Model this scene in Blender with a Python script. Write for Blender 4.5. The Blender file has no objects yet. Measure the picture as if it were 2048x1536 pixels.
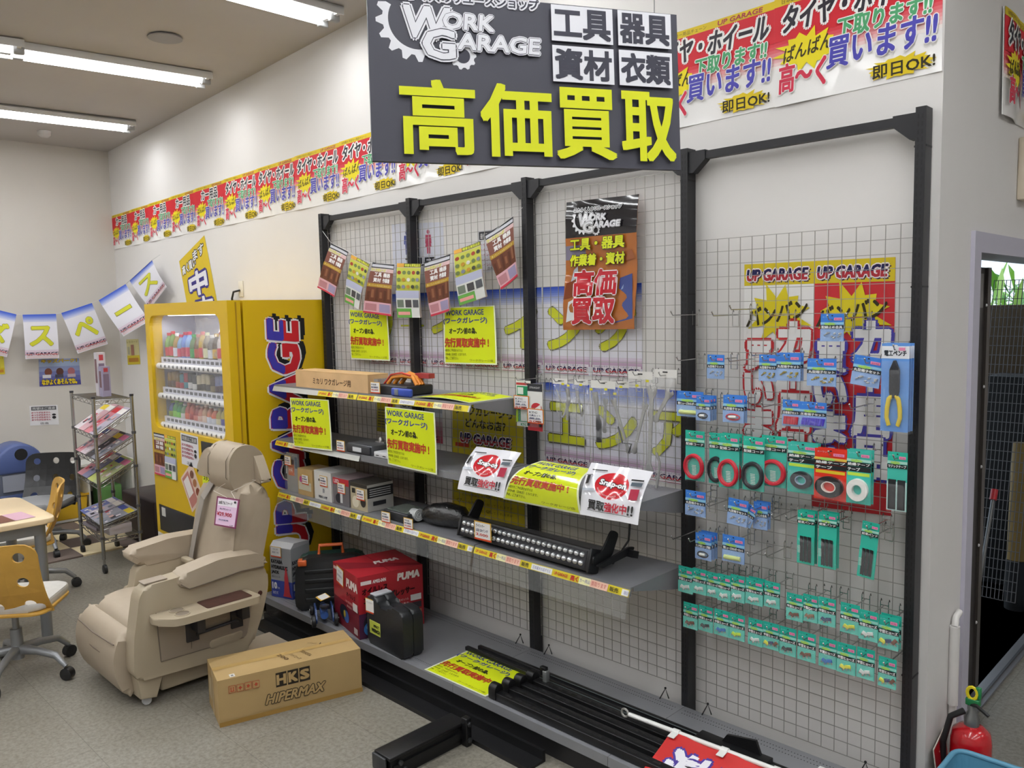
import bpy, bmesh, math, random
from mathutils import Vector, Matrix
random.seed(7)
SC = bpy.context.scene
COL = SC.collection
# ---------------------------------------------------------------- camera, world, light, exposure
FPX = 1624.88
YAW, PITCH, ROLL = math.radians(44.753), math.radians(-5.237), math.radians(-1.193)
CAM = Vector((.9701, -2.8837, 1.8554))
def _axes():
    cy, sy, cp, sp = math.cos(YAW), math.sin(YAW), math.cos(PITCH), math.sin(PITCH)
    f = Vector((-sy*cp, cy*cp, sp)); r = Vector((cy, sy, 0)); u = r.cross(f)
    c, s = math.cos(ROLL), math.sin(ROLL)
    return c*r + s*u, -s*r + c*u, f
RT, UP, FW = _axes()
cd = bpy.data.cameras.new('camera'); cam = bpy.data.objects.new('camera', cd); COL.objects.link(cam)
cd.sensor_width = 36; cd.lens = FPX*36/2048; cd.clip_start = .02
cam.matrix_world = Matrix(((RT.x, UP.x, -FW.x, CAM.x), (RT.y, UP.y, -FW.y, CAM.y), (RT.z, UP.z, -FW.z, CAM.z), (0, 0, 0, 1)))
SC.camera = cam
SC.view_settings.view_transform = 'Standard'; SC.view_settings.look = 'None'
SC.view_settings.gamma = 1; SC.view_settings.use_curve_mapping = False
SC.view_settings.exposure = 0.0
SC.cycles.use_denoising = True
SC.cycles.max_bounces = 6; SC.cycles.diffuse_bounces = 4; SC.cycles.glossy_bounces = 3
SC.cycles.transparent_max_bounces = 16; SC.cycles.transmission_bounces = 4
SC.cycles.caustics_reflective = False; SC.cycles.caustics_refractive = False
SC.cycles.sample_clamp_indirect = 4
w = bpy.data.worlds.new('world'); SC.world = w; w.use_nodes = True
w.node_tree.nodes['Background'].inputs[0].default_value = (.72, .86, 1, 1)
w.node_tree.nodes['Background'].inputs[1].default_value = 1.6
CEIL = lambda x: 3.435 + .04*(x + 7.33) if x < .06 else 3.435 + .04*7.39
LAMP_ROWS = [-6.22, -4.5, -2.78, -1.06, .66, 2.38, 4.1]          # the tubes run along y in rows
LAMP_W = 13
def area_lamp(x, y, z, power):
    ld = bpy.data.lights.new('tube_light', 'AREA'); ld.shape = 'RECTANGLE'; ld.size = .14; ld.size_y = 1.15
    ld.energy = power; ld.color = (.95, .98, 1); ld.spread = math.radians(158)
    o = bpy.data.objects.new('tube_light', ld); COL.objects.link(o); o.location = (x, y, z)
    return o
# ---------------------------------------------------------------- a pixel of the photograph to a point on a plane of the room
def at(px, py, X=None, Y=None, Z=None):
    d = FW + RT*((px-1024)/FPX) - UP*((py-768)/FPX)
    t = (X-CAM.x)/d.x if X is not None else (Y-CAM.y)/d.y if Y is not None else (Z-CAM.z)/d.z
    return CAM + d*t
# ---------------------------------------------------------------- materials
def lin(c):
    if isinstance(c, str):
        c = [int(c[i:i+2], 16)/255 for i in (0, 2, 4)]
    return tuple(((v+.055)/1.055)**2.4 if v > .04045 else v/12.92 for v in c)
_M = {}
def mat(c, rough=.55, metal=0, alpha=1, emit=0, spec=.5, noise=0, scale=20, bump=0, trans=0, coat=0):
    k = (c if isinstance(c, str) else tuple(c), rough, metal, alpha, emit, spec, noise, scale, bump, trans, coat)
    if k in _M: return _M[k]
    m = bpy.data.materials.new('m_' + str(c)); m.use_nodes = True; n = m.node_tree.nodes; l = m.node_tree.links
    b = n['Principled BSDF']; L = lin(c)
    b.inputs['Base Color'].default_value = (*L, 1); b.inputs['Roughness'].default_value = rough
    b.inputs['Metallic'].default_value = metal; b.inputs['Alpha'].default_value = alpha
    b.inputs['Specular IOR Level'].default_value = spec
    if trans: b.inputs['Transmission Weight'].default_value = trans
    if coat: b.inputs['Coat Weight'].default_value = coat
    if emit:
        b.inputs['Emission Color'].default_value = (*L, 1); b.inputs['Emission Strength'].default_value = emit
    if noise or bump:
        tc = n.new('ShaderNodeTexCoord'); t = n.new('ShaderNodeTexNoise'); t.inputs['Scale'].default_value = scale; t.inputs['Detail'].default_value = 4
        l.new(tc.outputs['Object'], t.inputs['Vector'])
        if noise:
            r = n.new('ShaderNodeValToRGB'); r.color_ramp.elements[0].position = .3; r.color_ramp.elements[1].position = .7
            r.color_ramp.elements[0].color = (*[v*(1-noise) for v in L], 1); r.color_ramp.elements[1].color = (*[min(1, v*(1+noise)) for v in L], 1)
            l.new(t.outputs['Fac'], r.inputs['Fac']); l.new(r.outputs['Color'], b.inputs['Base Color'])
        if bump:
            bp = n.new('ShaderNodeBump'); bp.inputs['Strength'].default_value = bump; bp.inputs['Distance'].default_value = .01
            l.new(t.outputs['Fac'], bp.inputs['Height']); l.new(bp.outputs['Normal'], b.inputs['Normal'])
    _M[k] = m; return m
def ink(c): return mat(c, .5, spec=.3)
# ---------------------------------------------------------------- flat text geometry
_T = {}
def text_geo(s):
    if s in _T: return _T[s]
    c = bpy.data.curves.new('t', 'FONT'); c.body = s; c.size = 1; c.resolution_u = 2; c.fill_mode = 'FRONT'
    o = bpy.data.objects.new('t', c); COL.objects.link(o)
    dg = bpy.context.evaluated_depsgraph_get(); me = o.evaluated_get(dg).to_mesh()
    vs = [(v.co.x, v.co.y) for v in me.vertices]; fs = [tuple(p.vertices) for p in me.polygons]
    o.evaluated_get(dg).to_mesh_clear(); bpy.data.objects.remove(o); bpy.data.curves.remove(c)
    if vs:
        x0 = min(v[0] for v in vs); x1 = max(v[0] for v in vs); y0 = min(v[1] for v in vs); y1 = max(v[1] for v in vs)
    else: x0 = x1 = y0 = y1 = 0
    _T[s] = (vs, fs, (x0, y0, x1, y1)); return _T[s]
# ---------------------------------------------------------------- mesh collector
ID = Matrix.Identity(4)
def T(x=0, y=0, z=0): return Matrix.Translation((x, y, z))
def RZ(a): return Matrix.Rotation(a, 4, 'Z')
def RX(a): return Matrix.Rotation(a, 4, 'X')
def RY(a): return Matrix.Rotation(a, 4, 'Y')
def frame(x, y, z, o=(0, 0, 0)):
    x, y, z = Vector(x), Vector(y), Vector(z)
    return Matrix(((x.x, y.x, z.x, o[0]), (x.y, y.y, z.y, o[1]), (x.z, y.z, z.z, o[2]), (0, 0, 0, 1)))
class MB:
    def __init__(s): s.v = []; s.f = []; s.m = []; s.sm = []; s.mats = []
    def mi(s, m):
        if m not in s.mats: s.mats.append(m)
        return s.mats.index(m)
    def add(s, vs, fs, m, M=None, smooth=False):
        b = len(s.v); i = s.mi(m)
        for v in vs: s.v.append(M @ Vector(v) if M else Vector(v))
        for f in fs: s.f.append([b+k for k in f]); s.m.append(i); s.sm.append(smooth)
        return s
    def box(s, lo, hi, m, M=None, bev=0, seg=2):
        x0, y0, z0 = lo; x1, y1, z1 = hi
        vs = [(x0, y0, z0), (x1, y0, z0), (x1, y1, z0), (x0, y1, z0), (x0, y0, z1), (x1, y0, z1), (x1, y1, z1), (x0, y1, z1)]
        fs = [(3, 2, 1, 0), (4, 5, 6, 7), (0, 1, 5, 4), (1, 2, 6, 5), (2, 3, 7, 6), (3, 0, 4, 7)]
        if not bev: return s.add(vs, fs, m, M)
        bm = bmesh.new(); V = [bm.verts.new(v) for v in vs]
        for f in fs: bm.faces.new([V[i] for i in f])
        bmesh.ops.bevel(bm, geom=bm.edges[:], offset=bev, segments=seg, profile=.5, affect='EDGES')
        return s.bm(bm, m, M, True)
    def bm(s, bm, m, M=None, smooth=False):
        bm.verts.index_update(); s.add([v.co.copy() for v in bm.verts], [[v.index for v in f.verts] for f in bm.faces], m, M, smooth); bm.free(); return s
    def prism(s, poly, a, b, m, M=None, bev=0, seg=2, smooth=None):
        # poly in local x, y; extruded along z from a to b
        n = len(poly); ar = sum(poly[i][0]*poly[(i+1) % n][1]-poly[(i+1) % n][0]*poly[i][1] for i in range(n))
        if ar < 0: poly = poly[::-1]
        vs = [(x, y, a) for x, y in poly] + [(x, y, b) for x, y in poly]
        fs = [tuple(range(n-1, -1, -1)), tuple(range(n, 2*n))] + [(i, (i+1) % n, n+(i+1) % n, n+i) for i in range(n)]
        if not bev: return s.add(vs, fs, m, M, bool(smooth))
        bm = bmesh.new(); V = [bm.verts.new(v) for v in vs]
        F = [bm.faces.new([V[i] for i in f]) for f in fs]
        ed = [e for f in F[:2] for e in f.edges]
        bmesh.ops.bevel(bm, geom=ed, offset=bev, segments=seg, profile=.5, affect='EDGES')
        return s.bm(bm, m, M, True if smooth is None else smooth)
    def tube(s, pts, r, m, n=8, M=None, cap=True, closed=False):
        pts = [Vector(p) for p in pts]; rs = r if isinstance(r, (list, tuple)) else [r]*len(pts)
        vs, fs = [], []; N = len(pts); ref = None
        for i, p in enumerate(pts):
            if closed: d = pts[(i+1) % N]-pts[i-1]
            else: d = (pts[min(i+1, N-1)]-pts[max(i-1, 0)])
            d = d.normalized() if d.length else Vector((0, 0, 1))
            if ref is None: ref = Vector((0, 0, 1)) if abs(d.z) < .9 else Vector((1, 0, 0))
            a = d.cross(ref)
            if a.length < 1e-4: a = d.orthogonal()
            a.normalize(); ref = a.cross(d).normalized()
            for k in range(n):
                t = 2*math.pi*k/n+math.pi/n; vs.append(p+rs[i]*(math.cos(t)*a+math.sin(t)*ref))
        for i in range(N if closed else N-1):
            j = (i+1) % N
            for k in range(n): fs.append((i*n+k, i*n+(k+1) % n, j*n+(k+1) % n, j*n+k))
        if cap and not closed: fs += [tuple(range(n-1, -1, -1)), tuple((N-1)*n+k for k in range(n))]
        return s.add(vs, fs, m, M, n > 5)
    def lathe(s, prof, m, n=20, M=None, smooth=True):
        # prof (r, z) bottom to top about local z
        vs, fs = [], []; N = len(prof)
        for r, z in prof:
            for k in range(n): t = 2*math.pi*k/n; vs.append((r*math.cos(t), r*math.sin(t), z))
        for i in range(N-1):
            for k in range(n): fs.append((i*n+k, i*n+(k+1) % n, (i+1)*n+(k+1) % n, (i+1)*n+k))
        fs += [tuple(range(n-1, -1, -1)), tuple((N-1)*n+k for k in range(n))]
        return s.add(vs, fs, m, M, smooth)
    def ball(s, r, m, M=None, n=12):
        return s.lathe([(r[0]*math.sin(math.pi*i/n)+1e-5, -r[1]*math.cos(math.pi*i/n)) for i in range(n+1)], m, 16, M)
    def build(s, name, parent=None, loc=None, label=None, cat=None, group=None, kind=None, sub=0, bevmod=0):
        if loc is None and parent is None and s.v:
            xs = [v.x for v in s.v]; ys = [v.y for v in s.v]; loc = Vector(((min(xs)+max(xs))/2, (min(ys)+max(ys))/2, min(v.z for v in s.v)))
        loc = Vector(loc or (0, 0, 0))
        me = bpy.data.meshes.new(name); me.from_pydata([tuple(v-loc) for v in s.v], [], s.f)
        for m in s.mats: me.materials.append(m)
        me.polygons.foreach_set('material_index', s.m); me.polygons.foreach_set('use_smooth', s.sm); me.update()
        o = bpy.data.objects.new(name, me); COL.objects.link(o); o.location = loc
        if parent: o.parent = parent
        if any(s.sm):
            try: me.set_sharp_from_angle(angle=math.radians(52))
            except Exception: pass
        if sub:
            sm = o.modifiers.new('s', 'SUBSURF'); sm.levels = sm.render_levels = sub
        return tag(o, label, cat, group, kind)
def tag(o, label=None, cat=None, group=None, kind=None):
    for k, v in (('label', label), ('category', cat), ('group', group), ('kind', kind)):
        if v: o[k] = v
    return o
def empty(name, loc=(0, 0, 0), rz=0, label=None, cat=None, group=None):
    o = bpy.data.objects.new(name, None); COL.objects.link(o); o.location = loc; o.rotation_euler = (0, 0, rz); o.empty_display_size = .05
    return tag(o, label, cat, group)
def dup(o, loc=None, rz=None, label=None, scale=None, parent=None):
    c = o.copy(); COL.objects.link(c)
    if parent: c.parent = parent
    if loc is not None: c.location = loc
    if rz is not None: c.rotation_euler = (0, 0, rz)
    if scale: c.scale = scale
    if label: c['label'] = label
    for ch in list(o.children): dup(ch, parent=c)
    return c
# ---------------------------------------------------------------- printed sheets: layers of flat shapes on a (possibly bent) sheet
class Card:
    """u to the right 0..w, v up 0..h; map(u, v, n) gives the point n above the sheet."""
    def __init__(s, mb, w, h, fn): s.mb, s.w, s.h, s.fn, s.k = mb, w, h, fn, 1; s.nx = s.ny = 1; s.gloss = False
    D = .0004
    def base(s, c, t=.001, nx=1, ny=1, rough=.5, m=None):
        m = m or mat(c, rough); w, h = s.w, s.h
        vs, fs = [], []
        for z in (0, -t):
            for j in range(ny+1):
                for i in range(nx+1): vs.append(s.fn(w*i/nx, h*j/ny, z))
        q = (nx+1)*(ny+1)
        for j in range(ny):
            for i in range(nx):
                a = j*(nx+1)+i; b = a+1; c_ = b+nx+1; d = a+nx+1
                fs += [(a, b, c_, d), (q+d, q+c_, q+b, q+a)]
        rim = [i for i in range(nx+1)] + [j*(nx+1)+nx for j in range(1, ny+1)] + [ny*(nx+1)+i for i in range(nx-1, -1, -1)] + [j*(nx+1) for j in range(ny-1, 0, -1)]
        for i in range(len(rim)): a, b = rim[i], rim[(i+1) % len(rim)]; fs.append((a, q+a, q+b, b))
        s.mb.add(vs, fs, m, None, nx > 1 or ny > 1); s.nx, s.ny = nx, ny; return s
    def lay(s, vs, fs, c, up=1):
        m = c if isinstance(c, bpy.types.Material) else mat(c, .12, coat=.8) if s.gloss else ink(c)
        s.mb.add([s.fn(u, v, s.D*s.k) for u, v in vs], fs, m); s.k += up; return s
    def rect(s, x0, y0, x1, y1, c, up=1):
        nx = max(1, round(s.nx*abs(x1-x0)/s.w)) if s.nx > 1 else 1; ny = max(1, round(s.ny*abs(y1-y0)/s.h)) if s.ny > 1 else 1
        vs = [(x0+(x1-x0)*i/nx, y0+(y1-y0)*j/ny) for j in range(ny+1) for i in range(nx+1)]
        fs = [(j*(nx+1)+i, j*(nx+1)+i+1, (j+1)*(nx+1)+i+1, (j+1)*(nx+1)+i) for j in range(ny) for i in range(nx)]
        return s.lay(vs, fs, c, up)
    def poly(s, pts, c, up=1): return s.lay(pts, [tuple(range(len(pts)))], c, up)
    def grad(s, x0, y0, x1, y1, c0, c1, n=8):
        a, b = [[int(c[i:i+2], 16) for i in (0, 2, 4)] for c in (c0, c1)]
        for i in range(n):
            t = i/(n-1); s.rect(x0, y0+(y1-y0)*i/n, x1, y0+(y1-y0)*(i+1)/n, '%02x%02x%02x' % tuple(int(a[j]+(b[j]-a[j])*t) for j in range(3)), 0)
        s.k += 1; return s
    def ring(s, cx, cy, ro, ri, c, n=28, ry=1, up=1):
        vs = [(cx+r*math.cos(2*math.pi*i/n), cy+r*ry*math.sin(2*math.pi*i/n)) for r in (ro, ri) for i in range(n)]
        return s.lay(vs, [(i, (i+1) % n, n+(i+1) % n, n+i) for i in range(n)], c, up)
    def fan(s, cx, cy, pts, c, up=1):
        R = 1 if s.nx == 1 and s.ny == 1 else 5; n = len(pts)
        vs = [(cx, cy)]+[(cx+(x-cx)*k/R, cy+(y-cy)*k/R) for k in range(1, R+1) for x, y in pts]
        fs = [(0, 1+i, 1+(i+1) % n) for i in range(n)]+[(1+k*n+i, 1+k*n+n+i, 1+k*n+n+(i+1) % n, 1+k*n+(i+1) % n) for k in range(R-1) for i in range(n)]
        return s.lay(vs, fs, c, up)
    def disc(s, cx, cy, rx, ry, c, n=28, up=1): return s.fan(cx, cy, [(cx+rx*math.cos(2*math.pi*i/n), cy+ry*math.sin(2*math.pi*i/n)) for i in range(n)], c, up)
    def star(s, cx, cy, rx, ry, c, n=14, inner=.68, rot=0, up=1):
        pts = []
        for i in range(2*n):
            q = (1 if i % 2 == 0 else inner)*(1+.12*math.sin(i*2.3)); t = math.pi*i/n+rot; pts.append((cx+rx*q*math.cos(t), cy+ry*q*math.sin(t)))
        return s.fan(cx, cy, pts, c, up)
    def gear(s, cx, cy, r, ri, teeth, c, arc=None):
        n = teeth*4; vs, fs = [], []
        for i in range(n):
            t = 2*math.pi*i/n; q = r if (i % 4) in (0, 1) else r*.84
            vs += [(cx+q*math.cos(t), cy+q*math.sin(t)), (cx+ri*math.cos(t), cy+ri*math.sin(t))]
        for i in range(n):
            t = math.degrees(2*math.pi*(i+.5)/n)
            if arc and not (arc[0] <= t <= arc[1]): continue
            j = (i+1) % n; fs.append((2*i, 2*j, 2*j+1, 2*i+1))
        return s.lay(vs, fs, c)
    def text(s, t, x, y, h, c, w=None, bold=0, out=None, ow=.06, shear=0, rot=0, align='L', shadow=None, sh=(.05, -.05), per=0, out2=None, ow2=.1):
        """h is the height of the text's ink box; w the width it is fitted to."""
        vs, fs, (x0, y0, x1, y1) = text_geo(t)
        if not vs or x1 <= x0: return s
        eh = max(y1-y0, .001); flat = eh < .25
        k = h/eh if not flat else h/.75
        kx = w/(x1-x0) if w else k
        W = (x1-x0)*kx; ox = {'L': 0, 'C': -W/2, 'R': -W}[align]; cr, sr = math.cos(rot), math.sin(rot)
        P = []
        for vx, vy in vs:
            a = (vx-x0)*kx+ox; b = (vy-y0)*k
            if flat: b += h*.42-(y1-y0)*k/2
            a += shear*b; b += per*a; P.append((x+a*cr-b*sr, y+a*sr+b*cr))
        S = lambda r, dx=0, dy=0, n=8: [(dx+r*math.cos(2*math.pi*i/n), dy+r*math.sin(2*math.pi*i/n)) for i in range(n)]
        def stamp(offs, col):
            st = .6/max(6, len(offs))
            for dx, dy in offs: s.lay([(a+dx, b+dy) for a, b in P], fs, col, st)
            s.k += .5
        if shadow: stamp(S(ow*h, sh[0]*h, sh[1]*h, 5), shadow)
        if out2: stamp(S(ow2*h, n=10), out2)
        if out: stamp(S(ow*h, n=10), out)
        q = bold*h*.8; stamp([(0, 0)]+([(q, q), (-q, q), (q, -q), (-q, -q), (q, 0), (-q, 0), (0, q), (0, -q)] if bold else []), c); return s
def flat(o, x, y):
    """map for a flat sheet with its lower left at o, unit u along x and v along y."""
    o, x, y = Vector(o), Vector(x).normalized(), Vector(y).normalized(); n = x.cross(y).normalized()
    return lambda u, v, q: o+x*u+y*v+n*q
def quad_map(tl, tr, br, bl, w, h, bend=None):
    """a sheet stretched over four points, optionally bulged along its normal."""
    n = ((tr-tl).cross(tl-bl)).normalized()
    def fn(u, v, q):
        a, b = u/w, v/h
        p = bl*(1-a)*(1-b)+br*a*(1-b)+tr*a*b+tl*(1-a)*b
        return p+n*(q+(bend(a, b) if bend else 0))
    return fn
def sheet_px(corners, plane, bend=None):
    """corners TL, TR, BR, BL as photograph pixels on one plane; returns w, h, map."""
    P = [at(px, py, **(plane if isinstance(plane, dict) else plane[i])) for i, (px, py) in enumerate(corners)]
    w = ((P[1]-P[0]).length+(P[2]-P[3]).length)/2; h = ((P[0]-P[3]).length+(P[1]-P[2]).length)/2
    return w, h, quad_map(*P, w, h, bend)
def crop(pts, ox, oy, k): return [(ox+x/k, oy+y/k) for x, y in pts]
# ================================================================ the room
def wall_mat(c):
    m = mat(c, .7, noise=.03, scale=1.5, bump=.05); return m
def floor_mat():
    m = bpy.data.materials.new('m_floor'); m.use_nodes = True; n = m.node_tree.nodes; l = m.node_tree.links; b = n['Principled BSDF']
    tc = n.new('ShaderNodeTexCoord'); br = n.new('ShaderNodeTexBrick'); br.offset = 0; br.inputs['Scale'].default_value = 1
    br.inputs['Brick Width'].default_value = .45; br.inputs['Row Height'].default_value = .45; br.inputs['Mortar Size'].default_value = .0016
    br.inputs['Color1'].default_value = (*lin('8f8b82'), 1); br.inputs['Color2'].default_value = (*lin('928e86'), 1); br.inputs['Mortar'].default_value = (*lin('77746c'), 1)
    no = n.new('ShaderNodeTexNoise'); no.inputs['Scale'].default_value = 55; no.inputs['Detail'].default_value = 3; no.inputs['Roughness'].default_value = .7
    n2 = n.new('ShaderNodeTexNoise'); n2.inputs['Scale'].default_value = 2.2; n2.inputs['Detail'].default_value = 3
    r = n.new('ShaderNodeValToRGB'); r.color_ramp.elements[0].position = .34; r.color_ramp.elements[0].color = (*lin('8c8578'), 1); r.color_ramp.elements[1].position = .62; r.color_ramp.elements[1].color = (1, .99, .95, 1)
    r2 = n.new('ShaderNodeValToRGB'); r2.color_ramp.elements[0].position = .3; r2.color_ramp.elements[0].color = (.8, .78, .74, 1); r2.color_ramp.elements[1].position = .75
    mx = n.new('ShaderNodeMix'); mx.data_type = 'RGBA'; mx.blend_type = 'MULTIPLY'; mx.inputs['Factor'].default_value = .5
    m2 = n.new('ShaderNodeMix'); m2.data_type = 'RGBA'; m2.blend_type = 'MULTIPLY'; m2.inputs['Factor'].default_value = .7
    for t in (br, no, n2): l.new(tc.outputs['Object'], t.inputs['Vector'])
    l.new(no.outputs['Fac'], r.inputs['Fac']); l.new(n2.outputs['Fac'], r2.inputs['Fac'])
    l.new(br.outputs['Color'], mx.inputs['A']); l.new(r.outputs['Color'], mx.inputs['B'])
    l.new(mx.outputs['Result'], m2.inputs['A']); l.new(r2.outputs['Color'], m2.inputs['B']); l.new(m2.outputs['Result'], b.inputs['Base Color'])
    b.inputs['Roughness'].default_value = .38; return m
WALL = wall_mat('dedbd8'); WALL_DIM = wall_mat('c6c1ba')  # left wall's weaker light is put into a darker second colour
XL, YW, XR = -7.33, .07, .06
def S(name, mb): return mb.build(name, loc=(0, 0, 0), kind='structure')
mb = MB(); mb.box((XL-.15, -6.2, -.1), (6, 3.4, 0), floor_mat()); S('floor', mb)
mb = MB(); mb.box((XL-.15, YW, 0), (XR, YW+.15, 3.85), WALL)
S('wall_back', mb)
D0, D1, DH = .5, 2.35, 2.06
mb = MB()
for lo, hi in (((XR-.15, YW+.15, 0), (XR, D0, 3.85)), ((XR-.15, D0, DH), (XR, D1, 3.85)), ((XR-.15, D1, 0), (XR, 3.4, 3.85))): mb.box(lo, hi, WALL)
S('wall_right', mb)
mb = MB(); mb.box((XL-.15, -6.2, 0), (XL, YW, 3.85), WALL_DIM); S('wall_left', mb)
mb = MB(); mb.box((XL-.15, -6.35, 0), (6.15, -6.2, 3.85), WALL); S('wall_front', mb)
mb = MB(); mb.box((6, -6.2, 0), (6.15, 3.4, 3.85), WALL); S('wall_side', mb)
mb = MB(); mb.box((XR, 3.4, 0), (6.15, 3.55, 3.85), WALL); S('wall_rear', mb)
CEIL_DIM = mat('b9b4b0', .8, noise=.02, scale=3)  # ceiling tone lowered to stand in for its bounce-only light
mb = MB(); a, b = CEIL(XL-.15), CEIL(.05)
mb.add([(XL-.15, -6.35, a), (XR, -6.35, b), (XR, YW+.15, b), (XL-.15, YW+.15, a), (XL-.15, -6.35, a+.5), (XR, -6.35, b+.5), (XR, YW+.15, b+.5), (XL-.15, YW+.15, a+.5)],
       [(0, 3, 2, 1), (4, 5, 6, 7), (0, 1, 5, 4), (1, 2, 6, 5), (2, 3, 7, 6), (3, 0, 4, 7)], CEIL_DIM)
mb.box((XR, -6.35, b), (6.15, 3.55, b+.5), CEIL_DIM)
S('ceiling', mb)
BB = mat('4d4a49', .6)
mb = MB(); mb.box((XL, -6.2, 0), (XL+.012, YW, .2), BB); S('baseboard_left', mb)
mb = MB(); mb.box((XL+.012, YW-.012, 0), (-4.9, YW, .2), BB); S('baseboard_back', mb)
# door: pale lilac steel frame, dark sliding leaf, silver sill
FR = mat('b9b6c4', .4)
mb = MB(); e = .08
mb.prism([(D0-e, 0), (D0-e, DH+.045), (D1+e, DH+.045), (D1+e, 0), (D1, 0), (D1, DH-.03), (D0, DH-.03), (D0, 0)], 0, .175, FR, frame((0, 1, 0), (0, 0, 1), (1, 0, 0), (XR-.16, 0, 0)))
S('door_1', mb)
def struct_thing(name, mb, label, cat, **k): return mb.build(name, label=label, cat=cat, **k)
mb = MB(); mb.box((-.1, .5, -.02), (-.03, 2.35, .012), mat('8d8d90', .35, .6)); mb.box((-.06, .5, .012), (-.05, 2.35, .02), mat('5c5c60', .4, .6)); mb.build('trim_1', kind='structure')
dl = empty('sliding_door', (-.13, .9, .02), label='dark steel sliding door leaf with round rivets, pushed nearly open in the doorway', cat='door')
def P(mb, name, par, **k):
    # a part: geometry given in world coordinates, parented to the thing's empty
    o = mb.build(name, parent=par, loc=(0, 0, 0), **k); o.matrix_parent_inverse = (Matrix.Translation(par.location) @ par.rotation_euler.to_matrix().to_4x4()).inverted(); return o
DK = mat('3b3736', .45, .3)
mb = MB(); mb.box((-.15, .55, .02), (-.11, 1.32, 2.0), DK); P(mb, 'leaf', dl)
mb = MB(); mb.box((-.11, 1.27, .02), (-.098, 1.32, 2.0), mat('57514d', .4, .4)); P(mb, 'stile', dl)
for i in range(5):
    mb = MB(); mb.lathe([(.008, 0), (.006, .004), (.001, .006)], mat('d9d9d9', .3, .6), 10, frame((0, 1, 0), (0, 0, 1), (1, 0, 0), (-.098, 1.25, .35+.37*i))); P(mb, 'rivet', dl)
mb = MB(); mb.box((-.11, 1.12, 1.82), (-.09, 1.17, 1.97), mat('8c8a88', .4, .5)); P(mb, 'roller_bracket', dl)
# the yard behind the door
mb = MB(); mb.box((-6, .22, -.12), (XR-.15, 6.5, 0), mat('8b897f', .8, noise=.2, scale=40)); mb.build('ground', kind='structure', loc=(0, 0, 0))
mb = MB(); mb.box((-2.3, .22, 2.25), (XR-.15, 3.0, 2.3), mat('9a958c', .7)); mb.build('added_shade_roof_1', kind='structure', loc=(0, 0, 0))  # unseen roof added to keep the yard by the door in shade
# ---------------------------------------------------------------- ceiling lamps
def make_lamp():
    r = empty('ceiling_lamp', label='bare twin tube ceiling lamp', cat='lamp', group='fluorescent lamps on the ceiling')
    m = MB(); wm = mat('dcdcdc', .4)
    m.box((-.12, -.63, -.012), (.12, .63, 0), wm); 
    for sx in (-1, 1): m.prism([(sx*.12, 0), (sx*.12, -.045), (sx*.112, -.045), (sx*.09, -.012)], -.63, .63, wm, frame((1, 0, 0), (0, 0, 1), (0, -1, 0)))
    for sy in (-1, 1): m.box((-.112, sy*.6-.012, -.045), (.112, sy*.6+.012, -.012), wm)
    m.build('reflector', r, (0, 0, 0))
    em = mat('ffffff', .5, emit=9); em.cycles.emission_sampling = 'NONE'
    for x in (-.06, .06):
        m = MB(); m.tube([(x, -.57, -.05), (x, .57, -.05)], .016, em, 10); m.build('tube', r, (0, 0, 0))
        for sy in (-1, 1):
            m = MB(); m.box((x-.018, sy*.6-.03, -.075), (x+.018, sy*.6+.03, -.03), mat('9b9b9b', .4), bev=.006); m.build('lamp_holder', r, (0, 0, 0))
    return r
rows = [-6.37, -4.94, -3.2, -1.5, .2, 1.9, 3.6]
words = ['first', 'second', 'third', 'fourth', 'fifth', 'sixth', 'seventh', 'eighth', 'ninth', 'tenth', 'eleventh', 'twelfth', 'thirteenth', 'fourteenth', 'fifteenth', 'sixteenth']
lamp0 = make_lamp()
LQ = {(0, 0): ((262, 257), (0, 226)), (1, 0): ((412, 166), (60, 112)), (1, 1): ((44, 104), (-60, 90))}
for i, x0 in enumerate(rows):
    for j in range(4):
        x = x0; y = -.73-1.29*j; z = CEIL(x)
        rz = 0
        if (i, j) in LQ:
            p1, p2 = [at(*q, Z=z-.04) for q in LQ[i, j]]; dv = (p2-p1).normalized(); rz = math.atan2(dv.x, -dv.y); x, y = p1.x+dv.x*.62, p1.y+dv.y*.62; z = CEIL(x)
        lab = 'twin tube ceiling lamp, %s row from the left wall, %s from the back' % (words[i], words[j])
        if i == 0 and j == 0: o = lamp0; o.location = (x, y, z); o['label'] = lab; o.rotation_euler.z = rz
        else: o = dup(lamp0, (x, y, z), rz, lab)
        area_lamp(x, y, z-.03, LAMP_W).rotation_euler.z = rz
for x, y in ((2, 1.5), (4, 1.5)): dup(lamp0, (x, y, CEIL(1)), None, 'twin tube ceiling lamp beyond the doorway wall, %s from the door' % ('nearer' if x == 2 else 'farther')); area_lamp(x, y, CEIL(1)-.03, LAMP_W)
p = at(330, 73, Z=CEIL(-4.1)); mb = MB(); mb.lathe([(.1, 0), (.1, .006), (.085, .012)], mat('8d8a88', .6), 24, T(p.x, p.y, CEIL(p.x)-.012))
mb.build('ceiling_speaker', label='round grey speaker grille set in the ceiling', cat='speaker')
p = at(88, 262, Z=CEIL(-6.8)); mb = MB(); mb.lathe([(.03, -.03), (.05, -.012), (.055, .02)], mat('c5c2c0', .5), 16, T(p.x, p.y, CEIL(p.x)-.02))
mb.build('smoke_detector', label='small round smoke detector on the ceiling near the left wall', cat='smoke detector')
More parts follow.
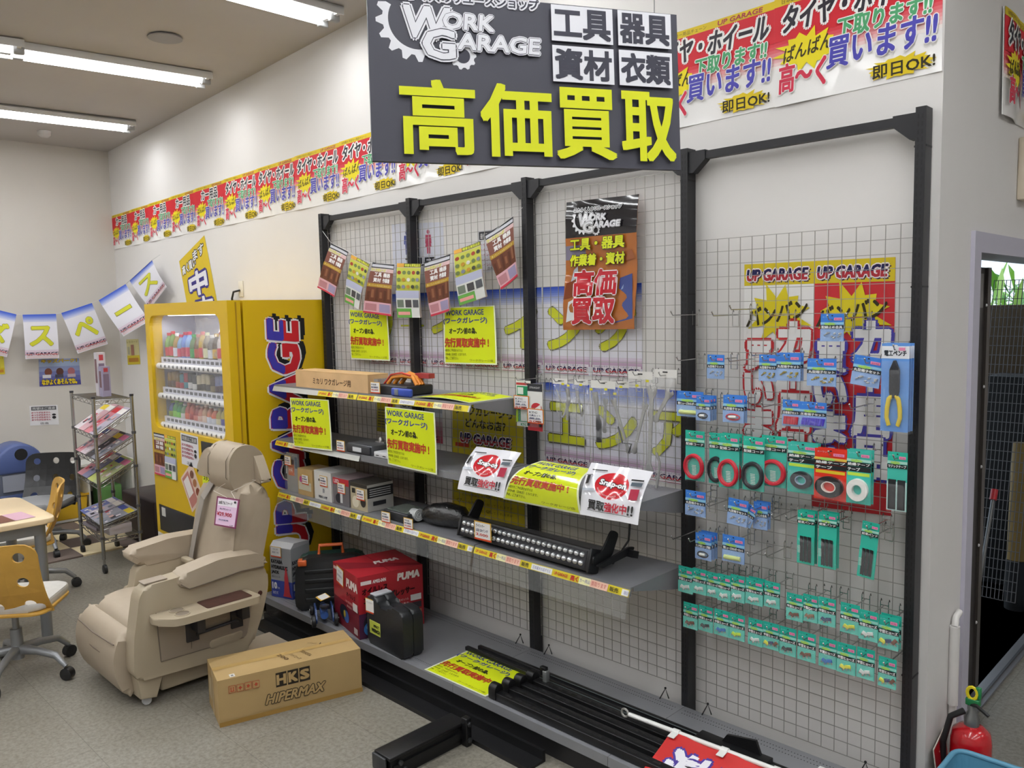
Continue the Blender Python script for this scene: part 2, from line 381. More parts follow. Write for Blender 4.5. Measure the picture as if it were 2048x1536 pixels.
# ================================================================ long row of sale posters
def tyre_poster(title):
    mb = MB(); c = Card(mb, .58, .4, lambda u, v, q: Vector((u-.29, -q-.002-.006*max(0, math.sin(u/.58*math.pi*2+.6))*(1-v/.4*.6), v)))
    c.base('f2f0ee', .001, 28, 4, m=mat('f2f0ee', .25, coat=.4))
    c.grad(0, .14, .58, .24, 'f2e9e4', 'cf3340', 8); c.rect(0, .24, .58, .37, 'c9202e'); c.rect(0, .37, .58, .4, 'd8bd1f')
    c.text('日本最大 中古カー用品チェーン', .03, .376, .017, '4a4316', w=.26); c.text('UP GARAGE', .34, .375, .018, 'a83a4a', w=.19, bold=.05, shear=.2)
    if title[0] == 'タ': c.text(title, .03, .268, .092, '2b2730', w=.52, bold=.035, out='f5f3f0', ow=.14, shear=.15)
    else: c.text(title, .12, .27, .09, '2b2730', w=.32, bold=.03, out='f5f3f0', ow=.13, shear=.1)
    c.star(.125, .185, .125, .075, 'e6d51c'); c.text('ばんばん', .035, .155, .055, '3a3010', w=.18, bold=.02, shear=.15, per=.1)
    c.text('下取ります!!', .235, .195, .066, '4fa06c', w=.31, bold=.04, out='f3f3ee', ow=.09, shear=.1)
    c.text('高～く', .018, .045, .105, 'c8304a', w=.175, bold=.03, out='f6f4f0', ow=.06, shear=.05)
    c.star(.45, .047, .115, .038, 'd9bf1c', 16, .75); c.text('即日OK!', .36, .02, .045, '2a2412', w=.2, bold=.025)
    c.text('買います!!', .2, .095, .105, '4a46a8', w=.36, bold=.03, out='f6f4f2', ow=.06, shear=.08)
    return mb
edges = [224.5, 261.4, 298.4, 342.8, 393, 451, 517.8, 595.3, 685]
xs = [at(p, 400, Y=YW).x for p in edges]; xs[0] = XL+.01
xs += [xs[-1]+(-.525-xs[-1])*i/5 for i in range(1, 6)]+[XR-.003]
zb = lambda x: 2.51+(x+7.33)*.0125; zt = lambda x: 2.83+(x+7.33)*.0225
first = {}
for i in range(len(xs)-1):
    x0, x1 = xs[i], xs[i+1]; xm = (x0+x1)/2; k = 'カー用品' if i < 5 else 'タイヤ・ホイール'
    lab = 'red and yellow sale poster high on the back wall, %s from the left corner' % words[i]
    sc = ((x1-x0)/.58, 1, (zt(xm)-zb(xm))/.4)
    if k not in first:
        o = first[k] = tyre_poster(k).build('sale_poster', loc=(0, 0, 0), label=lab, cat='poster', group='red sale posters along the wall'); o.location = (xm, YW, zb(xm)); o.scale = sc
    else: o = dup(first[k], (xm, YW, zb(xm)), None, lab, sc)
    o.rotation_euler.y = -math.atan(.0175)
# the poster round the corner on the doorway wall
o = dup(first['タイヤ・ホイール'], (XR, 1.0, 2.56), math.pi/2, 'red sale poster curling off the wall above the doorway', (1, 3, 1))
# ================================================================ hanging board
zl, zr = 2.0, 2.0*349/310
def ray(px, py, d): return CAM+(FW+RT*((px-1024)/FPX)-UP*((py-768)/FPX))*d
tl, bl, tr, br = ray(733, -27, zl), ray(745, 322, zl), ray(1353, 29.5, zr), ray(1362, 340, zr)
w, h = (tr-tl).length, ((tl-bl).length+(tr-br).length)/2
hs = empty('hanging_sign', (bl+br)/2, label='black hanging board with big yellow buy-up lettering and white gear logo', cat='sign')
mb = MB(); c = Card(mb, w, h, quad_map(tl, tr, br, bl, w, h)); c.base('3c3c48', .012)
U, V = (lambda u: u*w), (lambda v: v*h)
BG = '3c3c48'; WH = 'ececf2'
def work_logo(c, x, y, k, bg, wh):
    """gear logo; x, y is its lower left, k its width."""
    c.gear(x+.24*k, y+.27*k, .235*k, .165*k, 16, wh, (150, 300)); c.gear(x+.5*k, y+.085*k, .08*k, .042*k, 10, wh)
    c.disc(x+.5*k, y+.085*k, .042*k, .042*k, bg)
    c.text('はたらく人のリユースショップ', x+.05*k, y+.385*k, .06*k, bg, w=.92*k, bold=.03, out=wh, ow=.2)
    for t, a, b, hh, ww in (('W', .15, .175, .17, .26), ('ORK', .385, .235, .09, .3), ('G', .27, .06, .16, .18), ('ARAGE', .47, .118, .09, .49)):
        c.text(t, x+a*k, y+b*k, hh*k, wh, w=ww*k, bold=.05, out2=wh, ow2=.14, out=bg, ow=.08, shear=.0 if t == 'G' else .1)
work_logo(c, U(.02), V(.55), w*.52, BG, WH)
for u0, u1, t, du in ((.562, .768, ('工具', '資材'), 0), (.785, .972, ('器具', '衣類'), 0)):
    for k, vv in ((0, .765), (1, .515)):
        c.rect(U(u0), V(vv), U(u1), V(vv+.222), WH); c.text(t[k], U((u0+u1)/2), V(vv+.022), V(.178), BG, w=U((u1-u0)*.9), bold=.045, align='C')
for t, u0, u1 in (('高', .079, .313), ('価', .322, .556), ('買', .563, .772), ('取', .783, .98)):
    c.text(t, U(u0+.008), V(.05), V(.42), 'dbe01e', w=U(u1-u0-.016), bold=.03)
P(mb, 'board', hs)
for q in (tl.lerp(tr, .08), tl.lerp(tr, .92)):
    mb = MB(); mb.tube([q, (q.x, q.y, CEIL(q.x))], .0015, mat('8a8a8a', .3, .8), 5); P(mb, 'hanging_wire', hs)
# ================================================================ the black display rack
BK = mat('232326', .42, .2); BK2 = mat('0d0d0f', .6); GY = mat('88898d', .42, .25, noise=.04, scale=8); STEEL = mat('b9b7b3', .32, .85); WIRE = mat('a6a39e', .35, .7)
H = 2.488; ux = [-3.6, -2.7, -1.8, -.9, 0]
rk = empty('display_rack', (-1.8, 0, 0), label='tall black slotted steel display rack standing along the back wall', cat='rack')
for x in ux:
    mb = MB(); mb.box((x, 0, 0), (x+.033, .06, H), BK)
    z = .2
    while z < H-.02:
        for sx in (.006, .019): mb.box((x+sx, -.0006, z), (x+sx+.005, 0, z+.015), BK2)
        z += .025
    P(mb, 'upright', rk)
for i in range(4):
    a, b = ux[i]+.033, ux[i+1]; mb = MB(); mb.box((a, .012, H-.05), (b, .042, H-.02), BK)
    for s_, x in ((1, a), (-1, b)):
        mb.prism([(x, H-.015), (x+s_*.075, H-.015), (x+s_*.075, H-.052), (x+s_*.02, H-.1), (x, H-.1)], .008, .046, BK, frame((1, 0, 0), (0, 0, 1), (0, 1, 0)))
    P(mb, 'top_bar', rk)
for i in range(4):
    x0 = ux[i]+.05; top = 2.41 if i < 3 else 2.118; mb = MB(); y = .035; r = .0016
    n = int((top-.165)/.05); z0 = top-.05*n
    for k in range(18): x = x0+.05*k; mb.tube([(x, y, z0), (x, y, top)], r, WIRE, 4)
    for k in range(n+1): z = top-.05*k; mb.tube([(x0, y-.003, z), (x0+.85, y-.003, z)], r, WIRE, 4)
    P(mb, 'wire_mesh_panel', rk)
for i in range(4):
    a, b = ux[i]+.018, ux[i+1]+.016; mb = MB()
    prof = [(.0, .14), (-.49, .14), (-.492, .136), (-.5, .136), (-.502, .14), (-.536, .14), (-.536, .1), (-.53, .1), (-.53, .133), (0, .133)]
    mb.prism(prof, a, b, GY, frame((0, 1, 0), (0, 0, 1), (1, 0, 0)))
    for y in (-.035, -.06, -.475):
        k = a+.02
        while k < b-.02: mb.box((k, y, .1395), (k+.004, y+.004, .1404), BK2); k += .0125
    P(mb, 'deck_panel', rk)
mb = MB(); mb.box((-3.58, -.5, 0), (.03, -.485, .1), BK); mb.box((-3.585, -.5, 0), (-3.58, .0, .132), BK); mb.box((.03, -.5, 0), (.035, 0, .132), BK); P(mb, 'kick_panel', rk)
for px, py in ((1047, 1284), (1103, 1306), (1332, 1396), (1417, 1428), (1748, 1530)):
    p = at(px, py, Z=.14); mb = MB(); p.y = .005
    mb.tube([(p.x-.016, p.y-.02, .14), (p.x, p.y, .185), (p.x+.014, p.y+.006, .142)], .0028, BK2, 5); mb.ball((.005, .005), BK2, T(p.x, p.y, .187)); P(mb, 'wire_clip', rk)
for x in ux[1:]:
    for z in (2.36, 1.9, .55):
        mb = MB(); mb.box((x-.004, .004, z), (x+.0345, .058, z+.006), BK2); P(mb, 'tie_band', rk)
# ---------------------------------------------------------------- shelves hooked on the rack
def rail(c, L, x0=0):
    """printed yellow price strip on a card of height c.h starting at x0."""
    h = c.h; x = x0; k = 0
    c.rect(x0, 0, L, h, 'd7c52c')
    while x < L-.03:
        q = k % 6; d = min((.1, .05, .06, .09, .07, .12)[q], L-x)
        if q == 0: c.text('UP GARAGE', x+.012, h*.3, h*.42, 'b8472e', w=d*.75, bold=.05)
        elif q == 1: c.text('高く', x+.004, h*.15, h*.7, 'b02a22', w=d*.8, bold=.05)
        elif q == 2: c.rect(x, 0, x+d, h, 'e3dfa8'); c.text('カー用品', x+.004, h*.25, h*.5, '5a5aa6', w=d*.9)
        elif q == 3: c.rect(x, 0, x+d, h, 'e2b8a2'); c.text('買取ります', x+.006, h*.2, h*.6, 'b8414a', w=d*.85)
        elif q == 4: c.text('販売', x+.01, h*.2, h*.6, '4c4422', w=d*.6, bold=.03)
        else: c.rect(x, h*.1, x+d, h*.9, 'e6e6e2'); c.text('日本最大の品ぞろえ', x+.01, h*.25, h*.5, '5b5ba0', w=d*.85)
        x += d; k += 1
def shelf(i, z, label, front, flap=False, r0=0):
    a, b = ux[i]+.02, ux[i+1]+.012; Y0 = -.375
    r = empty('display_shelf', ((a+b)/2, 0, z), label=label, cat='shelf', group='grey shelves hooked on the rack')
    mb = MB(); mb.prism([(-.005, z), (Y0, z), (Y0, z-.035), (Y0+.004, z-.035), (Y0+.004, z-.004), (-.005, z-.004)], a, b, GY, frame((0, 1, 0), (0, 0, 1), (1, 0, 0))); P(mb, 'shelf_tray', r)
    for x in (a+.001, b-.004):
        mb = MB(); mb.prism([(.02, z-.004), (Y0+.02, z-.004), (Y0+.02, z-.02), (-.08, z-.085), (.0, z-.1), (.02, z-.1)], x, x+.003, GY, frame((0, 1, 0), (0, 0, 1), (1, 0, 0))); P(mb, 'bracket', r)
    if front:
        mb = MB(); h = .03; n = Vector((0, -.92, .39)); c = Card(mb, b-a, h, flat((a, Y0-.014, z-.036), (1, 0, 0), (0, .39, .92)))
        c.base('bdbdb8', .003); rail(c, front*(b-a), r0*(b-a)); P(mb, 'price_rail', r)
    if flap:
        mb = MB(); m = mat('e8ecec', .1, alpha=.07, spec=.8); q = MB()
        mb.prism([(Y0-.015, z-.034), (Y0-.03, z-.12), (Y0-.031, z-.12), (Y0-.016, z-.034)], a+.004, b-.004, m, frame((0, 1, 0), (0, 0, 1), (1, 0, 0))); P(mb, 'clear_flap', r)
    return r
ZS = {1: 1.425, 2: 1.088, 3: .762}
nm = ['leftmost bay', 'second bay', 'third bay']
for row, ns in ((1, 2), (2, 3), (3, 3)):
    for i in range(ns):
        f, r0 = {(1, 0): (1, .57), (1, 1): (.99, 0), (2, 0): (.36, .0), (2, 1): (0, 0), (2, 2): (0, 0)}.get((row, i), (1, 0))
        shelf(i, ZS[row], 'grey steel shelf in the %s, %s of the rack' % (nm[i], {1: 'top tier', 2: 'middle tier', 3: 'lower tier'}[row]), f, row == 3, r0)
# ================================================================ sheets pinned behind and on the rack
UPG = [('1f2a66', .0)]
def letter_sheet(corners, ch, label, group='big letter sheets on the wall behind the rack', Y=YW-.002, plane=None):
    mb = MB(); w, h, fn = sheet_px(corners, plane or dict(Y=Y)); c = Card(mb, w, h, fn); c.base('e6e5ee', .001)
    c.grad(0, h*.78, w, h, 'e6e5ee', '3350b8', 9); c.grad(0, h*.1, w, h*.24, 'b78fae', 'e6e5ee', 5)
    c.rect(w*.02, h*.015, w*.98, h*.125, 'e9e2e8'); c.text('日本最大中古カー&バイク用品チェーン', w*.06, h*.1, h*.022, '6a5a8a', w=w*.86)
    up_logo(c, w*.05, h*.045, w*.88, h*.05); c.rect(w*.02, h*.012, w*.98, h*.018, '9a3a4a')
    if ch:
        big = .1 if ch in 'ーィッ' else .5
        c.text(ch, w*.5, h*(.3 if big == .5 else .52), h*(.45 if big == .5 else .09), 'd2d636', w=w*.74, align='C', bold=.055, out='5a5638', ow=.075)
    return mb.build('letter_sheet', label=label, cat='sign', group=group)
def up_logo(c, x, y, w, h, a='1c1c4e', b='b0303a', out=True):
    c.text('UP GARAGE', x, y, h, b, w=w, bold=.07, out='f2eef0' if out else None, ow=.17, shear=.12, shadow='3a2a44' if out else None, sh=(.12, -.1))
    vs, fs, (x0, y0, x1, y1) = text_geo('UP GARAGE')
    mid = y0+(y1-y0)*.52; bm = bmesh.new(); V = [bm.verts.new((p[0], p[1], 0)) for p in vs]
    for f in fs:
        try: bm.faces.new([V[i] for i in f])
        except ValueError: pass
    bmesh.ops.bisect_plane(bm, geom=bm.verts[:]+bm.edges[:]+bm.faces[:], plane_co=(0, mid, 0), plane_no=(0, 1, 0), clear_inner=True)
    bm.verts.index_update(); k = h/(y1-y0); kx = w/(x1-x0)
    P_ = [((v.co.x-x0)*kx+.12*(v.co.y-y0)*k+x, (v.co.y-y0)*k+y) for v in bm.verts]; F = [[v.index for v in f.verts] for f in bm.faces]; bm.free()
    for t in range(6): c.lay([(p[0]+.07*h*math.cos(t*1.05), p[1]+.05*h*math.sin(t*1.05)) for p in P_], F, a, .1)
    c.k += .6
xe = [at(p, 740, Y=YW).x for p in (741, 798, 860, 929, 1003, 1087, 1181, 1286)]
zt2, zb2 = at(1000, 578, Y=YW).z, at(1000, 742, Y=YW).z
def pxw(x, z, y=YW):
    d = Vector((x, y, z))-CAM; q = d.dot(FW); return (1024+FPX*d.dot(RT)/q, 768-FPX*d.dot(UP)/q)
for i, ch in enumerate('ワーイニイング'):
    a, b = xe[i]+.004, xe[i+1]-.004
    letter_sheet([pxw(a, zt2), pxw(b, zt2), pxw(b, zb2), pxw(a, zb2)], ch, 'large letter sheet with blue top behind the rack mesh, %s in the upper row' % words[i])
xe = [at(p, 930, Y=YW).x for p in (1089, 1182, 1288, 1400)]
zt3, zb3 = at(1120, 766, Y=YW).z, at(1120, 932, Y=YW).z
for i, ch in enumerate('エンア'):
    a, b = xe[i]+.004, xe[i+1]-.004
    letter_sheet([pxw(a, zt3), pxw(b, zt3), pxw(b, zb3), pxw(a, zb3)], ch, 'large letter sheet with blue top behind the bagged wrenches, %s in the lower row' % words[i])
def wallsheet(name, corners, base, draw, label, cat='poster', Y=YW-.002, group=None, bend=None, nx=1, ny=1, t=.001, m=None, plane=None):
    mb = MB(); w, h, fn = sheet_px(corners, plane or dict(Y=Y), bend); c = Card(mb, w, h, fn); c.base(base, t, nx, ny, m=m); c.gloss = bool(m) and m.node_tree.nodes['Principled BSDF'].inputs['Coat Weight'].default_value > .9; draw(c, w, h)
    return mb.build(name, label=label, cat=cat, group=group)
def d_toilet(c, w, h):
    def man(x, y, k, col, skirt):
        c.disc(x, y+k*.9, k*.09, k*.09, col); b = [(-.17, .78), (.17, .78), (.2, .42), (.13, .42), (.12, .7), (.1, 0), (.02, 0), (0, .4), (-.02, 0), (-.1, 0), (-.12, .7), (-.13, .42), (-.2, .42)]
        c.poly([(x+k*a, y+k*q) for a, q in b], col)
        if skirt: c.poly([(x-k*.1, y+k*.6), (x+k*.1, y+k*.6), (x+k*.2, y+k*.28), (x-k*.2, y+k*.28)], col)
    man(w*.3, h*.36, h*.5, '2f3f8e', 0); man(w*.72, h*.36, h*.5, 'b04a62', 1)
    c.text('TOILET', w*.27, h*.12, h*.16, '1e1e24', w=w*.55, bold=.06)
wallsheet('toilet_sign', [(783, 448), (886, 444), (889, 540), (787, 546)], 'd5d7e2', d_toilet, 'white toilet sign with blue man and pink woman behind the mesh', 'sign')
def d_notice(c, w, h):
    c.rect(w*.03, h*.78, w*.97, h*.97, '333338'); c.text('最低買取価格保証', w*.08, h*.8, h*.13, 'e8e8e8', w=w*.84)
    for i in range(5): c.text('トイレはきれいに', w*.08, h*(.62-.12*i), h*.085, 'b5566a', w=w*.84)
    c.text('店長より', w*.3, h*.04, h*.08, '3a3a42', w=w*.4)
wallsheet('notice_sheet', [(956, 462), (1010, 456), (1014, 540), (960, 546)], 'dadbe2', d_notice, 'white notice with dark heading behind the last hanging leaflet', 'notice')
def d_shop(c, w, h):
    c.text('ワークガレージって', w*.04, h*.86, h*.075, '3a3518', w=w*.92, bold=.04); c.text('どんなお店？', w*.2, h*.76, h*.07, '2c2a1a', w=w*.56, bold=.04)
    up_logo(c, w*.12, h*.64, w*.7, h*.07); c.rect(w*.05, h*.6, w*.25, h*.63, 'b03a2a'); c.text('の新しいお店です', w*.28, h*.6, h*.03, '4a4426', w=w*.5)
    for i in range(8):
        c.text('Q%d' % (i+1), w*(.08 if i % 2 == 0 else .5), h*(.5-.058*i), h*.03, '5d5515', w=w*.07)
        c.text('どんな商品を買い取ってくれますか', w*.16, h*(.5-.058*i), h*.022, '6f6618', w=w*.7)
wallsheet('shop_poster', [(905, 790), (1047, 806), (1050, 1062), (905, 1038)], 'c6b61e', d_shop, 'tall yellow explanatory poster behind the shelves in the second bay')
def d_grey(c, w, h):
    c.grad(0, h*.05, w, h*.75, 'b04a5c', 'c9cdd4', 7); c.rect(0, h*.75, w, h, 'a4aab2'); c.text('50', w*.45, h*.84, h*.1, '2a2a2e', w=w*.4, bold=.05); c.text('0%', w*.05, h*.84, h*.1, '2a2a2e', w=w*.3, bold=.05); c.text('2', w*.7, h*.12, h*.1, '2a2a2e', w=w*.2, bold=.05)
wallsheet('sale_leaflet', [(800, 800), (884, 805), (886, 892), (803, 880)], 'd5d7da', d_grey, 'grey and pink percent leaflet on the wall behind a yellow card', 'leaflet')
def d_small(c, w, h):
    c.rect(0, h*.78, w, h, 'c8b81e'); c.disc(w*.75, h*.88, w*.14, w*.14, 'b03a30')
    for i in range(7): c.rect(w*.08, h*(.68-.09*i), w*.9, h*(.72-.09*i), '6d6a3a')
wallsheet('yellow_leaflet', [(754, 800), (790, 803), (788, 868), (754, 862)], 'b3aa3c', d_small, 'small yellow leaflet on the wall behind the upper shelf', 'leaflet')
def d_banner(red):
    bg, wh, ol = ('c4222c', 'eceae8', '4a43a0') if red else ('eceae8', 'eceae8', 'b92a30')
    def d(c, w, h):
        c.rect(0, h*.91, w, h, 'd6bf24'); up_logo(c, w*.04, h*.93, w*.86, h*.045)
        c.star(w*.5, h*.79, w*.46, h*.12, 'd9c722', 11, .62, .2); c.text('バンバン', w*.04, h*.735, h*.075, '37301a', w=w*.86, bold=.03, shear=.1, per=.16)
        for k, (ch, hh) in enumerate((('カ', .145), ('｜', .12), ('用', .145), ('品', .145))):
            y = (.605, .475, .31, .15)[k]
            if ch == '｜': c.rect(w*.68, h*y, w*.78, h*(y+hh), ol); c.rect(w*.695, h*(y+.008), w*.765, h*(y+hh-.008), wh)
            else: c.text(ch, w*.54, h*y, h*hh, wh, w=w*.4, bold=.09, out=ol, ow=.16)
        for k, ch in enumerate('買います'): c.text(ch, w*.05, h*(.56, .42, .275, .13)[k], h*.115, wh, w=w*.38, bold=.045 if ch == '買' else .09, out=ol, ow=.15)
    return d
wallsheet('sale_banner', [(1489, 529), (1629, 522), (1622, 1012), (1486, 995)], 'eceae8', d_banner(0), 'tall white banner with red outlined letters on the wall behind the packs', 'banner')
wallsheet('sale_banner', [(1629, 522), (1791, 514), (1782, 1032), (1622, 1012)], 'c4222c', d_banner(1), 'tall red banner with blue outlined letters on the wall behind the packs', 'banner')
# ---------------------------------------------------------------- yellow hand-lettered cards
def d_yellow(c, w, h):
    c.rect(w*.025, h*.025, w*.975, h*.985, 'd3e01a')
    c.text('WORK GARAGE', w*.04, h*.855, h*.09, '3d4a7c', w=w*.74, bold=.05); c.text('(ワークガレージ)', w*.0, h*.7, h*.11, '444e8a', w=w*.84, bold=.05)
    c.text('オープン前の為、', w*.12, h*.53, h*.105, '24241c', w=w*.52, bold=.04)
    c.text('先行買取実施中 !', w*.03, h*.3, h*.155, 'b33a24', w=w*.83, bold=.05)
    c.text('※取付をご予約頂きますのは', w*.03, h*.215, h*.05, '2c2c14', w=w*.35); c.text('OPEN後（日未定）となります。', w*.03, h*.145, h*.05, '2c2c14', w=w*.43); c.text('予め、ご了承下さい。', w*.03, h*.075, h*.05, '2c2c14', w=w*.27)
    c.text('ワークガレージ店', w*.52, h*.05, h*.04, '4a4a1c', w=w*.42)
YC = mat('eaf0d0', .3, coat=.3)
for cs, Y, lab in (([(580, 795), (658, 800), (663, 902), (588, 893)], -.395, 'yellow opening notice hanging under the top shelf in the leftmost bay'),
                   ([(770, 813), (870, 825), (873, 950), (776, 928)], -.395, 'yellow opening notice hanging under the top shelf in the second bay'),
                   ([(698, 618), (775, 625), (779, 722), (702, 718)], .02, 'yellow opening notice on the mesh under the leaflets, leftmost bay'),
                   ([(888, 615), (990, 611), (993, 730), (889, 727)], .02, 'yellow opening notice on the mesh under the leaflets, second bay')):
    wallsheet('yellow_notice', cs, 'eaf0d0', d_yellow, lab, 'notice', Y, 'yellow opening notices', (lambda a, b: .004*math.sin(a*4+b*3)), 6, 6, m=YC)
P0 = [at(847, 1339, Z=.143), at(955, 1398, Z=.143), at(1080, 1345, Z=.143), at(945, 1301, Z=.143)]
mb = MB(); o_ = P0[0]; o_.y = -.525; ww = .42; c = Card(mb, ww, .295, flat((o_.x, -.528, .1425), (1, .02, 0), (-.02, 1, 0))); c.base('eaf0d0', .001, m=YC); d_yellow(c, ww, .295)
mb.build('yellow_notice', label='yellow opening notice lying flat on the bottom deck', cat='notice', group='yellow opening notices')
mb = MB(); z = ZS[1]+.002; c = Card(mb, .42, .3, lambda u, v, q: Vector((-2.235+u, -.36+v, z+q+.012*math.sin(u/.42*3.1)))); c.base('eaf0d0', .001, 8, 2, m=YC); d_yellow(c, .42, .3)
mb.build('yellow_notice', label='yellow opening notice lying curled on the top shelf', cat='notice', group='yellow opening notices')
# big glossy poster tied on the mesh
def d_poster(c, w, h):
    c.rect(0, h*.72, w, h, '1c1a1e'); c.rect(0, 0, w, h*.72, 'a8622a'); c.rect(0, h*.55, w*.3, h*.66, '7a7488')
    for i, (x, y, a, b, col) in enumerate(((.75, .05, .98, .42, '3c4a86'), (.8, .3, .9, .38, '7f95c0'), (.0, .24, .2, .4, '7a3818'), (.05, .06, .2, .25, 'd8d8d8'), (.1, .38, .2, .5, 'b8bcc4'), (.72, .5, .98, .6, '98542a'))):
        c.poly([(w*x, h*y), (w*b if 0 else w*a, h*(y+.03)), (w*a*.96, h*b), (w*(x+.03), h*(b-.03))], col)
    work_logo(c, w*.1, h*.72, w*.72, '1c1a1e', 'e6e6ea')
    for t, y in (('工具・器具', .62), ('作業着・資材', .5)): c.text(t, w*.09, h*y, h*.085, 'd3dc22', w=w*.76, bold=.05, out='3a2c14', ow=.1, shear=.06)
    for t, y in (('高価', .27), ('買取', .05)): c.text(t, w*.17, h*y, h*.19, 'b81e2c', w=w*.58, bold=.05, out='f0eeee', ow=.08)
GL = mat('a8622a', .08, coat=1)
wallsheet('glossy_poster', [(1134, 405), (1276, 388), (1269, 658), (1127, 660)], 'a8622a', d_poster, 'glossy black and orange tool poster tied on the mesh in the third bay', 'poster', .02, None, (lambda a, b: .006*math.sin(b*9+a)+.003*math.sin(a*5)+.0012*math.sin(b*38+a*5)), 16, 50, m=GL)
# seven leaflets hung on a string
def d_leafA(c, w, h):
    c.rect(0, h*.9, w, h, '2a2a30'); c.rect(w*.02, h*.92, w*.98, h*.97, 'c9cad2'); c.text('ワークガレージ', w*.03, h*.835, h*.055, 'd4d82c', w=w*.6, bold=.05); c.rect(w*.7, h*.83, w, h*.89, 'd8b6b8')
    c.rect(0, h*.6, w, h*.83, '7c4c40'); 
    for t, x, y in (('工具', .2, .735), ('資材', .2, .63), ('機器', .58, .735), ('作業着', .58, .63)): c.text(t, w*x, h*y, h*.08, 'f0eeee', w=w*.3, bold=.05)
    c.rect(0, h*.53, w, h*.6, 'b08a2a'); c.text('買っていいものありませんか', w*.06, h*.545, h*.035, 'e6dc9a', w=w*.86)
    c.rect(0, h*.24, w, h*.53, '6a3c2a')
    for i in range(6): c.rect(w*(.05+.16*i), h*(.27+.05*(i % 2)), w*(.15+.16*i), h*(.44+.04*(i % 3)), '8a5a3e' if i % 2 else '58301f')
    c.rect(0, 0, w, h*.24, 'd9a9b4'); c.rect(w*.05, h*.06, w*.45, h*.2, 'b57f86'); c.rect(w*.55, h*.05, w*.96, h*.21, '9d93b5'); c.rect(0, 0, w, h*.035, 'c8384e')
def d_leafB(c, w, h):
    c.rect(0, h*.93, w, h, '5d5c22'); c.text('得意な買取品目', w*.3, h*.94, h*.05, 'dde24a', w=w*.66, bold=.04); c.rect(0, h*.93, w*.28, h, 'e0a844')
    c.rect(0, h*.5, w, h*.92, 'c3c650')
    rnd = random.Random(3)
    for j in range(3):
        for i in range(5): c.disc(w*(.1+.2*i), h*(.83-.13*j), w*.075, h*.035, rnd.choice(['7d8090', '9c3a2a', '3f4034', 'b98c2c', '6d7d4a', 'dcdcd0']))
    c.rect(0, h*.36, w, h*.5, 'b3b7d0'); c.rect(0, h*.17, w, h*.36, 'd8dad6')
    for i in range(3): c.rect(w*(.04+.33*i), h*.19, w*(.3+.33*i), h*.33, ('6f7a6c', '4c4a4c', '55585e')[i])
    c.rect(0, 0, w*.62, h*.17, '69a84e'); c.rect(w*.05, h*.05, w*.55, h*.11, 'e6a09a'); c.rect(w*.62, 0, w, h*.17, 'dfe1e0')
leaf = crop([(228, 535), (355, 600), (258, 930), (135, 860), (378, 620), (510, 690), (440, 1022), (338, 965), (532, 675), (690, 692), (675, 1070), (470, 1042), (712, 682), (885, 685), (890, 1080), (725, 1080), (908, 675), (1100, 615), (1100, 1030), (968, 1072), (1128, 590), (1320, 520), (1370, 925), (1178, 992), (1350, 475), (1560, 340), (1600, 775), (1480, 875)], 600, 340, 3.658)
lw = ['first', 'second', 'third', 'fourth', 'fifth', 'sixth', 'seventh']
for i in range(7):
    q = leaf[4*i:4*i+4]; Y = -.03
    wallsheet('hanging_leaflet', q, 'd8c8c0', (d_leafA, d_leafB)[i % 2], '%s printed leaflet tilted on the string, %s from the left' % (('brown', 'yellow green')[i % 2], lw[i]), 'leaflet', Y-.004*(i % 2), 'leaflets strung across the rack', (lambda a, b: .01*math.sin(b*3.1)-.006*math.sin(a*3)), 4, 6)
sp = [at(x, y, Y=-.028) for x, y in [(645, 462), (662, 486), (697, 503), (722, 520), (745, 526), (788, 529), (842, 529), (900, 512), (960, 487), (1000, 452), (1026, 432), (1045, 415)]]
mb = MB(); mb.tube([(p.x, p.y, p.z) for p in sp], .0012, mat('e8e8e8', .5), 5); mb.build('leaflet_string', label='thin white string carrying the seven printed leaflets', cat='string')
# red maker's signs and the curled yellow notice on the middle shelf edge
def d_snap(c, w, h):
    c.disc(w*.48, h*.6, w*.28, h*.26, 'c3202c'); c.text('Snap-on', w*.27, h*.57, h*.13, 'f0f0f2', w=w*.44, bold=.06, out='1c1c22', ow=.17, shear=.1, per=-.06)
    for i, ch in enumerate('HIGH PERFORMANCE TOOLS'):
        t = math.radians(205+i*6.2); c.text(ch, w*(.48+.245*math.cos(t)), h*(.6+.225*math.sin(t)), h*.028, 'f0e0e0', align='C', rot=t+math.pi/2) if ch != ' ' else None
    c.text('買取', w*.16, h*.12, h*.16, '17171b', w=w*.26, bold=.04); c.text('強化中', w*.43, h*.12, h*.16, 'b51f36', w=w*.38, bold=.04); c.text('!!', w*.83, h*.12, h*.16, '17171b', w=w*.08, bold=.05); c.rect(w*.15, h*.095, w*.88, h*.103, '2a2a2e')
    for x, y, a, b, col in ((.1, .84, .24, .02, '2b2b2e'), (.06, .55, .05, .18, '2b2b2e'), (.04, .72, .1, .02, '888a8e'), (.03, .42, .2, .05, 'b4bac4'), (.78, .74, .18, .03, '2b2b2e'), (.8, .64, .16, .07, '55606a'), (.82, .38, .13, .2, 'a83048')): c.poly([(w*x, h*y), (w*(x+a), h*(y+.02)), (w*(x+a), h*(y+b+.02)), (w*x, h*(y+b))], col)
GW = mat('e9e9ef', .08, coat=1)
for cs, lab in (([(953, 893), (1042, 905), (1006, 996), (915, 978)], 'glossy white card with red oval logo leaning on the middle shelf, beside the bare shelf'),
                ([(1183, 925), (1306, 943), (1275, 1050), (1160, 1029)], 'glossy white card with red oval logo under the bagged wrenches')):
    wallsheet('logo_card', cs, 'e9e9ef', d_snap, lab, 'sign', None, 'red oval logo cards', (lambda a, b: .022*math.sin(b*3.14)+.003*math.sin(a*11)), 20, 10, m=GW, plane=[dict(Y=-.32), dict(Y=-.32), dict(Y=-.425), dict(Y=-.425)])
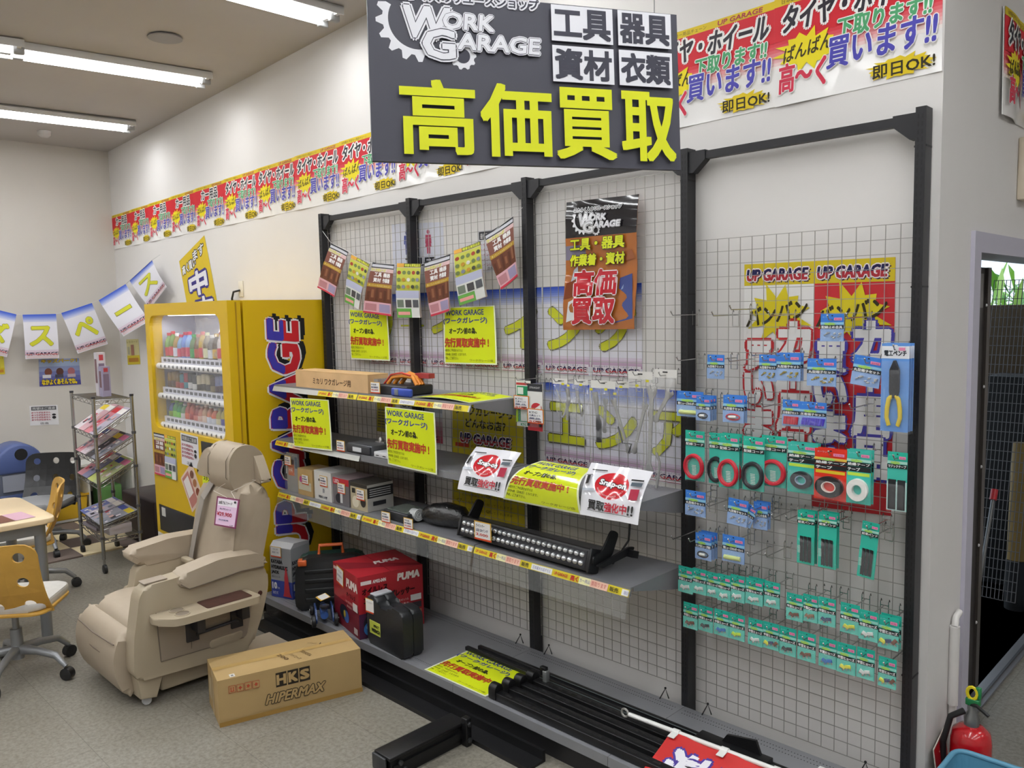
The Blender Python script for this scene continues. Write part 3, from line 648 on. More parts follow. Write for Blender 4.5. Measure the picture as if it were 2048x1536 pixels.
wallsheet('yellow_notice', [(1085, 921), (1186, 938), (1163, 1030), (1006, 998)], 'eaf0d0', d_yellow, 'yellow opening notice curling over the middle shelf edge between two white cards', 'notice', None, 'yellow opening notices', (lambda a, b: .06*math.sin(b*3.14)), 4, 20, m=mat('eaf0d0', .1, coat=1), plane=[dict(Y=-.3), dict(Y=-.3), dict(Y=-.42), dict(Y=-.42)])
# ================================================================ hooks and packs on the mesh of the right-hand bay
CHROME = mat('c4c4c2', .22, .95)
FILM = mat('eef1f3', .08, alpha=.09, spec=.9)
def hook_mesh(L=.17):
    mb = MB(); r = .0022
    mb.tube([(0, .0, 0), (0, -L, .0), (0, -L-.012, .014)], r, CHROME, 6); mb.ball((.0035, .0035), CHROME, T(0, -L-.012, .015), 6)
    for s_ in (-1, 1): mb.tube([(s_*.014, .008, .012), (s_*.014, .004, .02), (s_*.014, -.003, .014), (s_*.014, -.003, -.045)], .0018, CHROME, 5)
    mb.tube([(-.014, -.003, -.045), (.014, -.003, -.045)], .0018, CHROME, 5); mb.tube([(-.014, -.003, 0), (.014, -.003, 0)], .0018, CHROME, 5)
    return mb
hk0 = {}
def hook(px, py, label, Y=-.14, L=.17):
    """px, py is the tip of the hook."""
    p = at(px, py, Y=Y)
    if L not in hk0: o = hk0[L] = hook_mesh(L).build('display_hook', loc=(0, 0, 0), label=label, cat='hook', group='chrome hooks on the mesh')
    else: o = dup(hk0[L], None, None, label)
    o.location = (p.x, Y+L+.012, p.z-.014); return o
PK = {}
def card_part(root, w, h, head, mid, draw, name='card'):
    mb = MB(); c = Card(mb, w, h, lambda u, v, q: Vector((u-w/2, -q, v-h))); c.base(head, .0008); draw(c, w, h); mb.build(name, root, (0, 0, 0))
def bag_part(root, w, h, y=-.006, top=.3, k=1):
    mb = MB(); rnd = random.Random(int(w*1e4)); nx, ny = 5, 6; vs, fs = [], []
    for j in range(ny+1):
        for i in range(nx+1):
            e = 0 if i in (0, nx) or j in (0, ny) else 1
            vs.append(((i/nx-.5)*w*1.04, e*(y-rnd.random()*.006*k)-.0012, -h*top-(h*(1.0-top)+.006)*j/ny))
    for j in range(ny):
        for i in range(nx): a = j*(nx+1)+i; fs.append((a, a+nx+1, a+nx+2, a+1))
    mb.add(vs, fs, FILM); mb.build('clear_bag', root, (0, 0, 0))
def d_head(bg, mid, label, tag='e58ab0', low=None):
    def d(c, w, h):
        c.rect(0, h*.7, w, h, bg); c.text('エーワン', w*.08, h*.86, h*.05, 'a8d8e8', w=w*.3); c.disc(w*.5, h*.93, w*.04, w*.03, '2a2c30')
        c.rect(w*.58, h*.76, w*.92, h*.86, tag); c.text('¥198', w*.62, h*.78, h*.05, 'b04a7a', w=w*.25)
        c.rect(0, h*.6, w, h*.69, mid); c.star(w*.4, h*.63, w*.3, h*.06, 'a3d468', 8, .7)
        c.rect(0, h*.45, w, h*.58, '1e2326'); c.text(label, w*.05, h*.465, h*.1, 'f0f2f2', w=w*.9, bold=.03)
        if low: c.rect(0, 0, w, h*.44, low)
    return d
FC = dict(brown='6a3f2c', clear='d6dcd8', red='c42a34', blue='2f6fb8', yellow='d8d83a', black='24262a', green='b9d83a', tan='8a6a50', navy='2b3f66', multi=None)
def fuse_pack(col):
    w, h = .058, .1; r = empty('fuse_pack')
    card_part(r, w, h, '2fb49e', 'a8ddd0', d_head('24ab96', '8fd6c8', '平型ヒューズ', low='62c6b6'))
    cols = [FC[col]]*2 if FC[col] else [FC['yellow'], FC['navy'], FC['brown']]
    for k, q in enumerate(cols):
        mb = MB(); m = mat(q, .25, spec=.7); M_ = T(-.012+.02*k-(.006 if len(cols) > 2 else 0), -.005, -.083+.003*k) @ RY(.5-.7*k)
        mb.box((-.009, -.003, 0), (.009, .003, .011), m, M_, bev=.001); 
        for s_ in (-1, 1): mb.box((s_*.006-.0022, -.0005, -.007), (s_*.006+.0022, .0005, 0), STEEL, M_)
        mb.build('fuse', r, (0, 0, 0))
    bag_part(r, w, h, -.007, .44); return r
def blue_pack(kind):
    w, h = .08, .105; r = empty('terminal_pack')
    card_part(r, w, h, '6fa0dd', '9fd0e8', d_head('3f80d8', '8ec6e6', {'tube': '管ヒューズホルダーセット', 'wire': 'ミニ平型ヒューズ電源', 'red': '圧着端子セット', 'violet': '圧着端子セット', 'screw': '配線止め金具'}.get(kind, '丸型端子セット'), low='8fb0e0'))
    mb = MB()
    if kind == 'tube': mb.tube([(-.03, -.007, -.087), (.028, -.007, -.085)], .009, mat('c9d68a', .3, spec=.7), 10)
    elif kind in ('wire', 'rwire'):
        m = mat('c32b3c' if kind == 'rwire' else '26282c', .4)
        mb.tube([(.026*math.cos(t), -.006, -.083+.011*math.sin(t)) for t in [i*2*math.pi/18 for i in range(18)]], .0028, m, 6, closed=True); mb.tube([(-.014, -.009, -.083), (.014, -.009, -.082)], .006, mat('e6e6e2', .3), 8)
    elif kind in ('red', 'violet'):
        m = mat('c3283c' if kind == 'red' else '4a3cc0', .35)
        for k in range(9): x = -.03+.0075*k; mb.tube([(x, -.006-.003*(k % 2), -.096), (x+.004, -.006, -.066)], .0042, m, 7)
    else:
        m = mat('c9b04a' if kind == 'brass' else 'd5d8da', .25, .7); rnd = random.Random(5)
        for k in range(14):
            x, z = -.028+.056*rnd.random(), -.092+.02*rnd.random(); mb.tube([(x, -.005, z), (x+.007, -.006, z+.004*rnd.random())], .0028, m, 6)
    mb.build('contents', r, (0, 0, 0)); bag_part(r, w, h, -.01, .44, 1.4); return r
def coil_pack(col):
    w, h = .078, .2; r = empty('cord_pack')
    def d(c, w, h): c.rect(0, h*.8, w, h, '2ab59c'); d_head('2ab59c', 'a8e0d0', '配線コード', low=None)(Shift(c, h*.45), w, h*.55); c.rect(0, 0, w, h*.45, '48b8a6'); [c.rect(w*.38, h*(.12+.03*i), w*.6, h*(.135+.03*i), 'cfe8e0') for i in range(7)]
    card_part(r, w, h, '3cb9a6', 'a8ddd0', d)
    m = mat(col, .35, spec=.6); mb = MB()
    for q, a, b in ((0, .034, .046), (.004, .031, .042), (.008, .035, .045)):
        mb.tube([(a*math.cos(t), -.006-q, -.143+b*math.sin(t)) for t in [i*2*math.pi/24 for i in range(24)]], .0062, m, 6, closed=True)
    mb.build('cord_coil', r, (0, 0, 0)); bag_part(r, w, h, -.012, .5); return r
class Shift:
    """draws on the upper part of a card."""
    def __init__(s, c, dy): s.c, s.dy = c, dy
    def rect(s, x0, y0, x1, y1, q): s.c.rect(x0, y0+s.dy, x1, y1+s.dy, q)
    def text(s, t, x, y, *a, **k): s.c.text(t, x, y+s.dy, *a, **k)
    def disc(s, x, y, *a): s.c.disc(x, y+s.dy, *a)
    def star(s, x, y, *a): s.c.star(x, y+s.dy, *a)
def tape_pack(bg, col, core, small=False):
    w, h = .085, .175; r = empty('tape_pack')
    red = bg[0] == 'd'
    def d(c, w, h): d_head(bg, 'd9b84a' if red else 'a8ddd0', '絶縁テープ', low=None)(Shift(c, h*.45), w, h*.55); c.rect(0, 0, w, h*.69, bg); c.rect(w*.05, h*.52, w*.95, h*.58, 'b9d84a' if not red else 'd9c02c'); c.rect(0, h*.6, w, h*.69, '1e2326'); c.text('テープ', w*.06, h*.61, h*.06, 'f0f0f0', w=w*.5, bold=.04)
    card_part(r, w, h, bg, 'a8ddd0', d); R = .03 if small else .036
    mb = MB(); prof = [(R*.52, 0), (R, 0), (R, .016), (R*.52, .016), (R*.52, 0)]
    vs, fs, n = [], [], 32
    for q, z in prof[:4]:
        for k in range(n): vs.append((q*math.cos(2*math.pi*k/n), q*math.sin(2*math.pi*k/n), z))
    for i in range(4):
        for k in range(n): fs.append((i*n+k, i*n+(k+1) % n, ((i+1) % 4)*n+(k+1) % n, ((i+1) % 4)*n+k))
    M_ = frame((1, 0, 0), (0, 0, 1), (0, -1, 0), (0, -.002, -h+.047)); mb.add(vs, fs, mat(col, .4), M_, True); mb.build('tape_roll', r, (0, 0, 0))
    mb = MB(); vs = [(q*math.cos(2*math.pi*k/n), q*math.sin(2*math.pi*k/n), z) for q, z in ((R*.53, .0168), (R*.46, .0168), (R*.46, 0), (R*.53, 0)) for k in range(n)]
    mb.add(vs, fs, mat(core, .5), M_, True); mb.build('core', r, (0, 0, 0)); bag_part(r, w, h, -.02, .55, .4); return r
def strip_pack():
    w, h = .075, .2; r = empty('strip_pack')
    def d(c, w, h): d_head('2ab59c', 'a8ddd0', 'マジックテープ', low=None)(Shift(c, h*.5), w, h*.5); c.rect(0, 0, w, h*.5, 'b9d8d4')
    card_part(r, w, h, '3cb9a6', '', d)
    for x in (-.032, .003):
        mb = MB(); mb.box((x, -.006, -h+.004), (x+.029, -.001, -h*.47), mat('17181b', .9, noise=.3, scale=300), bev=.001); mb.build('strip', r, (0, 0, 0))
    bag_part(r, w, h, -.008, .5, .3); return r
def tie_pack():
    w, h = .06, .205; r = empty('cable_tie_pack')
    def d(c, w, h): d_head('22ab92', 'a8ddd0', '結束バンド', low=None)(Shift(c, h*.55), w, h*.45); c.rect(0, 0, w, h*.55, '30b8a0'); [c.rect(w*.04, h*(.2+.025*i), w*.2, h*(.21+.025*i), 'cfe8e0') for i in range(6)]
    card_part(r, w, h, '2fb49e', '', d); m = mat('15161a', .4)
    mb = MB()
    for k in range(9): x = -.02+.0045*k; mb.box((x, -.004-.0015*(k % 3), -h+.008+.002*(k % 2)), (x+.0044, -.003-.0015*(k % 3), -h*.48), m)
    mb.build('cable_tie_bundle', r, (0, 0, 0)); bag_part(r, w, h, -.009, .5, .4); return r
SZ = {}
def put(kind, mk, x0, y0, x1, y1, label, cat, group, Y=-.1, tilt=0, hk=True, back=0):
    xm, ym = (x0+x1)/2, (y0+y1)/2
    w = at(x1, ym, Y=Y).x-at(x0, ym, Y=Y).x; h = at(xm, y0, Y=Y).z-at(xm, y1, Y=Y).z; p = at(xm, y0, Y=Y)
    new = kind not in PK
    if new:
        r = PK[kind] = mk(); b = [v for ch in r.children if ch.name.startswith('card') for v in ch.data.vertices]
        SZ[kind] = (max(v.co.x for v in b)*2, -min(v.co.z for v in b))
    W, Hh = SZ[kind]; sc = (w/W, 1, h/Hh)
    def place(o, y, lab): o.location = (p.x, y, p.z); o.scale = sc; o.rotation_euler = (0, tilt, 0); tag(o, lab, cat, group)
    place(PK[kind] if new else dup(PK[kind]), Y, label)
    for k in range(back): place(dup(PK[kind]), Y+.022*(k+1), label+(', rear one' if back == 1 else ', %s behind the front one' % words[k]))
    if hk:
        q = pxw(p.x, p.z-.006, -.14); hook(q[0], q[1], ' '.join(('chrome hook holding the '+label.replace(',', '')).split()[:16]))
def cr(k, ox, oy, x0, y0, x1, y1): return (ox+x0/k, oy+y0/k, ox+x1/k, oy+y1/k)
A = lambda *b: cr(3.793, 1330, 480, *b); B = lambda *b: cr(3.938, 1340, 760, *b); C_ = lambda *b: cr(3.49, 1340, 960, *b)
GB, GT, GF = 'blue terminal packs on hooks', 'teal cord and tape packs', 'small teal fuse packs'
put('screw', lambda: blue_pack('screw'), *A(1182, 560, 1358, 768), 'blue pack of clear screws, highest on the mesh', 'pack', GB)
put('metal', lambda: blue_pack('metal'), *A(322, 870, 450, 1052), 'blue pack of small metal ends, first of the upper row', 'pack', GB)
put('brass', lambda: blue_pack('brass'), *A(715, 870, 848, 1070), 'blue pack of brass ends, overlapped by its neighbour', 'pack', GB, -.095)
put('brass', None, *A(848, 858, 1030, 1068), 'blue pack of brass ends overlapping its left neighbour', 'pack', GB, -.105, back=1)
put('brass', None, *A(1080, 900, 1300, 1108), 'blue pack of two round brass ends in front of the red banner', 'pack', GB)
put('metal', None, *A(1440, 885, 1660, 1112), 'tilted blue pack beside the big plier pack', 'pack', GB, tilt=.14)
put('tube', lambda: blue_pack('tube'), *A(92, 1148, 290, 1340), 'blue pack with lime tube, first of the second row', 'pack', GB)
put('wire', lambda: blue_pack('wire'), *A(238, 1185, 345, 1370), 'blue pack with black looped wire beside the lime tube pack', 'pack', GB, -.115, back=2)
put('rwire', lambda: blue_pack('rwire'), *A(442, 1180, 600, 1385), 'blue pack with red looped wire in the second row', 'pack', GB, back=1)
put('red', lambda: blue_pack('red'), *A(893, 1212, 1022, 1412), 'blue pack full of red connectors', 'pack', GB)
put('violet', lambda: blue_pack('violet'), *A(1022, 1230, 1225, 1420), 'blue pack full of violet connectors', 'pack', GB)
put('metal', None, *B(122, 875, 280, 1070), 'blue pack alone on the rack post, below the cord packs', 'pack', GB)
put('metal', None, *B(462, 940, 618, 1145), 'tilted blue pack with silver pieces below the black cord', 'pack', GB, -.11, tilt=.06)
put('metal', None, *B(580, 985, 700, 1160), 'strongly tilted blue pack between two others', 'pack', GB, -.1, tilt=.4, hk=False)
put('screw', None, *B(660, 962, 770, 1175), 'blue pack third of the tilted trio', 'pack', GB, -.08, back=1)
put('wire', None, *C_(178, 375, 290, 555), 'blue pack with white fuse holder, lower left of the bay', 'pack', GB, back=2)
put('tube', None, *C_(367, 390, 520, 575), 'blue pack with pale tube beside the wire packs', 'pack', GB)
RD, BC = 'c22436', '24262c'
put('coil_r', lambda: coil_pack(RD), *B(122, 400, 272, 790), 'teal pack with red cord coil, at the rack post', 'pack', GT)
put('coil_k', lambda: coil_pack(BC), *B(310, 418, 428, 815), 'teal pack with black cord coil, partly covered', 'pack', GT, -.09)
put('coil_r', None, *B(390, 425, 545, 850), 'teal pack with red cord coil, second from the post', 'pack', GT, -.11, back=1)
put('coil_k', None, *B(578, 448, 745, 870), 'teal pack with black cord coil in the middle', 'pack', GT, -.11)
put('coil_r', None, *B(722, 440, 920, 840), 'teal pack with red cord coil tied in white', 'pack', GT, -.09)
put('tape_b', lambda: tape_pack('3fb8a8', '23252c', '9fb4c8', True), *B(930, 495, 1165, 890), 'teal pack with small black tape roll', 'pack', GT, -.1, back=1)
put('tape_r', lambda: tape_pack('d8321e', '201d1e', 'e8e2d8'), *B(1140, 545, 1395, 945), 'red pack with black insulating tape', 'pack', GT, -.12, back=1)
put('tape_w', lambda: tape_pack('3fb8a8', 'ecebe6', 'd8ddd8'), *B(1395, 552, 1588, 975), 'teal pack with white tape roll', 'pack', GT, -.12, back=1)
put('strip', lambda: strip_pack(), *B(1715, 568, 1872, 1030), 'teal pack with two black fastening strips', 'pack', GT)
put('tie', lambda: tie_pack(), *C_(892, 215, 1012, 585), 'teal pack of black cable ties, first of two', 'pack', GT, back=1)
put('tie', None, *C_(1040, 228, 1165, 615), 'teal pack of black cable ties, second of two', 'pack', GT, -.11, back=1)
put('tie', None, *C_(1345, 295, 1465, 690), 'teal pack of black cable ties hanging alone', 'pack', GT, tilt=.08)
G1 = [(60, 605, 160, 785), (160, 620, 255, 795), (255, 645, 340, 815), (335, 660, 425, 845), (422, 665, 525, 850), (530, 692, 650, 870), (660, 712, 768, 890), (815, 795, 930, 980), (930, 803, 1035, 990), (1038, 824, 1158, 1016), (1192, 864, 1325, 1070), (1322, 914, 1455, 1120), (1457, 952, 1600, 1178)]
c1 = ['clear']*7+['brown', 'tan', 'navy', 'yellow', 'clear', 'multi']
G2 = [(95, 860, 195, 1035), (202, 882, 300, 1055), (310, 908, 415, 1085), (417, 938, 522, 1115), (548, 970, 650, 1155), (652, 997, 762, 1180), (766, 1030, 882, 1222), (893, 1065, 1018, 1262), (1042, 1107, 1165, 1308), (1168, 1144, 1298, 1350), (1306, 1177, 1430, 1388), (1457, 1242, 1582, 1448)]
c2 = ['brown', 'black', 'blue', 'green', 'clear', 'multi', 'black', 'brown', 'blue', 'yellow', 'clear', 'multi']
cn = dict(brown='brown fuses', clear='clear fuses', blue='blue fuses', yellow='yellow fuses', black='black fuses', green='lime fuses', tan='reddish fuses', navy='dark blue fuses', multi='mixed fuses')
for G, cs, row in ((G1, c1, 'upper'), (G2, c2, 'lower')):
    for i, (b, q) in enumerate(zip(G, cs)):
        put('fuse_'+q, lambda q=q: fuse_pack(q), *C_(*b), 'teal pack of %s, %s from the left in the %s fuse row' % (cn[q], words[i], row), 'pack', GF, -.1-.004*(i % 2), back=1 if (row == 'upper' and i in (5, 12)) else 0)
# bare hooks
for i, (x, y) in enumerate([(45, 545), (355, 548), (490, 500), (785, 545), (1375, 560)]): hook(*A(x, y, x, y)[:2], 'bare chrome hook in the highest hook row, %s from the left' % words[i])
for i, (x, y) in enumerate([(88, 890), (478, 895), (650, 850), (835, 850)]): hook(*A(x, y, x, y)[:2], 'chrome hook in the upper pack row, %s from the left' % words[i])
for i, (x, y) in enumerate([(735, 1240), (1150, 1245), (1400, 1250)]): hook(*A(x, y, x, y)[:2], 'bare chrome hook in the second pack row, %s from the left' % words[i])
for i, (x, y) in enumerate([(130, 185), (255, 165), (380, 185), (590, 235), (710, 245), (810, 255), (1090, 300), (1390, 385)]): hook(*C_(x, y, x, y)[:2], 'bare chrome hook below the cord packs, %s from the left' % words[i])
for i, (x, y) in enumerate([(10, 395), (130, 412), (540, 512), (665, 515)]): hook(*C_(x, y, x, y)[:2], 'bare chrome hook above the fuse rows, %s from the left' % words[i])
# big plier packs, three deep
def plier_pack():
    w, h = .062*1.12, .185; r = empty('plier_pack')
    def d(c, w, h):
        c.rect(0, h*.83, w, h*.97, 'e6e8ee'); c.text('電工ペンチ', w*.1, h*.86, h*.06, '2a3038', w=w*.8, bold=.05); c.rect(w*.62, h*.92, w*.85, h*.955, 'e58ab0'); c.text('COMBINATION', w*.1, h*.1, h*.4, '9fc0ea', w=w*.04)
        c.disc(w*.5, h*.975, w*.09, h*.01, 'f0f2f5')
    card_part(r, w, h, '5f96dc', '', d)
    k = MB(); k.prism([(-.002, -.035), (.004, -.035), (.014, -.055), (.014, -.1), (.009, -.113), (-.009, -.113), (-.012, -.1), (-.012, -.055)], .002, .012, mat('26282e', .4, .3), frame((1, 0, 0), (0, 0, 1), (0, -1, 0)), bev=.0025); k.build('plier_jaw', r, (0, 0, 0))
    for s_ in (-1, 1):
        k = MB(); k.tube([(s_*.004, -.008, -.108), (s_*.012, -.008, -.116), (s_*.016, -.008, -.135), (s_*.017, -.008, -.155), (s_*.011, -.008, -.172)], [.0045, .0058, .0058, .0055, .005], mat('d9bf1e', .35), 8); k.build('plier_grip', r, (0, 0, 0))
    bag_part(r, w, h, -.014, .2, .3); return r
put('plier', plier_pack, *A(1645, 785, 1855, 1455), 'big blue pack with yellow handled crimping pliers', 'pack', 'plier packs', -.12, back=2)
# ================================================================ bagged second-hand wrenches in the third bay
D3 = lambda x, y: (1000+x/5.12, 720+y/5.12)
TOOL = mat('b2b1af', .38, .5, noise=.12, scale=60)
def tool_bag(hd, bag, tools, label, Y=-.06, stick=()):
    x0, y0, x1, y1 = hd; a, b = at(*D3(x0, y0), Y=Y), at(*D3(x1, y1), Y=Y)
    r = empty('bagged_tool', ((a.x+b.x)/2, Y, a.z), label=label, cat='tool', group='bagged tools on hooks')
    mb = MB(); mb.box((a.x, Y, b.z), (b.x, Y+.001, a.z), mat('e6e4e0', .6)); mb.box(((a.x+b.x)/2-.012, Y-.0006, a.z-.014), ((a.x+b.x)/2+.012, Y, a.z-.008), mat('3a3a3a', .6)); P(mb, 'header_card', r)
    P_ = [at(*D3(*q), Y=Y-.004) for q in bag]; n = 9; mb = MB(); rnd = random.Random(int(x0)); vs, fs = [], []
    for j in range(n+1):
        for i in range(n+1):
            u, v = i/n, j/n; p = P_[0]*(1-u)*(1-v)+P_[1]*u*(1-v)+P_[2]*u*v+P_[3]*(1-u)*v; e = 0 if i in (0, n) or j in (0, n) else 1
            vs.append((p.x+rnd.uniform(-.004, .004), p.y-e*(.008+rnd.random()*.016), p.z+rnd.uniform(-.004, .004)))
    for j in range(n):
        for i in range(n): k = j*(n+1)+i; fs.append((k, k+n+1, k+n+2, k+1))
    mb.add(vs, fs, mat('eef0f2', .06, alpha=.18, spec=1)); P(mb, 'clear_bag', r)
    for nm_, fn in tools:
        mb = MB(); fn(mb, lambda x, y, d=0: at(*D3(x, y), Y=Y-.006-d)); P(mb, nm_, r)
    for x, y in stick:
        p = at(*D3(x, y), Y=Y-.014); mb = MB(); mb.box((p.x-.008, p.y-.002, p.z-.005), (p.x+.008, p.y-.0014, p.z+.005), mat('d9cf2a', .5)); P(mb, 'price_sticker', r)
    return r
def wrench(x0, y0, x1, y1, r=.009, head=.019):
    def f(mb, q):
        a, b = q(x0, y0), q(x1, y1); d = (b-a).normalized(); s_ = Vector((-d.z, 0, d.x)); F = frame(d, s_, Vector((0, -1, 0)), a); L = (b-a).length
        arc = lambda cx, R, t0, t1: [(cx+R*math.cos(t0+(t1-t0)*i/8), R*math.sin(t0+(t1-t0)*i/8)) for i in range(9)]
        mb.prism([(-head*.9, head*.35), (-head*.2, head*.28), (-head*.2, -head*.28), (-head*.9, -head*.35), (-head*.5, -head), (head*.5, -head*.85), (head*1.3, -r*.7), (L-head*1.2, -r*.55)]+arc(L, head*.85, -2.4, 2.4)+[(L-head*1.2, r*.55), (head*1.3, r*.7), (head*.5, head*.85), (-head*.5, head)], 0, .006, TOOL, F, bev=.0015, seg=1)
    return f
def rod(pts, r, m=None):
    def f(mb, q): mb.tube([q(x, y, .004) for x, y in pts], r, m or TOOL, 8)
    return f
BKH = mat('3a3a3c', .5)
tool_bag((540, 185, 690, 252), [(545, 245), (800, 240), (815, 620), (600, 600)], [('hex_key', rod([(580, 300), (605, 380), (640, 440), (700, 430)], .003)), ('plier_body', rod([(690, 290), (705, 400), (690, 470)], .01)), ('plier_grip', rod([(690, 470), (670, 540), (645, 585)], .006)), ('plier_grip', rod([(692, 470), (690, 540), (688, 615)], .006))], 'bagged small pliers and hex key, first of the bagged tools', -.05, ((645, 245), (700, 262)))
tool_bag((760, 195, 900, 262), [(740, 250), (900, 250), (900, 640), (760, 610)], [('driver', rod([(788, 315), (800, 380), (838, 580)], [.008, .006, .004]))], 'bagged slim driver, second of the bagged tools', -.055, ((830, 255),))
tool_bag((930, 205, 1180, 300), [(880, 285), (1105, 285), (1080, 850), (830, 800)], [('wrench_head', rod([(970, 330), (985, 420), (995, 560)], [.014, .012, .007])), ('handle', rod([(1000, 560), (1012, 660), (1015, 840)], [.008, .014, .013], BKH))], 'bagged tool with long black handle', -.06, ((935, 300), (1085, 300)))
tool_bag((1180, 215, 1320, 290), [(1170, 285), (1385, 290), (1390, 960), (1200, 900)], [('wrench', wrench(1170, 420, 1320, 930, .008, .016)), ('frame_tool', rod([(1210, 680), (1255, 850), (1345, 860), (1320, 950)], .004, BKH))], 'bagged long wrench with black frame tool', -.05, ((1240, 275), (1180, 345)))
tool_bag((1310, 112, 1562, 205), [(1300, 200), (1600, 200), (1680, 1310), (1480, 1310)], [('wrench', wrench(1560, 310, 1530, 1130, .012, .026)), ('wrench', wrench(1490, 470, 1380, 930, .008, .016)), ('spoon_bar', rod([(1600, 950), (1635, 1050), (1620, 1200), (1600, 1310)], .006))], 'longest bag holding several big wrenches', -.075, ((1405, 262), (1510, 215)))
tool_bag((1572, 92, 1812, 188), [(1560, 180), (1800, 190), (1740, 900), (1590, 700)], [('wrench', wrench(1740, 340, 1600, 600, .01, .02))], 'bagged bent wrench nearest the rack post', -.07, ())
tool_bag((1060, 240, 1180, 300), [(1050, 290), (1180, 300), (1180, 760), (1060, 740)], [('wrench', wrench(1085, 420, 1075, 720, .007, .015))], 'bagged short wrench hanging behind the long black handle', -.03, ((1175, 345),))
for i, (x, y) in enumerate([(550, 195), (775, 195), (1005, 205), (1190, 215), (1360, 125), (1625, 130)]): hook(*D3(x, y), 'chrome hook carrying the %s bagged tool from the left' % words[i], Y=-.12, L=.15)
def price_tag(name_root, p0, w, h, lines, par=None):
    """white price card with a red and yellow border, lower left at p0, facing the room; a part of its goods."""
    mb = MB(); c = Card(mb, w, h, flat(*p0)); c.base('d8a828', .0008); c.rect(w*.02, 0, w*.98, h*.98, 'd8552a') ; c.rect(w*.05, h*.07, w*.95, h*.94, 'ecebea')
    for i, (t, col) in enumerate(lines): c.text(t, w*.12, h*(.68-.2*i), h*.13, col, w=w*(.7 if i else .5), bold=.03)
    c.rect(w*.56, h*.1, w*.88, h*.2, '8e4a3a')
    return P(mb, 'price_tag', par)
PT = [('KTC', '3a3a44'), ('工具セット', '5a5a78'), ('美品', '5a5a78'), ('500', 'c0392b')]
def blister(box, col, label, draw, tagbox, Y=-.09):
    x0, y0, x1, y1 = box; a, b = at(*D3(x0, y0), Y=Y), at(*D3(x1, y1), Y=Y); w, h = b.x-a.x, a.z-b.z
    r = empty('blister_pack', ((a.x+b.x)/2, Y, a.z), label=label, cat='pack', group='blister packs beside the rack post')
    mb = MB(); c = Card(mb, w, h, flat((a.x, Y, b.z), (1, 0, 0), (0, 0, 1))); c.base('e4e4e0', .0015); draw(c, w, h); P(mb, 'card', r)
    mb = MB(); mb.box((a.x+w*.2, Y-.016, b.z+h*.08), (b.x-w*.2, Y-.002, b.z+h*.5), FILM, bev=.004); P(mb, 'blister', r)
    mb = MB(); mb.tube([(a.x+w*.1, Y-.008, b.z+h*.1), (a.x+w*.12, Y-.008, b.z+h*.36)], .006, mat(col, .4), 8); mb.tube([(a.x+w*.9, Y-.008, b.z+h*.1), (a.x+w*.88, Y-.008, b.z+h*.3)], .006, mat(col, .4), 8); P(mb, 'grip', r)
    x0, y0, x1, y1 = tagbox; p, q = at(*D3(x0, y1), Y=Y-.025), at(*D3(x1, y0), Y=Y-.025)
    price_tag(r, ((p.x, Y-.025, p.z), (1, 0, 0), (0, 0, 1)), q.x-p.x, q.z-p.z, PT, r)
def d_g(c, w, h): c.rect(0, h*.9, w, h*.95, 'b83a3a'); c.rect(w*.05, h*.1, w*.95, h*.88, '1f8a5c'); c.rect(w*.1, h*.7, w*.5, h*.85, 'dfe6e0'); c.rect(w*.3, h*.12, w*.85, h*.4, 'dfe2dc'); c.text('KTC', w*.3, h*.02, h*.05, '1f8a5c', w=w*.4, bold=.05)
def d_r(c, w, h): c.rect(0, h*.84, w, h, '33343a'); c.text('STRAIGHT', w*.15, h*.9, h*.04, 'e0e0e0', w=w*.7); c.rect(0, 0, w, h*.16, 'b8323a'); c.disc(w*.6, h*.5, w*.35, h*.1, 'b8323a'); c.poly([(w*.4, h*.45), (w*.9, h*.58), (w*.9, h*.45)], 'e4e4e0')
blister((165, 205, 320, 690), '9fc02c', 'green blister pack with price card, left of the rack post', d_g, (142, 370, 295, 495), -.08)
blister((280, 240, 440, 735), '2a2a2c', 'white and red blister pack with price card on the rack post', d_r, (282, 508, 446, 642), -.1)
hook(*D3(160, 180), 'chrome hook carrying the green blister pack', Y=-.12, L=.15); hook(*D3(255, 225), 'chrome hook carrying the white and red blister pack', Y=-.12, L=.15)
# ================================================================ yellow vending machine
YEL = mat('d2ad10', .35, spec=.5); V0, V1, VY, VH = -4.87, -3.63, -.63, 1.945
vm = empty('vending_machine', ((V0+V1)/2, -.3, 0), label='big yellow drinks vending machine with blue and red lettering up its side', cat='vending machine')
mb = MB(); mb.box((V0, VY+.09, .06), (V1, VY+.099, VH), YEL); mb.box((V0, VY+.1, .06), (V0+.03, .03, VH), YEL, bev=.006); mb.box((V1-.03, VY+.1, .06), (V1, .03, VH), YEL, bev=.006); mb.box((V0+.03, .0, .06), (V1-.03, .03, VH), YEL); mb.box((V0, VY+.1, VH-.03), (V1, .03, VH), YEL, bev=.004); mb.box((V0, VY+.1, .06), (V1, .03, .09), YEL)
mb.f = [f for f in mb.f]
mbx = MB()
for b in (((V0, VY+.1, .06), (V0+.03, .03, VH)), ((V1-.03, VY+.1, .06), (V1, .03, VH)), ((V0+.03, .0, .06), (V1-.03, .03, VH)), ((V0+.03, VY+.1, VH-.03), (V1-.03, .0, VH)), ((V0+.03, VY+.1, .06), (V1-.03, 0, .09))): mbx.box(*b, YEL)
P(mbx, 'cabinet', vm)
wx0, wx1, wz0, wz1, wr = -4.8, -3.735, 1.085, 1.865, .07
def rrect(x0, z0, x1, z1, r, n=6):
    o = []
    for cx, cz, a in ((x1-r, z1-r, 0), (x0+r, z1-r, 90), (x0+r, z0+r, 180), (x1-r, z0+r, 270)):
        for i in range(n+1): t = math.radians(a+90*i/n); o.append((cx+r*math.cos(t), cz+r*math.sin(t)))
    return o
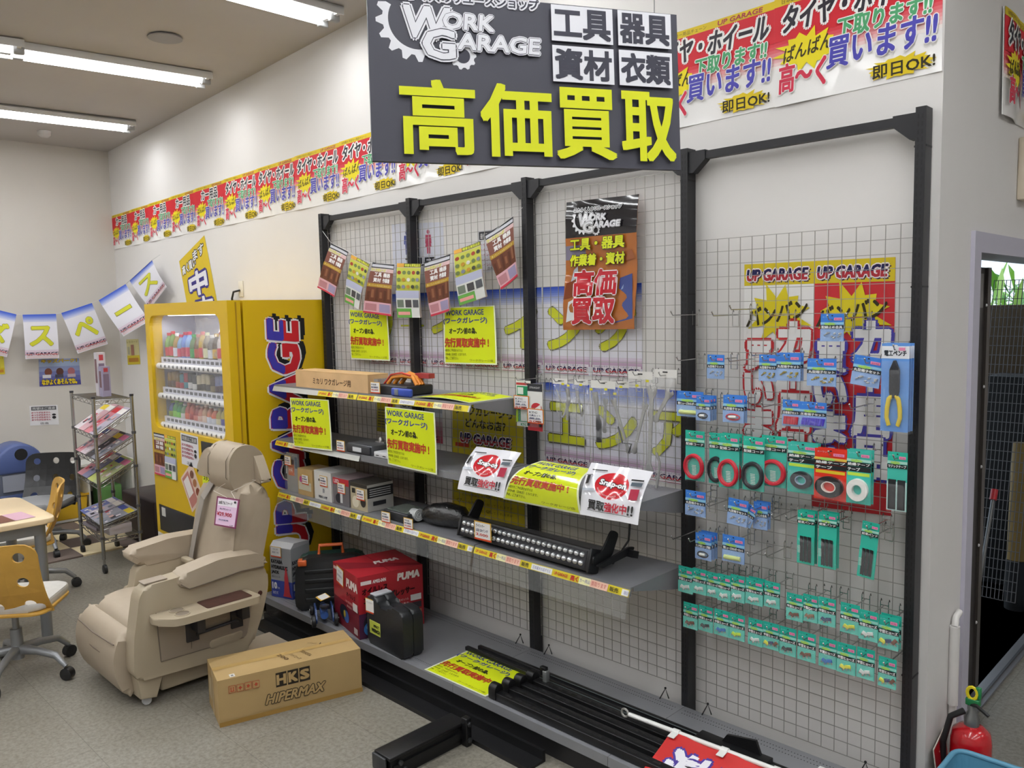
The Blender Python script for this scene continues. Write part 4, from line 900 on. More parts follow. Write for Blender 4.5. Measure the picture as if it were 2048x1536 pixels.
def ring_slab(mb, inner, outer, y0, y1, m):
    n = len(inner); vs = [(x, y, z) for y in (y0, y1) for L in (inner, outer) for x, z in L]; fs = []
    for i in range(n):
        j = (i+1) % n; fs += [(i, j, n+j, n+i), (2*n+i, 3*n+i, 3*n+j, 2*n+j), (i, 2*n+i, 2*n+j, j), (n+i, n+j, 3*n+j, 3*n+i)]
    mb.add(vs, fs, m)
inn = rrect(wx0, wz0, wx1, wz1, wr); out = []
for i, (x, z) in enumerate(inn):
    q = i//7; cx, cz = ((V1, VH), (V0, VH), (V0, .1), (V1, .1))[q]; k = i % 7
    e = [(V1, z if k == 0 else cz), (x if k == 0 else cx, VH), (V0, z if k == 0 else cz), (x if k == 0 else cx, .1)][q]
    if 0 < k < 6: e = (cx, cz)
    if k == 6: e = [(x, VH), (V0, z), (x, .1), (V1, z)][q]
    out.append(e)
mb = MB(); ring_slab(mb, inn, out, VY, VY+.085, YEL); P(mb, 'front_door', vm)
LAV = mat('c9cad8', .5)
mb = MB()
for b in (((wx0-.02, VY+.33, wz0-.02), (wx1+.02, VY+.34, wz1+.02)), ((wx0-.03, VY+.085, wz0-.03), (wx0-.02, VY+.34, wz1+.03)), ((wx1+.02, VY+.085, wz0-.03), (wx1+.03, VY+.34, wz1+.03)), ((wx0-.03, VY+.085, wz1+.02), (wx1+.03, VY+.34, wz1+.03)), ((wx0-.03, VY+.085, wz0-.03), (wx1+.03, VY+.34, wz0-.02))): mb.box(*b, LAV)
P(mb, 'display_case', vm)
mb = MB(); mb.tube([(wx0+.05, VY+.12, wz1+.006), (wx1-.05, VY+.12, wz1+.006)], .012, mat('ffffff', .4, emit=3)); P(mb, 'display_lamp', vm)
ld = bpy.data.lights.new('case_light', 'AREA'); ld.shape = 'RECTANGLE'; ld.size = .95; ld.size_y = .05; ld.energy = 1.5; lo = bpy.data.objects.new('case_light', ld); COL.objects.link(lo); lo.location = ((wx0+wx1)/2, VY+.12, wz1-.03); lo.rotation_euler = (-.35, 0, 0)
WP = mat('e8e8ea', .35); DKB = mat('2a2a30', .4)
for r_, z in enumerate((1.515, 1.305, 1.1)):
    mb = MB(); mb.tube([(wx0-.002, VY+.05, z), (wx1-.05, VY+.05, z)], .021, WP, 10)
    mb.box((wx0+.02, VY+.06, z+.018), (wx1-.04, VY+.075, z+.062), mat('d6d7e4', .5)); mb.box((wx0+.02, VY+.075, z+.02), (wx1-.04, VY+.3, z+.028), WP)
    for k in range(14): x = wx0+.085+.066*k; mb.box((x-.022, VY+.0585, z+.03), (x+.022, VY+.06, z+.05), mat('55565f', .5)); mb.lathe([(.011, 0), (.009, .004)], DKB, 10, frame((1, 0, 0), (0, 0, 1), (0, -1, 0), (x, VY+.031, z)))
    P(mb, 'selection_rail', vm)
mb = MB(); mb.box((wx0-.015, VY+.02, wz0-.015), (wx1+.015, VY+.024, wz1+.015), mat('f2f4f8', .05, alpha=.1, spec=.8)); P(mb, 'window_pane', vm)
mb = MB(); mb.box((-4.81, VY-.006, .35), (-4.24, VY, .535), mat('262628', .35), bev=.004); mb.box((-4.76, VY-.008, .46), (-4.7, VY-.006, .52), mat('c9c9c4', .5)); P(mb, 'dispensing_flap', vm)
mb = MB(); mb.box((-4.07, VY-.008, .98), (-3.8, VY, 1.06), mat('1d1d20', .4), bev=.004); mb.box((-3.98, VY-.01, 1.0), (-3.94, VY-.008, 1.02), mat('d84a2a', .4)); P(mb, 'coin_panel', vm)
for x in (V0+.06, V1-.1):
    for y in (VY+.15, -.06): mb = MB(); mb.box((x, y, 0), (x+.05, y+.05, .06), DKB); P(mb, 'foot', vm)
mb = MB(); mb.box((V1-.0, VY+.05, .1), (V1+.004, VY+.058, VH-.01), mat('a57f0a', .5)); mb.box((V0-.03, VY+.03, 1.36), (V0, VY+.08, 1.41), YEL); P(mb, 'door_seam', vm)
mb = MB(); c = Card(mb, 1.52, .235, flat((V1+.0005, -.157, .31), (0, 0, 1), (0, -1, 0))); c.nx = c.ny = 1
c.text('UP GARAGE', 0.02, .012, .205, 'c2202c', w=1.47, bold=.05, out='e9e9ee', ow=.12, shear=.1, shadow='17171c', sh=(.1, -.16))
up_logo(c, .02, .012, 1.47, .205, '3f39a6', 'c2202c', False); P(mb, 'side_lettering', vm)
# drinks on show
def drink(kind, col, cap, h):
    mb = MB(); r = .029 if kind == 'can' else .031; m = mat(col, .25, spec=.6)
    if kind == 'can': mb.lathe([(.022, 0), (.027, .006), (.027, h-.01), (.023, h)], m, 12); mb.lathe([(.0275, h*.25), (.0275, h*.55)], mat(cap, .4), 12)
    else: mb.lathe([(.026, 0), (r, .01), (r, h*.62), (.025, h*.75), (.012, h*.88), (.012, h*.92)], m, 12); mb.lathe([(.015, h*.9), (.015, h)], mat(cap, .4), 10); mb.lathe([(r+.0006, h*.2), (r+.0006, h*.5)], mat(cap if cap != 'e8e8e8' else 'd6dbe8', .4), 12)
    return mb
R1 = [('7fa85a', 'c8323a'), ('6a8a3a', 'c8323a'), ('9a7a3a', 'e8e8e8'), ('7aa0c8', 'c83a5a'), ('6a8ad0', 'b02a4a'), ('8aa8d8', 'c83a5a'), ('5a7a4a', '3a9a4a'), ('6a4a2a', 'b03a1a'), ('c0a02a', 'c8323a'), ('7a6a4a', 'd8d8b0'), ('4a3a2a', 'e8e8e8'), ('5a4a3a', 'c8a02a'), ('d8d0d0', 'c82a3a'), ('c8505a', 'e8e8e8')]
R2 = [('8a6a2a', '5a3a1a'), ('8a6a2a', '5a3a1a'), ('7a5a2a', 'a03a2a'), ('3a7a8a', 'b03a4a'), ('a84050', '3a8a9a'), ('3a3a3e', 'd8d8d8'), ('44464a', 'd8d8d8'), ('c8bea0', '3a342a'), ('d0c6a8', '3a342a'), ('c8bea0', '3a342a'), ('4a3a2e', '8a7a5a'), ('7a80b0', '4a2a3a'), ('8088b8', '4a2a3a'), ('a0a0a8', '7a2a2a')]
R3 = [('4a5a9a', '8aa03a'), ('4aa04a', '8ad04a'), ('3a9a5a', '7ac84a'), ('6a9a6a', 'd8d8d8'), ('b04a3a', 'd86a4a'), ('c05a4a', 'a83a3a'), ('a03030', 'd8786a'), ('d08a7a', 'd8b0a0'), ('c8a080', 'e8d0c0'), ('d07a5a', 'e8e8e8'), ('d8643a', 'e8e8e8'), ('b0a050', 'd8d0a0'), ('b8ac50', '4a4a9a'), ('b0a040', 'd8d0a0')]
for R_, z, kd, h, nm_ in ((R1, 1.543, 'bottle', .2, 'top'), (R2, 1.333, 'can', .135, 'middle'), (R3, 1.128, 'bottle', .135, 'bottom')):
    for k, (a, b) in enumerate(R_):
        o = drink(kd, a, b, h*(1+.06*math.sin(k*1.7))).build('drink_'+kd, loc=(0, 0, 0), label='sample %s, %s from the left on the %s row of the vending machine' % (kd, words[k], nm_), cat='drink', group='sample drinks in the vending machine'); o.location = (wx0+.045+.0665*k, VY+.115, z)
rnd = random.Random(4); mb = MB(); vs, fs = [], []
for j in range(9):
    for i in range(8): vs.append((-4.25+.42*i/7+rnd.uniform(-.012, .012), VY+.09+rnd.uniform(-.014, .014), 1.84-.3*j/8*(1-.4*abs(i-3)/4)+rnd.uniform(-.01, .01)))
for j in range(8):
    for i in range(7): k = j*8+i; fs.append((k, k+1, k+9, k+8))
mb.add(vs, fs, mat('eef0f4', .08, alpha=.28, spec=1)); mb.build('plastic_bag', label='crumpled clear plastic bag hanging inside the vending machine window', cat='bag')
# papers stuck on the machine
F2 = VY-.001
def on_vm(name, x0, z0, x1, z1, base, draw, label, rot=0, cat='leaflet', g=None):
    mb = MB(); w, h = x1-x0, z1-z0; cx, cz = (x0+x1)/2, (z0+z1)/2; cr_, sr = math.cos(rot), math.sin(rot)
    c = Card(mb, w, h, lambda u, v, q: Vector((cx+(u-w/2)*cr_-(v-h/2)*sr, F2-q, cz+(u-w/2)*sr+(v-h/2)*cr_))); c.base(base, .0005); draw(c, w, h); return mb.build(name, label=label, cat=cat, group=g)
on_vm('machine_leaflet', -4.838, .75, -4.655, 1.045, 'd8c8c0', d_leafA, 'brown printed leaflet taped low on the vending machine front')
on_vm('machine_leaflet', -4.653, .75, -4.472, 1.045, 'd8d8c0', d_leafB, 'yellow green printed leaflet taped low on the vending machine front')
def d_warn(c, w, h):
    c.rect(w*.06, h*.76, w*.94, h*.95, '5a5a5e'); c.text('両替はご遠慮', w*.1, h*.79, h*.13, 'dcdcdc', w=w*.8)
    for i in range(4): c.text('おつりが出ません', w*.06, h*(.6-.12*i), h*.09, 'b04a5e', w=w*.66, bold=.04)
    c.disc(w*.84, h*.52, w*.07, h*.05, '2a2a2e'); c.disc(w*.84, h*.38, w*.07, h*.07, '2a2a2e'); c.text('店長', w*.34, h*.05, h*.1, '4a4a52', w=w*.3)
on_vm('machine_notice', -4.39, .87, -4.125, 1.082, 'dcdbe0', d_warn, 'white notice with pink text on the vending machine', -.02, 'notice')
def d_menu(c, w, h):
    c.rect(w*.08, h*.08, w*.6, h*.94, 'b87a70'); c.rect(w*.12, h*.35, w*.5, h*.85, 'e2dcd8')
    for i in range(3): c.disc(w*.78, h*(.25+.25*i), w*.13, h*.1, ('8a4a34', 'a06a48', '7a5040')[i])
on_vm('food_leaflet', -4.37, .6, -4.145, .86, 'd8c0b0', d_menu, 'food leaflet stuck on its corner on the vending machine', .62)
def d_yc(c, w, h): c.text('スタンド出', w*.1, h*.55, h*.25, '3a3a14', w=w*.8, bold=.04); c.text('販売中', w*.1, h*.2, h*.22, '3a3a14', w=w*.5, bold=.04)
on_vm('yellow_card', -4.09, .74, -3.9, .86, 'd3dd28', d_yc, 'yellow card on the vending machine beside the headrest', 0, 'card')
on_vm('white_sticker', -4.868, .275, -4.75, .325, 'd9d5cc', lambda c, w, h: c.text('注意', w*.2, h*.3, h*.4, '7a6a5a', w=w*.6), 'small white sticker near the foot of the vending machine', -.05, 'sticker')
# ================================================================ beige car seat
LE = mat('a69885', .5, noise=.03, scale=12, bump=.04); LE2 = mat('9c8f80', .55, noise=.03, scale=12); PL = mat('a89b85', .42); SEAM = mat('6f6357', .7)
st = empty('captain_chair', (-3.2, -1.2, 0), label='beige leather captain seat from a car, on small castors', cat='seat')
YZ = lambda x: frame((0, 1, 0), (0, 0, 1), (1, 0, 0), (x, 0, 0))
def pz(name, poly, x0, x1, m=LE, bev=.02, seg=3, par=st, fn=None):
    mb = MB(); mb.prism(poly, x0, x1, m, YZ(0), bev=bev, seg=seg)
    if fn: mb.v = [fn(v) for v in mb.v]
    return P(mb, name, par)
def rnd_poly(p, r=.03, n=4):
    o = []
    for i in range(len(p)):
        a, b, c = Vector(p[i-1]), Vector(p[i]), Vector(p[(i+1) % len(p)]); d0, d1 = (a-b), (c-b); q = min(r, d0.length*.45, d1.length*.45); s0, s1 = b+d0.normalized()*q, b+d1.normalized()*q
        for k in range(n+1): t = k/n; o.append(tuple(s0*(1-t)**2+b*2*t*(1-t)+s1*t*t))
    return o
side = rnd_poly([(-1.5, .55), (-1.465, .596), (-1.34, .598), (-1.23, .61), (-.9, .575), (-.848, .53), (-.845, .44), (-.884, .302), (-.949, .15), (-1.007, .122), (-1.523, .146), (-1.545, .19), (-1.537, .343)], .035)
pz('side_panel', side, -2.985, -2.885, PL, .018)
pz('recess_frame', rnd_poly([(-1.43, .46), (-.93, .43), (-.98, .2), (-1.42, .21)], .03), -2.8855, -2.8825, mat('9d9080', .5), .001, 1)
pz('side_pocket', rnd_poly([(-1.18, .24), (-1.0, .245), (-1.01, .2), (-1.18, .195)], .02), -2.884, -2.88, PL, .0015, 1)
pz('armrest_pad', rnd_poly([(-1.33, .568), (-1.3, .612), (-1.1, .645), (-.9, .628), (-.85, .585), (-.86, .55), (-1.0, .556), (-1.12, .545), (-1.27, .535)], .03), -2.998, -2.868, LE, .022)
pz('switch_panel', rnd_poly([(-1.47, .597), (-1.36, .6), (-1.36, .606), (-1.47, .603)], .004), -2.97, -2.9, LE2, .003, 1)
# folding side tray with cup holders and dark wood inlay
tr_ = [(-2.9, -1.46), (-2.82, -1.47), (-2.735, -1.40), (-2.725, -1.36), (-2.725, -.985), (-2.74, -.965), (-2.9, -.975)]
mb = MB(); mb.prism(rnd_poly(tr_, .025), .418, .453, PL, bev=.008, seg=3); ty = P(mb, 'side_tray', st)
def PS(mb, name, par):
    o = mb.build(name, parent=par, loc=(0, 0, 0)); o.matrix_parent_inverse = par.matrix_parent_inverse.copy() if 0 else Matrix.Identity(4); return o
mb = MB(); mb.prism(rnd_poly([(-2.885, -1.235), (-2.755, -1.235), (-2.755, -1.0), (-2.885, -1.0)], .015), .4535, .4545, mat('4a2c28', .3, noise=.25, scale=30)); PS(mb, 'wood_inlay', ty)
for x in (-2.85, -2.785): mb = MB(); mb.lathe([(.034, .4532), (.034, .4536)], mat('84786a', .5), 20, T(x, -1.345, 0)); mb.lathe([(.036, .453), (.036, .456), (.031, .456), (.031, .4535)], PL, 20, T(x, -1.345, 0)); PS(mb, 'cup_holder', ty)
for y in (-1.26, -1.03):
    mb = MB(); mb.box((-2.883, y-.035, .27), (-2.868, y+.025, .36), DKB); mb.box((-2.883, y-.01, .33), (-2.80, y+.03, .418), DKB); P(mb, 'hinge_bracket', st)
mb = MB(); mb.tube([(-2.87, -1.25, .3), (-2.87, -1.03, .31)], .008, DKB); P(mb, 'hinge_rod', st)
mb = MB(); mb.lathe([(.013, 0), (.011, .004)], mat('4a2c28', .4), 12, frame((0, 1, 0), (0, 0, 1), (1, 0, 0), (-2.885, -.895, .41))); P(mb, 'latch_button', st)
pz('seat_cushion', rnd_poly([(-1.49, .25), (-1.53, .34), (-1.5, .405), (-1.38, .43), (-1.0, .385), (-.9, .36), (-.9, .2), (-1.45, .18)], .05), -3.46, -2.985, LE, .04, 4)
pz('leg_rest', rnd_poly([(-1.49, .38), (-1.56, .36), (-1.6, .27), (-1.6, .16), (-1.56, .06), (-1.51, .035), (-1.46, .06), (-1.47, .3)], .05), -3.52, -2.985, LE, .035, 4)
for z in (.315, .235): mb = MB(); mb.tube([(-3.5, -1.575+.05*(.3-z)*3*(z > .3)-.012, z), (-3.25, -1.6, z), (-3.0, -1.59, z)], .0035, SEAM, 5); P(mb, 'seam', st)
def taper(v):
    t = max(0, min(1, (v.z-.68)/.28)); k = 1-.16*t*t; return Vector((-3.21+(v.x+3.21)*k, v.y+.035*(((v.x+3.21)/.24)**2-.5)*(-1), v.z))
back = rnd_poly([(-1.0, .40), (-.985, .55), (-.925, .88), (-.88, .955), (-.80, .965), (-.74, .91), (-.745, .8), (-.82, .52), (-.87, .36)], .05)
pz('backrest', back, -3.46, -2.97, LE, .045, 4, fn=taper)
mb = MB(); arc = [(-.125, .46), (.125, .46), (.135, .66)]+[(.135*math.cos(t), .66+.05*math.sin(t)) for t in [math.pi*i/12 for i in range(1, 12)]]+[(-.135, .66)]
def slope(v): z = v.z; return taper(Vector((v.x, -1.0+.182*(z-.46)+v.y, z)))
mb.prism(arc, -.002, .016, LE2, frame((1, 0, 0), (0, 0, 1), (0, -1, 0), (-3.21, 0, 0)), bev=.012, seg=3); mb.v = [slope(v) for v in mb.v]; P(mb, 'backrest_insert', st)
mb = MB(); mb.tube([slope(Vector((-3.21+x*1.04, -.006, z+.003))) for x, z in arc[2:]], .003, SEAM, 5); P(mb, 'seam', st)
pz('headrest', rnd_poly([(-.91, .915), (-.945, .985), (-.94, 1.1), (-.89, 1.162), (-.81, 1.165), (-.75, 1.115), (-.73, 1.03), (-.76, .93), (-.83, .895)], .06, 6), -3.335, -3.065, LE, .06, 5)
XZ = lambda: frame((1, 0, 0), (0, 0, 1), (0, -1, 0))
for poly, y0, y1 in (([(-3.29, 1.15), (-3.39, 1.115), (-3.47, 1.03), (-3.49, .985), (-3.46, .965), (-3.29, .97)], .84, .93), ([(-3.12, 1.13), (-3.06, 1.1), (-3.01, 1.02), (-2.985, .97), (-3.0, .955), (-3.12, .96)], .745, .80)):
    mb = MB(); mb.prism(rnd_poly(poly, .04), y0, y1, LE, XZ(), bev=.025, seg=3); P(mb, 'headrest_wing', st)
for pts, x in (([(-1.31, .565), (-1.27, .534), (-1.12, .546), (-1.0, .557), (-.87, .552)], -2.868), ([(-1.49, .5), (-1.2, .53), (-.9, .5)], -2.884) if 0 else ([(-1.43, .455), (-1.42, .215)], -2.8825), ([(-1.27, .41), (-1.27, .23)], -2.8825), ([(-1.42, .212), (-1.0, .202)], -2.8825)):
    mb = MB(); mb.tube([(x, a, b) for a, b in pts], .0026, SEAM, 5); P(mb, 'seam', st)
for x in (-3.305, -3.095): mb = MB(); mb.tube([(x, a, b) for a, b in ((-.915, .95), (-.948, 1.0), (-.944, 1.09), (-.9, 1.15), (-.83, 1.168))], .002, SEAM, 5); P(mb, 'seam', st)
for x in (-3.27, -3.1): mb = MB(); mb.tube([(x, -.81, .92), (x, -.8, .99)], .006, CHROME); P(mb, 'headrest_post', st)
pz('far_armrest', rnd_poly([(-1.335, .575), (-1.31, .615), (-1.1, .64), (-.88, .63), (-.85, .57), (-1.0, .52), (-1.27, .515)], .03), -3.585, -3.47, LE, .025)
pz('far_side_panel', rnd_poly([(-1.29, .52), (-.9, .54), (-.95, .15), (-1.48, .14), (-1.47, .34), (-1.32, .38)], .03), -3.56, -3.475, PL, .015)
mb = MB(); bp = [(-3.33, -.905, .955), (-3.35, -.965, .86), (-3.37, -1.0, .7), (-3.4, -1.03, .52), (-3.42, -1.06, .44)]
vs = []; 
for x, y, z in bp: vs += [(x-.025, y, z+.008), (x+.025, y-.004, z-.008)]
mb.add(vs+[(a, b+.003, c_) for a, b, c_ in vs], [(2*i, 2*i+1, 2*i+3, 2*i+2) for i in range(4)]+[(10+2*i+2, 10+2*i+3, 10+2*i+1, 10+2*i) for i in range(4)], mat('8f877f', .7)); P(mb, 'seat_belt', st)
mb = MB(); mb.box((-3.45, -1.065, .5), (-3.35, -1.03, .53), PL, bev=.008); P(mb, 'belt_guide', st)
mb = MB(); mb.box((-3.42, -1.40, .035), (-2.95, -.95, .14), PL, bev=.01); P(mb, 'seat_base', st)
pz('front_foot', [(-1.525, .15), (-1.515, .05), (-1.44, .035), (-1.40, .15)], -3.02, -2.905, PL, .006); pz('front_foot', [(-1.525, .15), (-1.515, .05), (-1.44, .035), (-1.40, .15)], -3.48, -3.37, PL, .006)
mb = MB(); mb.box((-3.25, -.93, .012), (-2.67, -.66, .03), mat('b9ab98', .6), bev=.004); P(mb, 'base_plate', st)
for x, y in ((-2.945, -1.475), (-3.43, -1.475), (-2.98, -.98), (-3.4, -.98)):
    mb = MB(); mb.lathe([(.02, -.011), (.022, -.006), (.022, .006), (.02, .011)], mat('c4c6c8', .4), 14, frame((0, 1, 0), (0, 0, 1), (1, 0, 0), (x, y, .022))); P(mb, 'castor', st)
# pink price card hung on it
tc = [at(434, 992, Y=-.985), at(479.5, 999, Y=-.985), at(471, 1058, Y=-1.01), at(428, 1050, Y=-1.01)]
tw, th = (tc[1]-tc[0]).length, (tc[0]-tc[3]).length
pt = empty('price_card', tc[3], label='pink price card with dark red border hanging on the car seat', cat='price card')
mb = MB(); c = Card(mb, tw, th, quad_map(*tc, tw, th)); c.base('7c2a58', .002); c.rect(tw*.06, th*.05, tw*.94, th*.95, 'e3c3e0'); c.rect(tw*.08, th*.7, tw*.92, th*.93, 'ece6ee')
for t, x, y, h_, w_, q in (('20系アルファード', .12, .75, .11, .6, '2a2a30'), ('キャプテンシート', .2, .56, .07, .5, '4a4a70'), ('¥29,900', .1, .34, .15, .66, 'b0243c'), ('現状販売', .2, .2, .05, .45, '6a6a90'), ('UP', .75, .06, .04, .15, '3a3a40')): c.text(t, tw*x, th*y, th*h_, q, w=tw*w_, bold=.03)
c.disc(tw*.85, th*.88, tw*.05, th*.04, '2a2a30'); P(mb, 'card', pt)
mb = MB(); a_, b_ = tc[0].lerp(tc[1], .45), tc[0].lerp(tc[1], .8); mb.tube([a_, (-3.2, -.97, .92), (-3.13, -.93, .965), (-3.1, -.85, .975), (-3.05, -.8, .97), b_.lerp(Vector((-3.1, -.9, .96)), .5)+Vector((0, -.02, .0)), b_], .0013, mat('d8d4cc', .5), 5); P(mb, 'string', pt)
# ================================================================ corner with table, chairs and magazines
WOODY = mat('c09440', .4, noise=.08, scale=9)
def chair(shell, pad, label, loc, rz):
    """faces local -y; swivel chair with a holed shell back."""
    r = empty('swivel_chair', loc, 0, label, 'chair', 'swivel chairs by the table')
    W, B0, B1 = .43, .36, .76; mb = MB(); cw, chh = W/3, (B1-B0)/3; n = 16; R = .07
    def shape(x, z, y):
        hx, z1 = W/2, B1
        if abs(x) > hx-R and z > z1-R:
            cx, cz = math.copysign(hx-R, x), z1-R; d = math.hypot(x-cx, z-cz)
            if d > R: x, z = cx+(x-cx)*R/d, cz+(z-cz)*R/d
        t = (z-B0)/(B1-B0); yy = .19+.05*t-.05*(1-t)**3*2+.05*(x/hx)**2*(-1); return (x, yy+y, z)
    for i in range(3):
        for j in range(3):
            cx, cz = (i-1)*cw, B0+chh*(j+.5); cx *= .98; vs, fs = [], []
            for y in (0, .012):
                for k in range(n):
                    t = 2*math.pi*k/n+math.pi/n*0; q = max(abs(math.cos(t)), abs(math.sin(t)))
                    vs.append(shape((i-1)*cw+cw/2*math.cos(t)/q, B0+chh*(j+.5)+chh/2*math.sin(t)/q, y))
                for k in range(n): t = 2*math.pi*k/n; vs.append(shape(cx+.026*math.cos(t), cz+.026*math.sin(t), y))
            for k in range(n):
                l = (k+1) % n; fs += [(k, l, n+l, n+k), (2*n+k, 3*n+k, 3*n+l, 2*n+l), (n+k, n+l, 3*n+l, 3*n+k)]
                if (i == 0 and math.cos(2*math.pi*(k+.5)/n) < -.7) or (i == 2 and math.cos(2*math.pi*(k+.5)/n) > .7) or (j == 2 and math.sin(2*math.pi*(k+.5)/n) > .7) or (j == 0 and math.sin(2*math.pi*(k+.5)/n) < -.7): fs.append((k, 2*n+k, 2*n+l, l))
            mb.add(vs, fs, shell)
    mb.build('backrest', r, (0, 0, 0))
    mb = MB(); mb.prism(rnd_poly([(-.215, .16), (.215, .16), (.2, -.22), (-.2, -.22)], .07), .372, .385, shell, bev=.004); mb.build('seat_shell', r, (0, 0, 0))
    mb = MB(); mb.prism(rnd_poly([(-.2, .14), (.2, .14), (.195, -.235), (-.195, -.235)], .07), .386, .428, pad, bev=.016, seg=3); mb.build('seat_pad', r, (0, 0, 0))
    GR = mat('8d8f92', .4, .5); mb = MB(); mb.lathe([(.03, .1), (.028, .26), (.016, .26), (.016, .33), (.03, .33), (.05, .372)], GR, 14); mb.build('column', r, (0, 0, 0))
    for k in range(5):
        t = 2*math.pi*k/5+.35; c_, s_ = math.cos(t), math.sin(t)
        mb = MB(); mb.tube([(0, 0, .15), (.12*c_, .12*s_, .145), (.22*c_, .22*s_, .125), (.275*c_, .275*s_, .07)], [.028, .02, .018, .014], GR, 8); lg = mb.build('base_leg', r, (0, 0, 0))
        mb = MB(); F = frame((c_, s_, 0), (0, 0, 1), (s_, -c_, 0), (.28*c_, .28*s_, .032)); mb.lathe([(.02, -.022), (.032, -.018), (.032, .018), (.02, .022)], mat('1b1b1d', .5), 16, F); mb.build('castor', lg, (0, 0, 0))
    r.rotation_euler.z = rz; return r
# local -y is the way the chair faces
face = lambda dx, dy: math.atan2(dx, -dy)
PADW = mat('bfbdb8', .8, noise=.05, scale=30)
chair(WOODY, PADW, 'yellow plywood swivel chair nearest the car seat, seen from behind', (-3.76, -1.81, 0), face(-.78, .62))
chair(WOODY, PADW, 'yellow plywood swivel chair tucked under the far side of the table', (-5.13, -1.4, 0), face(-.22, -.97))
chair(mat('161618', .35), mat('8f9092', .7), 'black plastic swivel chair facing the table, beside the blue bin', (-6.2, -.99, 0), face(.75, -.66))
tb = empty('table', (-4.55, -2.1, 0), label='pale wooden table with grey steel legs at the left edge', cat='table')
mb = MB(); mb.prism(rnd_poly([(-4.95, -2.75), (-4.14, -2.75), (-4.14, -1.475), (-4.95, -1.475)], .07), .69, .72, mat('dcc6a2', .4, noise=.05, scale=6), bev=.006); P(mb, 'table_top', tb)
GR = mat('85888c', .4, .4)
mb = MB(); mb.box((-4.88, -2.68, .62), (-4.21, -2.65, .69), GR); mb.box((-4.88, -1.56, .62), (-4.21, -1.535, .69), GR); mb.box((-4.9, -2.66, .62), (-4.88, -1.55, .69), GR); mb.box((-4.22, -2.66, .62), (-4.2, -1.55, .69), GR); P(mb, 'apron', tb)
for x in (-4.87, -4.235):
    for y in (-2.65, -1.545): mb = MB(); mb.tube([(x, y, 0), (x, y, .69)], .03, GR, 12); P(mb, 'leg', tb)
def flatsheet(name, o, ang, w, h, base, draw, label, cat, z):
    mb = MB(); c = Card(mb, w, h, flat((o[0], o[1], z), (math.cos(ang), math.sin(ang), 0), (-math.sin(ang), math.cos(ang), 0))); c.base(base, .001); draw(c, w, h); mb.build(name, label=label, cat=cat)
flatsheet('table_leaflet', (-4.2, -1.86), math.pi*.5+.1, .3, .21, 'd8c8c0', lambda c, w, h: (c.rect(0, 0, w*.3, h, 'b08a3a'), c.rect(w*.3, 0, w*.65, h, '6a4030'), c.rect(w*.65, 0, w, h, 'c8a0b0')), 'brown and pink leaflet lying on the table', 'leaflet', .722)
mb = MB(); mb.ball((.05, .018), mat('dfe0e2', .5), T(-4.62, -1.72, .738)); mb.build('white_lump', label='crumpled white tissue on the table at the picture edge', cat='tissue')
# chrome magazine rack
mr = empty('magazine_rack', (-5.56, -.73, 0), label='chrome wire rack of slanted magazine trays on castors', cat='rack')
pp = [(-5.92, -.82), (-5.24, -.885), (-5.21, -.63), (-5.88, -.575)]; CR2 = mat('a5a5a3', .25, .9)
for x, y in pp:
    mb = MB(); mb.tube([(x, y, .1), (x, y, 1.29)], .0125, CR2, 10); mb.lathe([(.0145, 1.28), (.0145, 1.295)], DKB, 10, T(x, y, 0))
    for z in (.25, .45, .75, 1.0): mb.lathe([(.016, z), (.016, z+.02)], mat('4a4a4c', .4), 10, T(x, y, 0))
    P(mb, 'post', mr)
    mb = MB(); mb.tube([(x, y, .06), (x, y, .1)], .008, CR2); mb.lathe([(.02, -.014), (.032, -.01), (.032, .01), (.02, .014)], mat('1b1b1d', .5), 14, frame((1, 0, 0), (0, 0, 1), (0, -1, 0), (x+.01, y, .032))); P(mb, 'castor', mr)
def tray(zl, zh, name):
    mb = MB(); a, b, c_, d = [Vector((x, y, z)) for (x, y), z in zip(pp, (zl, zl, zh, zh))]
    for q in ((a, b), (b, c_), (c_, d), (d, a)): mb.tube(q, .0035, CR2, 6)
    for q in ((a, b), (b, c_), (d, a)):
        lo = [p+Vector((0, 0, -.03)) for p in q]; mb.tube(lo, .003, CR2, 6); n = 10
        for i in range(n): mb.tube([q[0].lerp(q[1], i/n) if i % 2 else lo[0].lerp(lo[1], i/n), q[0].lerp(q[1], (i+1)/n) if (i+1) % 2 else lo[0].lerp(lo[1], (i+1)/n)], .002, CR2, 4)
    for i in range(1, 22): t = i/22; mb.tube([a.lerp(b, t), d.lerp(c_, t)], .0018, CR2, 4)
    P(mb, name, mr); return a, b, c_, d
tray(1.265, 1.265, 'top_shelf')
lev = [((173, 865), (230, 810)), ((174, 912), (230, 860)), ((180, 961), (236, 908)), ((180, 1038), (234, 1000))]
MAGC = [['d8d0d4', 'c8a0a8', 'c87a84', 'b0a8b8'], ['c88a94', 'd0c0c8', '3a3438', '8a8a94'], ['b87a84', '7a7a9a', 'b8c06a', 'a8b080'], ['6a74b0', 'b0aab8', '9a9aa8', '8a8c98']]
